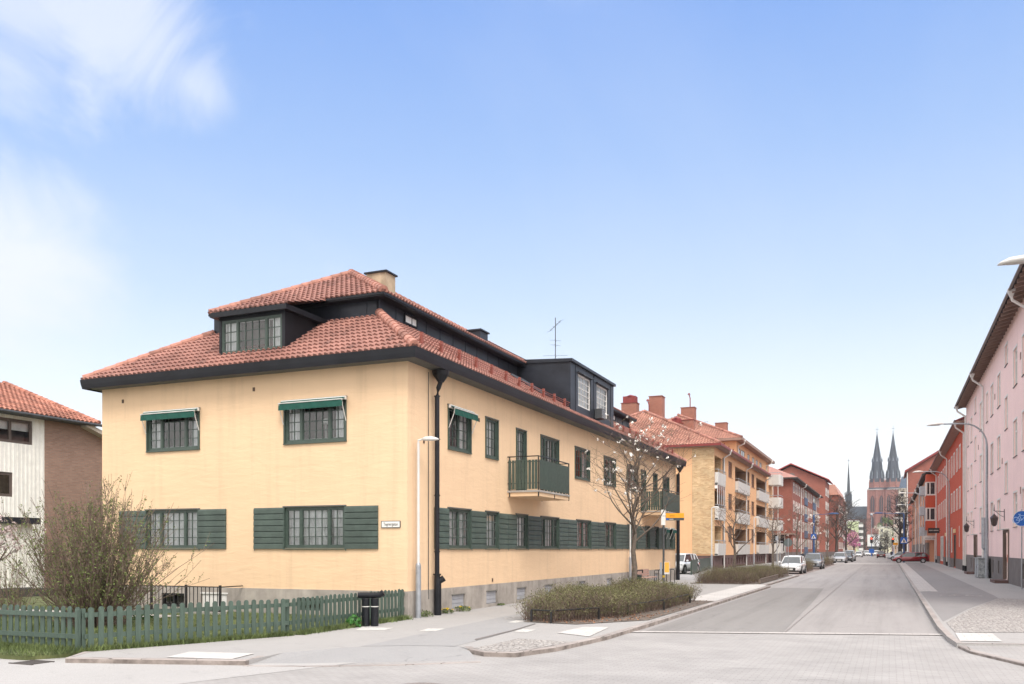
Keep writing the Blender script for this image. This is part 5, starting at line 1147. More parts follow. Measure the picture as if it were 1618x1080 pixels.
# ------------------------------------------------------------ generic street block
def block(name, label, X0, X1, Y0, Y1, ze, wm, face, plinth=None, ph=.8, roof='hip', rise=3.5, over=.6, rm=None, eavem=None, group=None, loc=None, plug=True, sideover=None, cat='building'):
    """box building; face 'E' looks on the street from the left side, 'W' from the right side"""
    fx = X1 if face == 'E' else X0
    r = root(name, (fx, Y0, 0), label, cat, group)
    m_ = MB(); m_.box(X0, X1, Y0, Y1, ph if plinth else -.2, ze); wl = m_.build('wall', wm, r)
    if plinth: m_ = MB(); m_.box(X0 - .03, X1 + .03, Y0 - .03, Y1 + .03, -.2, ph); m_.build('plinth', plinth, r)
    rm = rm or M_REDR; eavem = eavem or M_EAVB; o = over; so_ = over if sideover is None else sideover; xm = (X0 + X1) / 2
    m_ = MB(); ax, bx, ay, by = X0 - o, X1 + o, Y0 - so_, Y1 + so_
    if roof != 'gable_s': m_.box(ax, bx, ay, by, ze, ze + .2); m_.build('eave', eavem, r)
    m_ = MB(); z = ze + .2
    if roof == 'hip':
        k = min((bx - ax) / 2, (by - ay) / 2) ; P = [(ax, ay, z), (bx, ay, z), (bx, by, z), (ax, by, z)]; T1, T2 = (xm, ay + k, z + rise), (xm, by - k, z + rise)
        m_.face([P[0], P[1], T1]); m_.face([P[1], P[2], T2, T1]); m_.face([P[2], P[3], T2]); m_.face([P[3], P[0], T1, T2])
    elif roof == 'gable_s':      # gable end looks down the street
        z = ze
        for q in (Y0, Y1): pass
        m_.rings([[(ax, ay, z - .1), (xm, ay, z + rise), (bx, ay, z - .1), (bx, ay, z + .12), (xm, ay, z + rise + .24), (ax, ay, z + .12)], [(ax, by, z - .1), (xm, by, z + rise), (bx, by, z - .1), (bx, by, z + .12), (xm, by, z + rise + .24), (ax, by, z + .12)]])
        g_ = MB(); g_.rings([[(X0, Y0, z), (X1, Y0, z), (xm, Y0, z + rise * (X1 - X0) / (bx - ax))], [(X0, Y1, z), (X1, Y1, z), (xm, Y1, z + rise * (X1 - X0) / (bx - ax))]]); g_.build('gable', wm, r)
    elif roof == 'mansard':
        i = 1.1; m_.rings([[(ax + .3, ay + .2, z), (bx - .3, ay + .2, z), (bx - .3, by - .2, z), (ax + .3, by - .2, z)], [(ax + i + .2, ay + .3, z + rise), (bx - i - .2, ay + .3, z + rise), (bx - i - .2, by - .3, z + rise), (ax + i + .2, by - .3, z + rise)]])
    elif roof == 'flat': m_.box(ax + o * .6, bx - o * .6, ay + o * .6, by - o * .6, z, z + .25)
    m_.build('roof', rm, r)
    return r
M_WWIN = S('window_white', (.68, .66, .63), .5, .05)
M_PLG = S('grey_stone', (.17, .15, .145), .9, .15, 2, streak=.2)
# red brick block with blue panels
b1 = block('brick_building', 'red brick block with narrow white windows and blue balcony panels', -32, -14, 145, 202, 13.0, M_RBR, 'E', M_PLG, 1.5, 'hip', 4.6, .9, M_REDR, S('eave_dark', (.06, .045, .04), .8))
rowz = [(2.0, 3.75), (4.95, 6.75), (7.95, 9.7), (10.9, 12.6)]
for pa, pb in ((1253, 1255.6), (1256.7, 1258.8), (1259.8, 1261.4), (1262.3, 1264.2), (1265.8, 1267.4), (1268.2, 1270), (1276.3, 1278), (1278.8, 1280.2), (1281, 1282.5), (1289.3, 1290.4), (1291.2, 1292.4), (1293, 1294.3)):
    for c, d in rowz: q_ = (yX(pb, -14) - yX(pa, -14)) * .17; fwindow(b1, TE(-14), yX(pa, -14) + q_, yX(pb, -14) - q_, c, d, M_WWIN, 1, 1, fw=.16, blind=.3)
M_BLP = S('blue_panel', (.08, .125, .21), .6, .1)
for pa, pb in ((1271, 1275.4), (1284, 1288.4)):
    a, b = yX(pa, -14), yX(pb, -14)
    for zi, (c, d) in enumerate(rowz):
        m_ = MB(); m_.box(-14.02, -13.85, a, b, c - 1.0, c + .35); m_.build('balcony', M_BLP, b1)
        fwindow(b1, TE(-14), a + .2, b - .2, c - .7, d, M_WWIN, 3, 1, fw=.12)
for y in (yX(1266, -14) - 1, yX(1290, -14) - 2): m_ = MB(); pipe(m_, -14, y, 12.3, 0, -13.15, 13.1, .08, sx=1); m_.build('downpipe', M_OFFW, b1)
m_ = MB(); m_.box(-18.4, -13.9, 144.2, 152, 4.25, 4.5); m_.build('canopy', M_EAVB, b1)
m_ = MB(); m_.box(-18.2, -15.0, 144.95, 144.98, 1.5, 4.2); ww = m_.build('shop_glazing', M_DGLASS, b1); m_ = MB()
for q in (-18.2, -17.2, -16.2, -15.1): m_.box(q - .06, q + .06, 144.9, 144.96, 1.5, 4.2)
m_.box(-18.2, -15.0, 144.9, 144.96, 1.45, 1.6); m_.build('mullions', M_WWIN, ww)
# tall brick gable block
b2 = block('brick_building', 'tall red brick block with a plain gable and a round vent', -29.5, -14, 223, 238, 18.4, M_RBR, 'E', M_PLG, 1.3, 'gable_s', 4.0, .9, S('gable_red_sheet', (.36, .05, .04), .5, .1))
m_ = MB(); m_.T = TS(223) @ Tr((-21.7, -.04, 19.4)) @ Matrix.Rotation(R(90), 4, 'X'); m_.lathe((0, 0, -.03), [(.9, 0), (.9, .08)], 20); m_.build('round_vent', M_PLG, b2)
for z in (1.8, 4.9, 8.2, 11.5, 14.8): fwindow(b2, TE(-14), 224.3, 228.8, z, z + 1.9, M_WWIN, 4, 1, fw=.2, blind=.4); fwindow(b2, TE(-14), 231, 236, z, z + 1.9, M_WWIN, 4, 1, fw=.2, blind=.4)
M_COP = S('salmon_copper', (.48, .24, .18), .5, .12, .5)
b3 = block('brick_building', 'dark red brick building with a salmon coloured sheet-metal mansard, behind bare trees', -24, -12.4, 250, 276, 16.3, M_RBR2, 'E', M_PLG, 1.3, 'mansard', 2.6, .4, M_COP, M_COP)
for z in (2, 5.3, 8.6, 12): 
    for y in (252, 257, 262, 267, 272): fwindow(b3, TE(-12.4), y, y + 2.6, z, z + 1.8, M_WWIN, 2, 1, fw=.18)
b4 = block('brick_building', 'narrow red brick building with salmon roof, beyond the mansard block', -24, -13.0, 284, 306, 16.6, M_RBR, 'E', M_PLG, 1.3, 'mansard', 2.8, .4, M_COP, M_COP)
for z in (2, 5.3, 8.6, 12): 
    for y in (286, 292, 298): fwindow(b4, TE(-13.0), y, y + 2.6, z, z + 1.8, M_WWIN, 2, 1, fw=.18); m_ = MB(); m_.box(-13.0, -12.3, y, y + 2.8, z - .8, z + .3); m_.build('balcony', M_BALC, b4)
b5 = block('apartment_building', 'pale grey-white building with stacked balconies beyond the salmon roofs', -24, -13.6, 316, 332, 16.5, S('pale_wall', (.50, .49, .46), .9), 'E', None, 0, 'flat', 1, .3, M_PLG, M_PLG)
for z in (2, 5, 8, 11, 14):
    m_ = MB(); m_.box(-13.6, -12.9, 318, 322, z - .6, z + .5); m_.build('balcony', M_BALC, b5); fwindow(b5, TE(-13.6), 318, 322, z + .6, z + 2, M_WBR, 2, 1); fwindow(b5, TE(-13.6), 325, 329, z, z + 1.7, M_WBR, 2, 1)
b6 = block('brick_building', 'low yellow-brown brick building in front of the cathedral nave', -30, -14.5, 345, 450, 9.6, M_YB, 'E', None, 0, 'flat', 1, .4, M_PLG, M_PLG)
for z in (2, 5.2): 
    for k in range(12): fwindow(b6, TE(-14.5), 350 + k * 8, 353 + k * 8, z, z + 1.8, M_WWIN, 2, 1, fw=.2)
b7 = block('apartment_building', 'pale green block with a column of white balconies', -26, -14.8, 500, 520, 16.6, S('pale_green_wall', (.46, .53, .32), .9), 'E', None, 0, 'flat', 1, .2, M_OFFW, M_OFFW)
for z in (1.5, 4.6, 7.7, 10.8, 13.9):
    m_ = MB(); m_.box(-14.8, -12.6, 499.5, 503, z - .4, z + 1.0); m_.build('balcony', M_BALC, b7); fwindow(b7, TE(-14.8), 504, 508, z, z + 2, M_WBR, 2, 1)
m_ = MB(); m_.box(-14.8, -12.8, 502, 503, 0, 16); m_.build('balcony_recess', S('recess_grey', (.18, .18, .17), .9), b7)

# ------------------------------------------------------------ right side: pink building
M_PINK = plaster('pink_plaster', (.90, .67, .64), .04, .07)
PX, PY0, PY1, PZ = 6.4, 32.0, 89.65, 15.0
pk = root('pink_building', (PX, PY1, 0), 'tall pink plastered building with grey stone base and white window frames', 'building')
PC = [(36.5, 38.1), (40.2, 41.8), (44.2, 45.8), (47.8, 49.4), (51.5, 53.0), (55.0, 56.5), (62.95, 64.5), (67.0, 68.5), (70.4, 71.6), (74.9, 76.5), (83.2, 84.6), (86.6, 87.9)]
PR = [(3.22, 5.1), (7.1, 9.1), (11.0, 13.05)]
ops = [(-b, -a, c, d) for a, b in PC for c, d in PR] + [(-a - 1.3, -a, c, d) for a in (59.2, 79.6) for c, d in ((5.3, 7.1), (9.1, 11.0), (12.9, 14.1))] + [(-a - 1.0, -a, 13.35, 14.3) for a in ()]
DR = [(58.6, 61.0), (78.7, 81.2)]
opd = [(-b, -a, .18, 3.1) for a, b in DR]
mb = MB(); panel(mb, TW(PX), -PY1, -PY0, 1.5, PZ, ops + opd, .16); mb.face([(PX, PY1, 1.5), (PX + 12, PY1, 1.5), (PX + 12, PY1, PZ), (PX, PY1, PZ)]); mb.face([(PX, PY0, 1.5), (PX + 12, PY0, 1.5), (PX + 12, PY0, PZ), (PX, PY0, PZ)])
mb.build('wall', M_PINK, pk)
mb = MB(); panel(mb, TW(PX - .04), -PY1, -PY0, -.2, 1.5, [(-b, -a, .0, 1.5) for a, b in DR] + [(-y - .75, -y, .45, 1.25) for y in (52, 63.2, 66.5, 72.5, 83.6)], .18); mb.face([(PX - .04, PY0, 1.5), (PX + .0, PY0, 1.5), (PX, PY1, 1.5), (PX - .04, PY1, 1.5)]); mb.build('plinth', M_PLG, pk)
for y in (52, 63.2, 66.5, 72.5, 83.6): m_ = MB(); m_.T = TW(PX); m_.box(-y - .75, -y, .08, .12, .45, 1.25); m_.build('cellar_pane', M_DGLASS, pk)
for a, b in PC:
    for c, d in PR: window(pk, TW(PX), -b, -a, c, d, M_WWIN, ((1, 1), (1, 1)), 1, rec=.08, fw=.10, mun=0, trans=.7, curtain='mid', sill=M_DGREY, deep=.3)
for a in (59.2, 79.6):
    for c, d in ((5.3, 7.1), (9.1, 11.0), (12.9, 14.1)): window(pk, TW(PX), -a - 1.3, -a, c, d, M_WWIN, ((1, 1),), 1, rec=.08, fw=.10, mun=0, trans=.5, curtain='full', sill=M_DGREY, deep=.3)
# plaster window surrounds
for a, b, c, d in ops:
    mb = MB(); mb.T = TW(PX); mb.rings([[(x_, yy, z_2) for x_, z_2 in ((a - .1, c), (a - .1, d + .1), (b + .1, d + .1), (b + .1, c), (b, c), (b, d), (a, d), (a, c))] for yy in (-.025, .0)]); mb.build('window_surround', M_WWIN, pk)
M_DOOR = S('door_brown', (.085, .055, .042), .55, .2, 5)
for a, b in DR:
    m_ = MB(); m_.T = TW(PX); m_.box(-b - .1, -b + .12, -.07, .1, .16, 3.12); m_.box(-a - .12, -a + .1, -.07, .1, .16, 3.12); m_.box(-b + .12, -a - .12, -.07, .1, 2.98, 3.12); fr = m_.build('door_frame', S('door_stone', (.17, .125, .105), .8, .1), pk)
    m_ = MB(); m_.T = TW(PX); m_.box(-b + .12, -a - .12, .18, .24, .18, 2.98); m_.box(-(a + b) / 2 - .02, -(a + b) / 2 + .02, .165, .18, .2, 2.4); m_.box(-b + .12, -a - .12, .165, .18, 2.4, 2.46)
    for s_ in (-1, 1): c_ = -(a + b) / 2 + s_ * .5; m_.box(c_ - .32, c_ + .32, .165, .18, .35, 1.1); m_.box(c_ - .32, c_ + .32, .165, .18, 1.3, 2.3)
    dr = m_.build('door', M_DOOR, pk)
    m_ = MB(); m_.T = TW(PX); m_.tube([(-(a + b) / 2 + .1, .165, 1.1), (-(a + b) / 2 + .1, .10, 1.15), (-(a + b) / 2 + .1, .10, 1.4)], .015, 6); m_.build('handle', M_GREY, dr)
    m_ = MB(); m_.box(PX - .75, PX - .05, a - .15, b + .15, -.05, .17); m_.box(PX - .05, PX + .3, a, b, -.05, .17); m_.build('step', M_BPL, pk)
    m_ = MB(); m_.box(PX - .3, PX - .0, a - .1, b + .1, 3.14, 3.2); m_.build('door_cap', M_WWIN, pk)
# eaves: sloping rafters and boarding, tiled edge
EXo = PX - .86
mb = MB(); mb.rings([[(EXo, y, PZ - .16), (EXo, y, PZ - .04), (PX + 6, y, PZ + 2.6), (PX + 6, y, PZ + 2.4), (PX, y, PZ + .12)] for y in (PY0 - .5, PY1 + .5)]); mb.build('roof', M_TILE2, pk)
y = PY0
while y < PY1 + .4:
    mb = MB(); mb.rings([[(EXo + .06, q, PZ - .34), (EXo + .06, q, PZ - .17), (PX + .05, q, PZ + .1), (PX + .05, q, PZ - .12)] for q in (y, y + .12)]); y += .95
    mb.build('rafter', M_EAVB, pk)
mb = MB(); mb.tube([(EXo - .05, PY0 - .5, PZ - .14), (EXo - .05, PY1 + .5, PZ - .14)], .075, 8); mb.build('gutter', S('gutter_grey_brown', (.14, .11, .10), .5), pk)
mb = MB(); mb.face([(EXo, PY1 + .45, PZ - .15), (PX + 3, PY1 + .45, PZ + 1), (PX + 3, PY1 + .45, PZ + .6), (PX, PY1 + .45, PZ - .2)]); mb.build('eave_end', M_EAVB, pk)
def rpipe(par, X, y, zt, zg, r=.07, out=.82, mat=None, boot=True, nm='downpipe'):
    m_ = MB(); ex = X - out
    m_.rings([[(ex + sx_ * s, y + sy_ * s, zt + z) for sx_, sy_ in ((-1, -1), (1, -1), (1, 1), (-1, 1))] for s, z in ((.18, .0), (.16, -.12), (.07, -.38))])
    m_.tube([(ex, y, zt - .35), (ex + .05, y, zt - .55), (X - .12, y, zt - 1.05), (X - .12, y, zt - 1.3), (X - .12, y, zg + (.5 if boot else 0))], r, 10); o = m_.build(nm, mat or M_OFFW, par)
    if boot: m_ = MB(); m_.tube([(X - .12, y, zg + .5), (X - .12, y, zg)], r * 1.5, 10); m_.build('pipe_boot', M_BLACK, o)
    return o
rpipe(pk, PX, 50.2, PZ - .1, 0); rpipe(pk, PX, 72.9, PZ - .1, 0); rpipe(pk, PX, 88.9, PZ - .1, 0, r=.08)
m_ = MB(); m_.box(PX - .05, PX - .0, 69, 69.06, 0, 0) if 0 else m_.tube([(PX - .15, 70.2, .0), (PX - .15, 70.2, 1.9), (PX - .3, 70.0, 2.1), (PX - .3, 70.0, 4.2)], .16, 10); m_.build('vent_duct', M_GREY, pk)
for (y, z) in ((53.6, 12.2), (53.6, 5.1), (61.9, 7.4), (66.0, 12.0), (77.6, 9.9)): m_ = MB(); m_.T = TW(PX); m_.box(-y - .12, -y + .12, -.03, 0, z - .18, z + .18); m_.build('wall_vent', M_EAVB, pk)
def lantern(label, y):
    r = root('wall_lantern', (PX, y, 3.7), label, 'lantern', 'black lanterns on the pink wall'); x = PX - .55
    m_ = MB(); m_.tube([(PX, y, 4.25), (x, y, 4.3), (x, y, 4.1)], .02, 6); m_.tube([(PX, y, 3.9), (PX - .25, y, 4.05), (x + .05, y, 4.3)], .014, 5); m_.lathe((x, y, 4.3), [(.03, 0), (.01, .4)], 6); m_.box(PX - .03, PX, y - .05, y + .05, 3.7, 4.4); m_.build('bracket', M_IRON, r)
    m_ = MB(); m_.lathe((x, y, 3.38), [(.05, 0), (.13, .10), (.20, .48), (.24, .50), (.10, .66), (.03, .74)], 6); m_.build('lamp_body', S('lantern_glass', (.07, .05, .045), .3), r)
    m_ = MB(); 
    for k in range(6): a = k * math.pi / 3; m_.tube([(x + .05 * math.cos(a), y + .05 * math.sin(a), 3.38), (x + .135 * math.cos(a), y + .135 * math.sin(a), 3.48), (x + .205 * math.cos(a), y + .205 * math.sin(a), 3.86)], .012, 4)
    m_.build('cage', M_IRON, r)
lantern('black wall lantern beside the nearer door of the pink building', 60.8); lantern('black wall lantern beside the farther door of the pink building', 81.6)
cb = root('utility_cabinet', (5.85, 68.6, 0), 'grey utility cabinet with faded graffiti against the pink building', 'cabinet')
m_ = MB(); m_.box(5.6, 6.25, 68.2, 71.0, .05, 1.35); m_.box(5.55, 6.3, 68.1, 71.1, 1.35, 1.4); m_.box(5.65, 6.2, 68.25, 70.95, 0, .05); m_.build('housing', S('cabinet_grey', (.24, .26, .28), .6, .45, 7, c2=(.33, .35, .36)), cb)
m_ = MB(); m_.box(5.585, 5.6, 69.59, 69.61, .1, 1.3); m_.box(5.57, 5.6, 69.4, 69.45, .7, .85); m_.build('door_seam', M_DGREY, cb)

# ------------------------------------------------------------ red plaster building with its bay
M_REDP = plaster('red_plaster', (.52, .105, .06), .06, .1)
QY0, QY1, QZ = 90.2, 148.0, 13.7
rd = root('red_building', (PX, QY0, 0), 'brick-red plastered building with rows of slim white windows and a projecting bay', 'building')
cen = [1516.9, 1512.3, 1508, 1504, 1500.2, 1493.6, 1490.8, 1488, 1485.3, 1482.8]
RC = [(yX(c, PX) - .75, yX(c, PX) + .75) for c in cen]
ops = [(-b, -a, c, d) for a, b in RC for c, d in ((6.0, 8.0), (9.95, 12.1))]
gnd = [(98.0, 99.2, 2.2, 4.3), (109.0, 111.5, 1.6, 4.4), (112.8, 116, .4, 4.4), (126, 134, .4, 3.7)]
dors = [(102.8, 106.2, .1, 3.5), (118.5, 121.5, .1, 3.3)]
mb = MB(); panel(mb, TW(PX), -QY1, -QY0, .0, QZ, ops + [(-b, -a, c, d) for a, b, c, d in gnd + dors], .16); mb.face([(PX, QY1, 0), (PX + 12, QY1, 0), (PX + 12, QY1, QZ), (PX, QY1, QZ)])
mb.build('wall', M_REDP, rd)
for a, b in ((QY0, 102.8), (106.2, 112.8), (116, 118.5), (121.5, 126), (134, QY1)): mb = MB(); mb.box(PX - .05, PX - .002, a, b, -.2, 1.0); mb.build('plinth', M_PLG, rd)
for a, b in RC:
    for c, d in ((6.0, 8.0), (9.95, 12.1)): window(rd, TW(PX), -b, -a, c, d, M_WWIN, ((1, 1),), 1, rec=.04, fw=.14, mun=0, trans=.7, curtain='mid', sill=M_WWIN, deep=.3)
for a, b, c, d in ops:
    mb = MB(); mb.T = TW(PX); mb.rings([[(x_, yy, z_2) for x_, z_2 in ((a - .16, c), (a - .16, d + .16), (b + .16, d + .16), (b + .16, c), (b, c), (b, d), (a, d), (a, c))] for yy in (-.04, .0)]); mb.build('window_surround', M_WWIN, rd)
for a, b, c, d in gnd: window(rd, TW(PX), -b, -a, c, d, M_WWIN, ((1, 1), (1, 1)) if b - a < 4 else ((1, 1), (1, 1), (1, 1), (1, 1)), 1, rec=.03, fw=.2, mun=0, curtain=None, deep=.6, name='shop_window')
for a, b, c, d in dors: m_ = MB(); m_.T = TW(PX); m_.box(-b, -a, .1, .16, c, d); m_.box(-b, -b + .2, -.02, .1, c, d); m_.box(-a - .2, -a, -.02, .1, c, d); m_.build('door', M_DOOR, rd)
m_ = MB(); m_.T = TW(PX); m_.box(-105.6, -103.4, -.12, 0, 3.7, 4.1); m_.build('door_light', S('cream_sign', (.70, .55, .30), .6), rd); m_ = MB(); m_.T = TW(PX); m_.box(-121.0, -119.2, -.12, 0, 3.55, 3.95); m_.build('door_light', S('cream_sign', (.7, .55, .3), .6), rd)
m_ = MB(); eo = PX - .85; m_.rings([[(eo, y, QZ - .1), (eo, y, QZ + .05), (PX + 6, y, QZ + 3), (PX + 6, y, QZ + 2.8), (PX, y, QZ + .25)] for y in (QY0, QY1 + .6)]); m_.build('roof', M_REDM, rd)
m_ = MB(); m_.rings([[(eo + .02, y, QZ - .12), (PX + .02, y, QZ - .12), (PX + .02, y, QZ - .02), (eo + .02, y, QZ - .02)] for y in (QY0, QY1 + .5)]); m_.build('soffit', S('soffit_tan', (.33, .22, .18), .9), rd)
m_ = MB(); m_.tube([(eo - .05, QY0, QZ), (eo - .05, QY1 + .6, QZ)], .08, 8); m_.build('gutter', S('gutter_red_brown', (.16, .09, .08), .5), rd)
for y in (91.0, yX(1496, PX - .12), yX(1479, PX - .12) - .5): rpipe(rd, PX, y, QZ, 0, r=.08)
# bay
m_ = MB(); m_.rings([[(5.2, 148.02, z), (6.7, 148.02, z), (6.7, 153, z), (5.2, 153, z)] for z in (4.9, 6.2)] ); 
m_ = MB(); m_.box(5.15, 6.5, 148.02, 152.5, 4.9, 6.25); m_.box(5.15, 6.5, 148.02, 152.5, 8.25, 10.1); m_.box(5.15, 6.5, 148.02, 152.5, 12.15, 13.3); m_.box(5.3, 6.5, 148.5, 152.3, 6.25, 12.15); bay = m_.build('bay', M_REDP, rd)
for z0, z1 in ((6.25, 8.25), (10.1, 12.15)):
    m_ = MB(); m_.box(5.1, 6.45, 147.98, 148.1, z0, z0 + .2); m_.box(5.1, 6.45, 147.98, 148.1, z1 - .15, z1); m_.box(5.1, 5.3, 147.98, 148.2, z0 + .2, z1 - .15); m_.box(5.58, 5.75, 147.98, 148.1, z0 + .2, z1 - .15); m_.box(6.3, 6.45, 147.98, 148.1, z0 + .2, z1 - .15); m_.box(5.1, 5.15, 148.1, 152, z0, z1); w_ = m_.build('window', M_WWIN, rd)
    m_ = MB(); m_.face([(5.3, 148.07, z0 + .2), (6.3, 148.07, z0 + .2), (6.3, 148.07, z1 - .15), (5.3, 148.07, z1 - .15)]); m_.build('pane', M_DGLASS, w_)
ps = root('shop_sign', (PX, 133, 5), 'dark projecting shop sign board with a row of pale letters on the red building', 'sign')
m_ = MB(); xl, xr_ = xY(1466.5, 133), xY(1484.5, 133); m_.box(xl, xr_, 133, 133.12, 4.15, 4.85); m_.build('board', M_IRON, ps)
m_ = MB()
for k in range(15):
    q = xl + .12 + k * (xr_ - xl - .24) / 15
    if k == 6: continue
    m_.box(q, q + .075, 132.985, 133.0, 4.46, 4.58)
m_.build('letters', S('sign_letters', (.42, .38, .36), .7), ps); m_ = MB(); m_.tube([(xr_, 133.06, 4.5), (PX + .1, 133.06, 4.5)], .03, 5); m_.build('bracket', M_IRON, ps)

# ------------------------------------------------------------ peach building, portal, brick gable, far right
M_PEACH = plaster('peach_plaster', (.66, .34, .22), .06, .1)
QX = 5.45
pc = root('peach_building', (QX, 150, 0), 'peach coloured building with grey balconies and a black eave beyond the red bay', 'building')
m_ = MB(); m_.box(QX, 18, 152.6, 254, 0, 13.4); m_.build('wall', M_PEACH, pc)
m_ = MB(); m_.box(QX - .02, QX + .3, 152.5, 254, -.2, 3.0); m_.build('base', S('peach_base', (.20, .155, .13), .9, .2), pc)
m_ = MB(); m_.rings([[(4.65, y, 13.3), (4.65, y, 13.6), (12, y, 17), (12, y, 16), (QX, y, 13.9)] for y in (150.5, 255)]); m_.build('roof', M_IRON, pc)
for k in range(11):
    for z in (4.4, 7.4, 10.6):
        y = 160 + k * 8.6; fwindow(pc, TW(QX), -y - 1.6, -y, z, z + 1.9, M_WBR, 1, 1, fw=.15)
for z in (4.1, 7.3, 10.5):
    m_ = MB(); m_.box(4.5, QX, 153.2, 157.5, z, z + .12); m_.box(4.45, 4.5, 153.2, 157.5, z, z + 1.35); m_.box(4.5, QX, 153.15, 153.2, z, z + 1.35); m_.build('balcony', S('balcony_grey', (.42, .44, .48), .5), pc)
for y in (yX(1453, QX - .1), 171, 188, 214): rpipe(pc, QX, y, 13.4, 0, out=.8, boot=False, r=.09)
m_ = MB(); m_.box(4.75, 6.9, 149.2, 149.7, 3.35, 4.0); m_.box(6.35, 6.75, 149.2, 149.7, 0, 3.35); m_.box(4.75, 5.0, 149.2, 149.7, 2.7, 3.35); m_.box(4.9, 6.75, 149.7, 152.6, 3.9, 4.05); m_.build('portal', M_WWIN, pc)
m_ = MB(); m_.box(5.05, 5.9, 149.17, 149.2, 3.5, 3.75); m_.box(6.0, 6.5, 149.17, 149.2, 3.55, 3.7); m_.build('portal_lettering', S('faint_letters', (.45, .45, .45), .8), pc)
g3 = root('brick_building', (5.1, 285, 0), 'dark red brick gable building rising behind the peach one', 'building')
m_ = MB(); m_.rings([[(5.1, y, 0), (24, y, 0), (24, y, 24), (14.5, y, 30.5), (5.1, y, 25)] for y in (285, 310)]); m_.build('wall', M_RBR2, g3)
m_ = MB(); m_.rings([[(4.2, y, 24.4), (4.2, y, 25.0), (14.5, y, 31.4), (14.5, y, 30.7)] for y in (284, 311)]); m_.build('roof', M_REDM, g3)
m_ = MB(); m_.tube([(4.9, 284.8, 0), (4.9, 284.8, 24.4)], .15, 6); m_.build('downpipe', M_OFFW, g3)
for z in (3, 7, 11, 15, 19): fwindow(g3, TW(5.1), -295, -292, z, z + 2, M_WWIN, 2, 1, fw=.2)
M_PALE = S('pale_stone', (.46, .42, .36), .9, .12, .3); M_PALE2 = S('pale_pinkish_stone', (.40, .33, .29), .9, .12, .3)
f1 = block('town_building', 'pale building with a blue-grey attic, left of the dark brick gable', 3.4, 16, 370, 392, 25, M_PALE, 'W', None, 0, 'mansard', 4.5, .3, S('slate_blue', (.11, .15, .21), .6), M_PALE)
for z in (2, 6, 10, 14, 18, 22): 
    for k in range(2): fwindow(f1, TS(370), 4.1 + k * 1.9, 5.1 + k * 1.9, z, z + 2.1, M_DGREY, 1, 1, fw=.15)
    fwindow(f1, TW(3.4), -380, -377, z, z + 2.1, M_DGREY, 1, 1, fw=.15)
f2 = block('town_building', 'pinkish pale building at the far end of the street, behind the orange traffic board', 1.9, 12, 440, 470, 16.2, M_PALE2, 'W', None, 0, 'flat', 1, .3, M_PLG, M_PALE)
for z in (2, 6, 10, 13.4): 
    for k in range(2): fwindow(f2, TS(440), 2.3 + k * 1.3, 3.0 + k * 1.3, z, z + 1.8, M_DGREY, 1, 1, fw=.15)
    fwindow(f2, TW(1.9), -456, -450, z, z + 1.8, M_DGREY, 2, 1, fw=.15)
f3 = block('town_building', 'low cream building partly hidden by the white flowering tree', -5.6, 1.5, 560, 575, 14.5, S('cream_wall', (.62, .59, .44), .9), 'W', None, 0, 'flat', 1, .3, M_OFFW, M_OFFW)
for z in (2, 5.5, 9, 12): fwindow(f3, TS(560), -4.6, -3.4, z, z + 1.8, M_DGREY, 1, 1, fw=.15)
f4 = root('white_kiosk', (-11.5, 520, 0), 'large white wrapped box building in front of the cathedral', 'building')
xa, xb = xY(1370.5, 520), xY(1389.5, 520)
m_ = MB(); m_.box(xa, xb, 520, 530, 3.4, 9.8); m_.build('white_wrap', S('white_wrap', (.66, .67, .70), .6, .06, .3), f4); m_ = MB(); m_.box(xa + .5, xb - .5, 520.5, 529, 0, 3.4); m_.build('base', M_DGREY, f4)

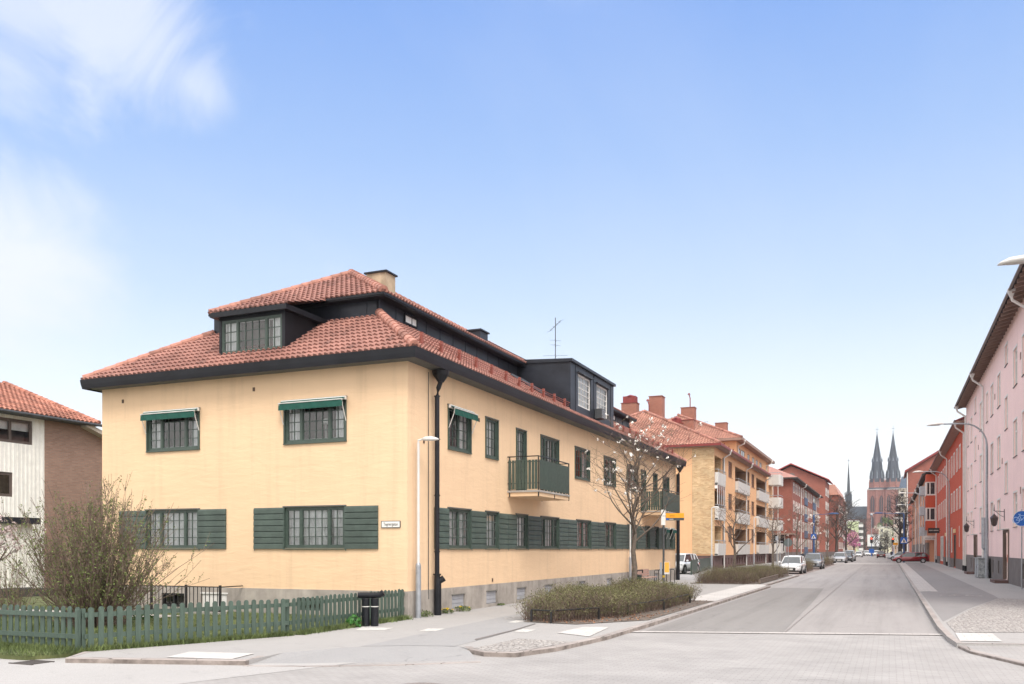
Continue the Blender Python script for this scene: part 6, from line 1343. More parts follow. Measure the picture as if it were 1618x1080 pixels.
# ------------------------------------------------------------ the cathedral
M_CBR = brickmat('cathedral_brick', (.24, .10, .08), (.28, .125, .10), (.22, .13, .11), .9, .5, .02, blot=.2)
M_SPIRE = S('spire_copper', (.036, .046, .062), .6, .3, .12, metal=.1)
M_STONE = S('light_stone', (.42, .38, .37), .9, .1)
D = 900.0
ct = root('cathedral', (xY(1398, D), D, 0), 'twin-spired red brick cathedral closing the street, with dark pointed spires', 'cathedral')
def tower(px, nm='tower'):
    cx = xY(px, D); W_ = 8.2; ztop = 57.5
    m_ = MB(); m_.box(cx - W_, cx + W_, D, D + 2 * W_, 0, ztop)
    for sx_ in (-1, 0, 1):
        x_3 = cx + sx_ * (W_ - .6); b_w = 1.3
        m_.box(x_3 - b_w, x_3 + b_w, D - 1.6, D + .2, 0, 36); m_.box(x_3 - b_w * .75, x_3 + b_w * .75, D - 1.0, D + .2, 36, ztop)
    tw = m_.build(nm, M_CBR, ct)
    for sx_ in (-1, 1):
        wx = cx + sx_ * W_ * .47; pr = [(-1.8, 37), (1.8, 37), (1.8, 48), (.95, 51.2), (0, 52.6), (-.95, 51.2), (-1.8, 48)]
        m_ = MB(); m_.rings([[(wx + a * 1.25, y, 44.5 + (b - 44.5) * 1.07) for a, b in pr] for y in (D - .25, D + .1)]); wn = m_.build('window', S('brick_surround', (.28, .10, .08), .9), tw)
        m_ = MB(); m_.rings([[(wx + a, y, b) for a, b in pr] for y in (D - .4, D - .2)]); m_.build('louvre', S('louvre_dark', (.05, .04, .045), .9), tw)
        m_ = MB(); m_.box(wx - .18, wx + .18, D - .65, D - .3, 37, 51); m_.build('mullion', M_CBR, tw)
        m_ = MB(); m_.rings([[(wx + a * .6, y, 22 + (b - 37) * .7) for a, b in pr] for y in (D - .3, D + .1)]); m_.build('lancet', S('louvre_dark', (.05, .04, .045), .9), tw)
    m_ = MB(); m_.box(cx - W_ - .5, cx + W_ + .5, D - .7, D + 2 * W_ + .5, ztop, ztop + .8)
    m_.box(cx - W_ - .2, cx + W_ + .2, D - .3, D + 2 * W_, 35.2, 35.9); m_.build('cornice', M_STONE, tw)
    cy = D + W_; m_ = MB()
    def octr(r, z): return [(cx + r * math.cos(R(22.5 + 45 * k)), cy + r * math.sin(R(22.5 + 45 * k)), z) for k in range(8)]
    m_.rings([octr(8.2, ztop + .8), octr(6.9, ztop + 3.5)]); m_.rings([octr(6.9, ztop + 3.5), octr(6.9, ztop + 7.5)])
    for k in range(8): a = R(22.5 + 45 * k); m_.lathe((cx + 7 * math.cos(a), cy + 7 * math.sin(a), ztop + 1), [(.8, 0), (.7, 6.5), (.05, 10)], 6)
    m_.build('crown', M_CBR, tw)
    m_ = MB(); m_.rings([octr(8.8, ztop + .8), octr(7.6, ztop + 2.4)]); m_.rings([octr(6.8, ztop + 7.4), octr(6.0, ztop + 15), octr(4.6, ztop + 27), octr(4.0, ztop + 30), octr(2.0, ztop + 42), octr(.25, ztop + 54)]); spo = m_.build('spire', M_SPIRE, tw)
    for zz, rr, hh in ((ztop + 11, 6.35, 4.2), (ztop + 14.5, 6.0, 3.2), (ztop + 27, 4.4, 3.0)):
        for k in range(8):
            a = R(45 * k); m_ = MB(); c_ = Vector((cx + rr * .96 * math.cos(a), cy + rr * .96 * math.sin(a), zz)); m_.lathe(c_, [(.75, 0), (.6, hh * .5), (.03, hh * 1.6)], 4); m_.build('pinnacle', S('pinnacle', (.17, .20, .23), .7), tw)
    m_ = MB(); m_.tube([(cx, cy, ztop + 53), (cx, cy, ztop + 61)], .16, 6); m_.lathe((cx, cy, ztop + 54.5), [(.1, 0), (.7, .6), (.1, 1.2)], 8); m_.box(cx - 1.6, cx + 1.6, cy - .12, cy + .12, ztop + 57.6, ztop + 58); m_.build('cross', S('spire_iron', (.25, .27, .30), .5), tw)
tower(1385.6); tower(1411.2)
m_ = MB(); xa = xY(1396, D); m_.box(xY(1396.5, D), xY(1401.5, D), D + 2, D + 12, 0, 50); m_.rings([[(xY(1394, D), D + 2, 50), (xY(1403, D), D + 2, 50), (xY(1398.4, D), D + 2, 56)], [(xY(1394, D), D + 10, 50), (xY(1403, D), D + 10, 50), (xY(1398.4, D), D + 10, 56)]]); m_.build('gable_front', M_CBR, ct)
m_ = MB(); m_.lathe((xY(1398.4, D), D + .5, 39), [(.1, 0), (.1, .1)], 4); 
Dn = 925.0; xl, xr_ = xY(1337, Dn), xY(1378, Dn)
m_ = MB(); m_.box(xl, xr_, Dn, Dn + 14, 0, 31); nv = m_.build('nave', M_CBR, ct)
m_ = MB(); m_.rings([[(x_3, Dn - .8, 31), (x_3, Dn + 14.8, 31), (x_3, Dn + 10, 43.5), (x_3, Dn + 4, 43.5)] for x_3 in (xl - 1, xr_)]); m_.build('nave_roof', S('nave_slate', (.075, .095, .12), .7, .2, .1), nv)
m_ = MB()
for k in range(7): q = xl + 2 + k * 3.6; m_.rings([[(q + a, y, 14 + (b - 37) * .75) for a, b in ((-1, 37), (1, 37), (1, 50), (0, 53), (-1, 50))] for y in (Dn - .3, Dn + .1)])
m_.build('nave_windows', S('louvre_dark', (.05, .04, .045), .9), nv)
fx = xY(1340.3, Dn); fy = Dn + 7
m_ = MB(); m_.lathe((fx, fy, 24), [(3.6, 0), (3.4, 15), (2.9, 28), (2.9, 31), (1.5, 33), (1.15, 44), (.15, 62)], 8); fl_ = m_.build('fleche', S('fleche_dark', (.035, .045, .055), .7, .2, .2), ct)
m_ = MB(); 
for k in range(8): a = R(45 * k); m_.lathe((fx + 2.7 * math.cos(a), fy + 2.7 * math.sin(a), 50), [(.5, 0), (.4, 5), (.02, 9)], 4)
m_.tube([(fx, fy, 85), (fx, fy, 91)], .14, 5); m_.box(fx - 1, fx + 1, fy - .1, fy + .1, 88.6, 89); m_.build('pinnacles', S('fleche_dark', (.035, .045, .055), .7), fl_)

# ------------------------------------------------------------ far trees
def blobtree(name, label, loc, h, cr, seed, mat, n=1500, lf=.3, trunk=.25, clear=.35, cat='tree', asp=1.0, branches=True):
    rng = random.Random(seed); x, y, z = loc; r = root(name, loc, label, cat); T_ = MB(); B = MB(); ends = []; W_ = MB()
    T_.tube([(x, y, 0), (x + .1, y, h * .5), (x, y, h * .8)], [trunk, trunk * .7, trunk * .2], 7)
    for k in range(9):
        b = Vector((x, y, h * (clear * .8 + .05 * k))); a = k * 2.4; grow(T_, W_, b, Vector((math.cos(a), math.sin(a), .7)).normalized(), cr * .9, trunk * .4, 1, 2, rng, ends, kids=(3, 4), rmin=.03)
    T_.build('trunk', M_BARKD, r); W_.build('limbs', M_BARKD, r)
    cl = [(Vector((rng.gauss(0, .45) * cr, rng.gauss(0, .45) * cr, h * (clear + (1 - clear) * (.15 + .75 * rng.random())))), rng.uniform(.25, .5) * cr) for _ in range(16)]
    for k in range(n):
        c_, rr = rng.choice(cl); v_ = Vector((rng.gauss(0, 1), rng.gauss(0, 1), rng.gauss(0, .8))).normalized() * rr * rng.random() ** .4; leafquad(B, Vector((x, y, 0)) + c_ + v_, rng, lf * rng.uniform(.6, 1.3), rng.uniform(.6, 1.3))
    B.build('crown', mat, r); return r
M_CHERRY = S('cherry_pink', (.62, .25, .42), .8, .15, 1, tint=True); M_WILLOW = S('willow_green', (.14, .19, .07), .8, .3, .5, tint=True); M_WBLO = S('white_blossom', (.52, .52, .44), .8, .15, .5, tint=True)
blobtree('cherry_tree', 'pink flowering cherry tree far down the left side of the street', (xY(1349, 290), 290, 0), 7.2, 3.0, 71, M_CHERRY, 1600, .22)
blobtree('willow_tree', 'pale green willow in front of the cathedral towers', (xY(1402, 640), 640, 0), 24, 6, 72, M_WILLOW, 2600, .5, clear=.3)
blobtree('flowering_tree', 'white flowering tree below the green willow', (xY(1402, 430), 430, 0), 12.8, 5.2, 73, M_WBLO, 1800, .32, clear=.2)
def farbare(label, px, Y, h, cr, seed, n=14, off=0): return tree('bare_tree', label, (xY(px, Y), Y, 0), h, h * .028, seed, clear=h * .22, crown=cr, nmain=n, maxl=3, bark=M_BARKD, kids=(3, 5), rmin=.035, group='large bare trees far down the street')
farbare('large dark bare tree in front of the salmon-roofed buildings', 1322, 236, 14.5, 8, 81, 17)
farbare('dark bare tree reaching over the street left of the small spire', 1337, 262, 13, 7.5, 82, 15)
farbare('bare tree before the left flank of the cathedral tower', 1366, 560, 22, 9, 83)
farbare('bare tree at the foot of the cathedral nave', 1357, 620, 24, 9, 84)
farbare('dark bare tree in front of the right cathedral tower', 1422, 300, 21, 7, 85, 18)
farbare('dark bare tree standing against the pale building with the blue-grey attic', 1430, 232, 15, 4.5, 86, 16)
farbare('low bare tree behind the line of cars at the street end', 1384, 420, 9, 4, 87)
farbare('low bare tree right of the white wrapped building', 1398, 380, 8.5, 4, 88)
tl = MB(); tag(tl, 'x') if 0 else None
hb = blobtree('distant_shrubbery', 'dark evergreen shrubbery closing the far end of the street', (xY(1392, 560), 545, 0), 9, 9, 89, S('dark_shrub', (.035, .04, .025), .9, .3, .5, tint=True), 2500, .5, clear=.0, cat='shrub')

# ------------------------------------------------------------ tall street lamps
def tall_lamp(label, x, y, side=-1, h=10.6, reach=3.15):
    r = root('street_lamp', (x, y, 0), label, 'street lamp', 'tall curved grey street lamps on the right pavement')
    m_ = MB(); m_.lathe((x, y, 0), [(.16, 0), (.11, .02), (.11, 2.6), (.10, 2.65)], 14); m_.build('base_tube', M_GREY, r)
    arc = [(x, y, 2.6), (x, y, h - 1.5)] + [(x + side * 1.5 * (1 - math.cos(R(a))), y, h - 1.5 + 1.5 * math.sin(R(a))) for a in (15, 30, 45, 60, 75, 90)] + [(x + side * (reach - .5), y, h + .03)]
    m_ = MB(); m_.tube(arc, [.09, .075] + [.06] * 7 + [.04][:1] if len(arc) == 10 else [.09, .075] + [.055] * (len(arc) - 2), 10); m_.build('curved_pole', M_GREY, r)
    m_ = MB(); m_.T = Tr((x + side * (reach - .55), y, h + .03))
    m_.rings([[(side * a, b * w_, z * s_ - dz) for b, z in ((-1, 0), (-.8, .7), (-.35, 1.0), (.35, 1.0), (.8, .7), (1, 0), (.7, -.3), (-.7, -.3))] for a, w_, s_, dz in ((0, .04, .05, 0), (.12, .08, .09, 0), (.4, .2, .14, .01), (.8, .21, .13, .03), (1.05, .13, .06, .06), (1.12, .04, .02, .08))]); hd = m_.build('lamp_head', M_OFFW, r, smooth=True)
    m_ = MB(); m_.T = Tr((x + side * (reach - .55), y, h + .03)); m_.rings([[(side * (.62 + .36 * math.cos(t)), .16 * math.sin(t), z - .06 + .0) for t in [2 * math.pi * k / 14 for k in range(14)]] for z in (0, -.02)]); m_.build('lens', S('lamp_lens', (.42, .42, .38), .3), hd)
    return r
L0 = tall_lamp('tall curved lamp post in front of the pink building, behind the cycle sign', 6.1, 68.0)
L1 = copy_tree(L0, Tr((6.72, 30.3, 0))); L1['label'] = 'lamp head at the top right edge, its post outside the picture'
for y, lb in ((109, 'tall curved lamp post against the red building'), (149.5, 'tall curved lamp post in front of the red bay'), (189, 'tall curved lamp post along the peach building, third head above the street'), (229, 'small distant curved lamp, fourth head above the street'), (270, 'most distant curved lamp on the right side')):
    c = copy_tree(L0, Tr((6.1 if y < 148 else 5.0, y, 0))); c['label'] = lb
def blue_lamp(label, x, y, h, reach, side):
    r = root('blue_lamp_post', (x, y, 0), label, 'street lamp', 'blue painted lamp posts at the crossing')
    m_ = MB(); m_.tube([(x, y, 0), (x, y, h)], [.14, .10], 10); m_.tube([(x, y, h), (x + side * reach * .7, y, h + .12)], .04, 6); m_.build('post', M_BLUEP, r)
    m_ = MB(); m_.T = Tr((x + side * reach * .7, y, h + .12)); m_.rings([[(side * a, b * w_, z * s_) for b, z in ((-1, 0), (-.5, .9), (.5, .9), (1, 0), (.5, -.4), (-.5, -.4))] for a, w_, s_ in ((0, .05, .05), (.3, .2, .16), (1.0, .22, .15), (1.25, .08, .05))]); m_.build('lamp_head', M_BLUEP, r, smooth=True)
    return r
bl = blue_lamp('blue lamp post on the left pavement with its head over the parked cars', -9.0, 121, 6.4, 2.6, 1)
br_ = blue_lamp('blue lamp post beside the red estate car carrying the crossing sign', 2.0, 143, 7.2, 4.0, -1)
def cross_sign(label, x, y, z, s, par=None):
    r = root('crossing_sign', (x, y, z), label, 'road sign', 'blue pedestrian crossing signs')
    m_ = MB(); m_.box(x - s / 2, x + s / 2, y - .03, y, z - s / 2, z + s / 2); m_.build('plate', M_BLUE, r)
    m_ = MB(); q = s * .42; m_.rings([[(x - q, yy, z - q * .85), (x + q, yy, z - q * .85), (x, yy, z + q * .9)] for yy in (y - .036, y - .03)]); m_.build('white_triangle', M_WHITE, r)
    m_ = MB(); yy = y - .045
    def b2(a, b, w=.045):
        a = Vector((x + a[0] * s, yy, z + a[1] * s)); b = Vector((x + b[0] * s, yy, z + b[1] * s)); m_.tube([a, b], w * s, 5)
    b2((0, .1), (-.01, -.08), .05); b2((-.01, -.08), (-.12, -.3)); b2((-.01, -.08), (.1, -.3)); b2((0, .06), (.1, -.04), .03); b2((0, .06), (-.1, -.03), .03); m_.lathe((x, yy, z + .14 * s), [(.02 * s, -.03 * s), (.045 * s, 0), (.02 * s, .03 * s)], 6)
    m_.build('walking_figure', M_IRON, r); return r
cross_sign('blue and white crossing sign on the blue post by the red estate car', 2.0, 142.8, 3.25, .95)
cross_sign('small blue crossing sign on the left blue post', -9.0, 120.8, 3.6, .7)
# round sign seen from the back, bicycle sign
sb = root('round_sign', (-7.35, 73.0, 0), 'round road sign seen from behind on a thin pole by the white parked car', 'road sign')
m_ = MB(); m_.tube([(-7.35, 73, 0), (-7.35, 73, 2.85)], .03, 8); m_.build('pole', M_GREY, sb); m_ = MB(); m_.T = Tr((-7.35, 73.04, 2.5)) @ Matrix.Rotation(R(90), 4, 'X'); m_.lathe((0, 0, -.01), [(.33, 0), (.33, .02)], 24); m_.build('disc', S('sign_back', (.10, .12, .12), .5), sb)
cy_ = root('cycle_sign', (6.02, 50.1, 0), 'round blue cycle path sign on a grey pole at the right edge', 'road sign')
m_ = MB(); m_.tube([(6.02, 50.1, 0), (6.02, 50.1, 3.95)], .03, 8); m_.build('pole', M_GREY, cy_); m_ = MB(); m_.T = Tr((6.02, 50.05, 3.5)) @ Matrix.Rotation(R(90), 4, 'X'); m_.lathe((0, 0, 0), [(.39, 0), (.39, .02)], 32); dc = m_.build('disc', S('sign_blue_bright', (.005, .12, .50), .35, .04), cy_)
b_ = bikemark(0, 0, .5, 0, 0); v_ = b_.v; W_ = Tr((6.02, 50.022, 3.42)) @ Matrix.Rotation(R(90), 4, 'X'); b_.build('bicycle_symbol', S('symbol_pale', (.35, .55, .85), .5), dc, world=W_)
m_ = MB(); m_.tube([(6.02 + .38 * math.cos(t), 50.022, 3.5 + .38 * math.sin(t)) for t in [R(6 * k) for k in range(61)]], .012, 4, cap=False); m_.build('rim_line', M_WHITE, dc)
for i, (x, y, h) in enumerate(((-8.9, 79.2, 3.1), (-8.5, 82.6, 2.6))): m_ = MB(); m_.tube([(x, y, 0), (x, y, h)], .035, 6); m_.box(x - .12, x + .12, y - .02, y, h - .35, h); tag(m_.build('parking_sign_post', M_GREY, None, (x, y, 0)), ['taller thin grey sign post left of the white parked car', 'shorter thin grey sign post behind the white parked car'][i], 'sign post', 'thin sign posts by the parking bay')
# traffic lights and the orange board at the far junction
M_RED = bpy.data.materials.new('signal_red'); M_RED.use_nodes = True; _b = M_RED.node_tree.nodes['Principled BSDF']; _b.inputs['Base Color'].default_value = (.5, .02, .01, 1); _b.inputs['Emission Color'].default_value = (1, .08, .03, 1); _b.inputs['Emission Strength'].default_value = 1.2
def signal(label, x, y):
    r = root('traffic_light', (x, y, 0), label, 'traffic light', 'traffic lights at the far junction'); m_ = MB(); m_.tube([(x, y, 0), (x, y, 4.6)], .1, 6); m_.build('post', M_BLUEP, r)
    m_ = MB(); m_.box(x - .35, x + .35, y - .3, y, 3.6, 5.2); hd = m_.build('head', M_IRON, r); m_ = MB(); m_.T = Tr((x, y - .31, 4.85)) @ Matrix.Rotation(R(90), 4, 'X'); m_.lathe((0, 0, -.03), [(.24, 0), (.24, .05)], 10); m_.build('red_lens', M_RED, hd); return r
signal('red traffic light above the blue board, left of the driving car', xY(1377, 262), 262); signal('red traffic light at the right kerb by the orange board', xY(1411, 270), 270)
m_ = MB(); x = xY(1377.2, 258); m_.box(x - .62, x + .62, 258, 258.1, .9, 2.0); m_.box(x - .5, x + .5, 258, 258.1, 0, .9) if 0 else m_.tube([(x, 258.05, 0), (x, 258.05, 1)], .1, 6); tag(m_.build('keep_right_board', M_BLUE, None, (x, 258, 0)), 'blue traffic island board below the left red light', 'road sign')
m_ = MB(); x = xY(1415.5, 250); m_.box(x - .65, x + .5, 250, 250.1, 3.0, 3.65); m_.tube([(x, 250.1, 0), (x, 250.1, 3.1)], .07, 6); tag(m_.build('orange_direction_sign', M_ORG, None, (x, 250, 0)), 'orange diversion board beside the right traffic light', 'road sign')
m_ = MB(); x = xY(1377, 330); m_.tube([(x, 330, 0), (x, 330, 13.5)], [.15, .08], 6); m_.lathe((x, 330, 13.4), [(.35, 0), (.5, .4), (.1, .9)], 8); tag(m_.build('mast_lamp', M_GREY, None, (x, 330, 0)), 'tall mast lamp standing before the cathedral', 'street lamp')

# ------------------------------------------------------------ vehicles
M_CGLASS = S('car_glass', (.05, .06, .068), .08, .2, 1, spec=1.0); M_TYRE = S('tyre', (.012, .012, .012), .85); M_RIM = S('rim', (.35, .35, .36), .3, .1, metal=.7); M_HL = S('headlight', (.55, .58, .60), .15, .2, 8); M_TAIL = S('tail_red', (.45, .01, .01), .3); M_PLATE = S('plate_white', (.6, .6, .58), .5); M_TRIM = S('trim_black', (.014, .014, .015), .4)
def paint(n, c, metal=.2): return S('paint_' + n, c, .32, .03, 1, metal=metal, coat=.8, spec=.6)
def car(label, x, y, rot, pm, L=4.4, W=1.82, Hh=1.5, kind='hatch', group='parked and driving cars', z=ZR, lit=False, cat='car', name='parked_car'):
    r = root(name, (x, y, z), label, cat, group); T = Tr((x, y, z)) @ Rz(rot); hw = W / 2; hl = L / 2
    belt = Hh * .60; hood = Hh * (.56 if kind != 'suv' else .60); tail = {'hatch': (-hl + .15, -hl + .6), 'wagon': (-hl + .1, -hl + .55), 'suv': (-hl + .15, -hl + .6), 'sedan': (-hl + .85, -hl + 1.45)}[kind]
    xa, xb = hl - .95 - (.15 if kind == 'sedan' else 0), hl - 1.75; xd, xc = tail
    def sec(px, zl, zh, w_, crown=.03):
        return [(px, -w_ * .72, zl), (px, -w_ * .96, zl + .10), (px, -w_, zl + (zh - zl) * .45), (px, -w_ * .985, zl + (zh - zl) * .72), (px, -w_ * .90, zh - .02), (px, -w_ * .5, zh + crown), (px, w_ * .5, zh + crown), (px, w_ * .90, zh - .02), (px, w_ * .985, zl + (zh - zl) * .72), (px, w_, zl + (zh - zl) * .45), (px, w_ * .96, zl + .10), (px, w_ * .72, zl)]
    m_ = MB(); m_.T = T
    m_.rings([sec(-hl, .36, belt * .82, hw * .82), sec(-hl + .08, .24, belt * .97, hw * .92), sec(-hl + .4, .20, belt * 1.02, hw * .985), sec(xd + .3, .19, belt * 1.02, hw), sec(0, .18, belt, hw), sec(xa - .2, .18, belt * .985, hw), sec(xa + .15, .19, hood + .02, hw * .99), sec(hl - .35, .2, hood * .92, hw * .95), sec(hl - .10, .22, hood * .80, hw * .86), sec(hl, .30, hood * .66, hw * .74)]); body = m_.build('body', pm, r, smooth=True)
    me = body.data
    for p in me.polygons[-2:]: p.use_smooth = False
    rt_ = Hh; rw_ = hw * .70
    m_ = MB(); m_.T = T
    def cab(px, zh, w1, zb): return [(px, -hw * .90, zb), (px, -w1, zh), (px, -w1 * .6, zh + .02), (px, w1 * .6, zh + .02), (px, w1, zh), (px, hw * .90, zb)]
    zb = belt - .03
    m_.rings([cab(xd, zb + .02, hw * .82, zb - .02), cab(xc, rt_ - .07, rw_ * .98, zb), cab((xb + xc) / 2, rt_ - .02, rw_ * 1.02, zb), cab(xb, rt_ - .05, rw_, zb), cab(xa, zb + .02, hw * .84, zb - .02)]); cabin = m_.build('window_glass', M_CGLASS, r)
    m_ = MB(); m_.T = T; e = .012
    m_.rings([[(px, -w1, zz - .05), (px, -w1 * .98, zz), (px, -w1 * .5, zz + .025), (px, w1 * .5, zz + .025), (px, w1 * .98, zz), (px, w1, zz - .05)] for px, w1, zz in ((xc - .1, rw_ * 1.0, rt_ - .09), (xc + .1, rw_ * 1.03, rt_ - .04), ((xb + xc) / 2, rw_ * 1.06, rt_), (xb + .02, rw_ * 1.03, rt_ - .035), (xb + .12, rw_ * .99, rt_ - .09))]); m_.build('roof', pm, r, smooth=True)
    m_ = MB(); m_.T = T
    for s_ in (-1, 1):
        m_.tube([(xa + .02, s_ * hw * .87, zb + .02), (xb, s_ * rw_ * 1.01, rt_ - .06)], .035, 5); m_.tube([(xd, s_ * hw * .86, zb + .02), (xc, s_ * rw_ * 1.0, rt_ - .08)], .06, 5)
        m_.tube([((xb + xc) / 2, s_ * hw * .905, zb), ((xb + xc) / 2, s_ * rw_ * 1.035, rt_ - .04)], .035, 5)
        if kind in ('wagon', 'suv'): m_.tube([(xc + .55, s_ * hw * .905, zb), (xc + .5, s_ * rw_ * 1.03, rt_ - .05)], .05, 5)
    m_.build('pillars', pm, r)
    wr = .31 if kind != 'suv' else .35
    for px in (hl - .85, -hl + .82):
        for s_ in (-1, 1):
            m_ = MB(); m_.T = T @ Tr((px, s_ * (hw - .10), wr)) @ Matrix.Rotation(R(90), 4, 'X'); m_.lathe((0, 0, -.115), [(wr * .92, 0), (wr, .03), (wr, .20), (wr * .92, .23)], 20); wl = m_.build('wheel', M_TYRE, r)
            m_ = MB(); m_.T = T @ Tr((px, s_ * (hw + .018), wr)) @ Matrix.Rotation(R(90), 4, 'X'); m_.lathe((0, 0, -.006), [(wr * .66, 0), (wr * .66, .012)], 16)
            m_.build('rim', M_RIM, wl)
            m_ = MB(); m_.T = T @ Tr((px, s_ * (hw - .06), wr + .02)) @ Matrix.Rotation(R(90), 4, 'X'); m_.lathe((0, 0, -.07), [(wr * 1.22, 0), (wr * 1.22, .14)], 20); m_.build('wheel_arch', M_TRIM, wl)
    for s_ in (-1, 1):
        m_ = MB(); m_.T = T; m_.rings([[(hl - .34, s_ * hw * .93, hood * .76), (hl - .34, s_ * hw * .93, hood * .88), (hl - .08, s_ * hw * .60, hood * .84), (hl - .02, s_ * hw * .55, hood * .72)], [(hl - .30, s_ * hw * .975, hood * .74), (hl - .30, s_ * hw * .975, hood * .87), (hl - .02, s_ * hw * .72, hood * .82), (hl + .02, s_ * hw * .66, hood * .70)]]); m_.build('headlight', M_HL, r)
        m_ = MB(); m_.T = T; zt = belt * .72; m_.box(-hl - .01, -hl + .12, min(s_ * hw * .60, s_ * hw * .90), max(s_ * hw * .60, s_ * hw * .90), zt, zt + (.14 if kind != 'wagon' else .42)); m_.build('tail_light', M_TAIL, r)
        m_ = MB(); m_.T = T; m_.lathe((xa - .22, s_ * (hw + .08), belt + .0), [(.06, 0), (.10, .05), (.10, .12), (.05, .16)], 8); m_.build('wing_mirror', pm, r)
    m_ = MB(); m_.T = T; m_.box(hl - .06, hl + .015, -hw * .52, hw * .52, hood * .36, hood * .62); m_.box(hl - .06, hl + .012, -hw * .8, hw * .8, .22, .30); m_.build('grille', M_TRIM, r)
    m_ = MB(); m_.T = T; m_.box(hl + .015, hl + .03, -.26, .26, hood * .42, hood * .42 + .11); m_.build('number_plate', M_PLATE, r); m_ = MB(); m_.T = T; m_.box(-hl - .02, -hl, -.26, .26, belt * .55, belt * .55 + .11); m_.build('number_plate', M_PLATE, r)
    m_ = MB(); m_.T = T; m_.box(-hl - .012, -hl + .03, -hw * .75, hw * .75, .26, .40)
    for s_ in (-1, 1):
        a, b = s_ * hw * .995, s_ * (hw * .995 + .012)
        m_.box(-hl + 1.3, hl - 1.35, min(a, b), max(a, b), .20, .27)
    m_.build('sill_trim', M_TRIM, r); return r
WHT = paint('white', (.70, .71, .72), 0); GRY = paint('grey', (.22, .24, .27)); SIL = paint('silver', (.42, .44, .47)); DRK = paint('dark', (.03, .033, .04)); WINE = paint('wine_red', (.22, .010, .018)); 
def cx_(px, Y): return xY(px, Y)
car('white electric car with a dark grille standing in the yard behind the yellow house', cx_(1074.5, 71.9), 71.9, -97, WHT, 4.8, 1.93, 1.63, 'suv', z=0, group='parked cars')
car('white hatchback, first car in the left parking bay', cx_(1253, 79), 79.0, -92, WHT, 4.25, 1.80, 1.53, 'hatch', group='parked cars')
car('dark silver estate-shaped car, second in the left parking bay', cx_(1286, 98.5), 98.5, -91, GRY, 4.7, 1.85, 1.66, 'suv', group='parked cars')
car('silver car at the head of the far left parking row', cx_(1327.5, 140), 140, -91, SIL, 4.6, 1.85, 1.62, 'suv', group='parked cars')
car('dark car behind the silver one in the far left parking row', cx_(1338, 153), 153, -91, DRK, 4.5, 1.82, 1.55, 'suv', group='parked cars')
car('light grey van-like car, third in the far left parking row', cx_(1342.5, 166), 166, -91, SIL, 4.6, 1.88, 1.9, 'suv', group='parked cars')
car('white car parked below the pink cherry tree', cx_(1357, 245), 245, -91, WHT, 4.4, 1.8, 1.5, 'hatch', group='parked cars')
car('second white car left of the traffic island', cx_(1368, 285), 285, -75, WHT, 4.6, 1.85, 1.6, 'suv', group='parked cars')
car('third white car just left of the blue island board', cx_(1374, 300), 300, -60, WHT, 4.6, 1.85, 1.6, 'wagon', group='parked cars')
car('white car waiting between the island board and the dark driving car', cx_(1384, 275), 275, -88, WHT, 4.6, 1.85, 1.7, 'suv', group='parked cars')
car('dark car with red tail lights driving away down the street', cx_(1392.3, 222), 222, 90, paint('dark_red', (.06, .012, .014)), 4.5, 1.85, 1.55, 'hatch', name='driving_car', group=None)
car('silver car parked behind the red estate car, mostly hidden', cx_(1424, 172), 172, 178, SIL, 4.4, 1.8, 1.5, 'hatch', z=0, group='parked cars')
car('wine-red estate car standing across the pavement at the side street', cx_(1439, 140), 140.4, 180, WINE, 4.85, 1.83, 1.5, 'wagon', z=0, group='parked cars')

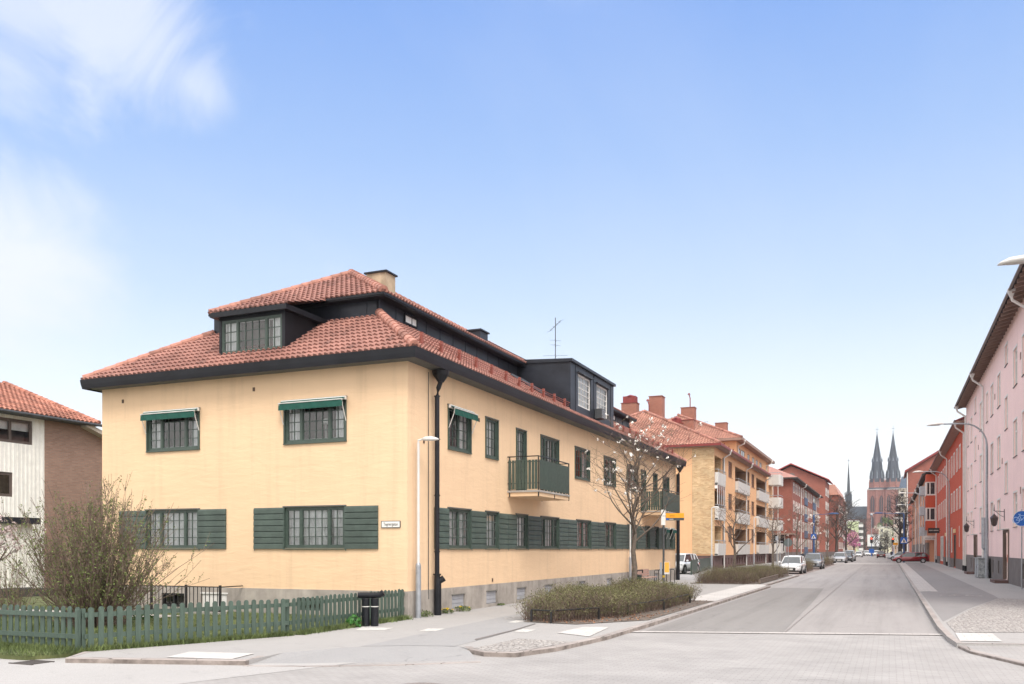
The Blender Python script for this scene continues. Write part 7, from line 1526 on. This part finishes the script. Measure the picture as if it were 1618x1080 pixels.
# ------------------------------------------------------------ people
def person(label, x, y, rot, h=1.74, top=(.03, .035, .05), legs=(.03, .035, .06), skin=(.55, .33, .24), step=.22, arm=.12, hair=(.05, .03, .02), lean=0.0):
    k = h / 1.75; V = {'pel': (0, 0, .95), 'ch': (0, lean * .5, 1.25), 'nk': (0, lean * .8, 1.47), 'hd': (0, lean, 1.60), 'ht': (0, lean, 1.70),
         'ls': (-.18, lean * .7, 1.40), 'le': (-.24, lean + arm, 1.13), 'lh': (-.23, lean + arm * 2.6, .90), 'rs': (.18, lean * .7, 1.40), 're': (.24, lean - arm, 1.13), 'rh': (.23, lean - arm * 1.6, .88),
         'lk': (-.10, step * .6, .52), 'la': (-.10, -step * .4, .08), 'lt': (-.10, -step * .4 + .16, .03), 'rk': (.10, .04, .50), 'ra': (.10, step, .07), 'rt': (.10, step + .17, .03), 'lp': (-.1, 0, .88), 'rp': (.1, 0, .88)}
    E_ = [('pel', 'ch'), ('ch', 'nk'), ('nk', 'hd'), ('hd', 'ht'), ('ch', 'ls'), ('ls', 'le'), ('le', 'lh'), ('ch', 'rs'), ('rs', 're'), ('re', 'rh'), ('pel', 'lp'), ('lp', 'lk'), ('lk', 'la'), ('la', 'lt'), ('pel', 'rp'), ('rp', 'rk'), ('rk', 'ra'), ('ra', 'rt')]
    RAD = dict(pel=.15, ch=.165, nk=.06, hd=.10, ht=.07, ls=.075, le=.05, lh=.04, rs=.075, re=.05, rh=.04, lk=.065, la=.045, lt=.04, rk=.065, ra=.045, rt=.04, lp=.10, rp=.10)
    ks = list(V); me = bpy.data.meshes.new('person'); me.from_pydata([tuple(c * k for c in V[q]) for q in ks], [(ks.index(a), ks.index(b)) for a, b in E_], [])
    o = bpy.data.objects.new('person', me); col.objects.link(o); md = o.modifiers.new('skin', 'SKIN'); 
    for i, q in enumerate(ks): me.skin_vertices[0].data[i].radius = (RAD[q] * k, RAD[q] * k * .85); me.skin_vertices[0].data[i].use_root = (q == 'pel')
    sb_ = o.modifiers.new('sub', 'SUBSURF'); sb_.levels = 1; sb_.render_levels = 1
    bpy.context.view_layer.update(); m2 = bpy.data.meshes.new_from_object(o.evaluated_get(bpy.context.evaluated_depsgraph_get())); bpy.data.objects.remove(o)
    m2.materials.clear()
    for n_, c_ in (('top', top), ('legs', legs), ('skin', skin), ('hair', hair)): m2.materials.append(S('person_%s_%d' % (n_, int(c_[0] * 997 + c_[2] * 331)), c_, .8))
    for p in m2.polygons: z = p.center.z / k; p.material_index = 2 if (z > 1.49 or (abs(p.center.x) > .19 and z < .98)) else (0 if z > .92 else 1); p.use_smooth = True
    for p in m2.polygons:
        if p.center.z / k > 1.66 or (p.center.z / k > 1.56 and p.center.y < lean * k - .02): p.material_index = 3
    m2.name = 'person'; ob_ = link(m2, 'person', world=Tr((x, y, 0)) @ Rz(rot)); tag(ob_, label, 'person', 'people on foot along the street'); return ob_
person('person in a dark jacket and light blue trousers walking behind the white hatchback', -9.45, 110, 160, top=(.015, .017, .03), legs=(.12, .35, .5))
person('person in black with a dark red collar walking behind the silver-grey car', -9.0, 128, 10, top=(.02, .01, .015), skin=(.4, .2, .15))
person('distant person in dark clothes on the right pavement by the traffic light', cx_(1408.5, 200), 200, 170)
person('distant person near the dark doorway beyond the red estate car', cx_(1432, 205), 205, 90, top=(.02, .02, .02))

# ------------------------------------------------------------ air: the far end of the street fades a little
hz = bpy.data.materials.new('haze_air'); hz.use_nodes = True; hn = hz.node_tree; hn.nodes.clear()
pv = hn.nodes.new('ShaderNodeVolumePrincipled'); pv.inputs['Color'].default_value = (.93, .95, 1, 1); pv.inputs['Density'].default_value = .00018; pv.inputs['Anisotropy'].default_value = .3
ho = hn.nodes.new('ShaderNodeOutputMaterial'); hn.links.new(pv.outputs[0], ho.inputs['Volume'])
mb = MB(); mb.box(-3100, 3100, -700, 3600, -1.2, 126); tag(mb.build('haze', hz), 'thin pale air filling the whole street', 'haze', kind='stuff')
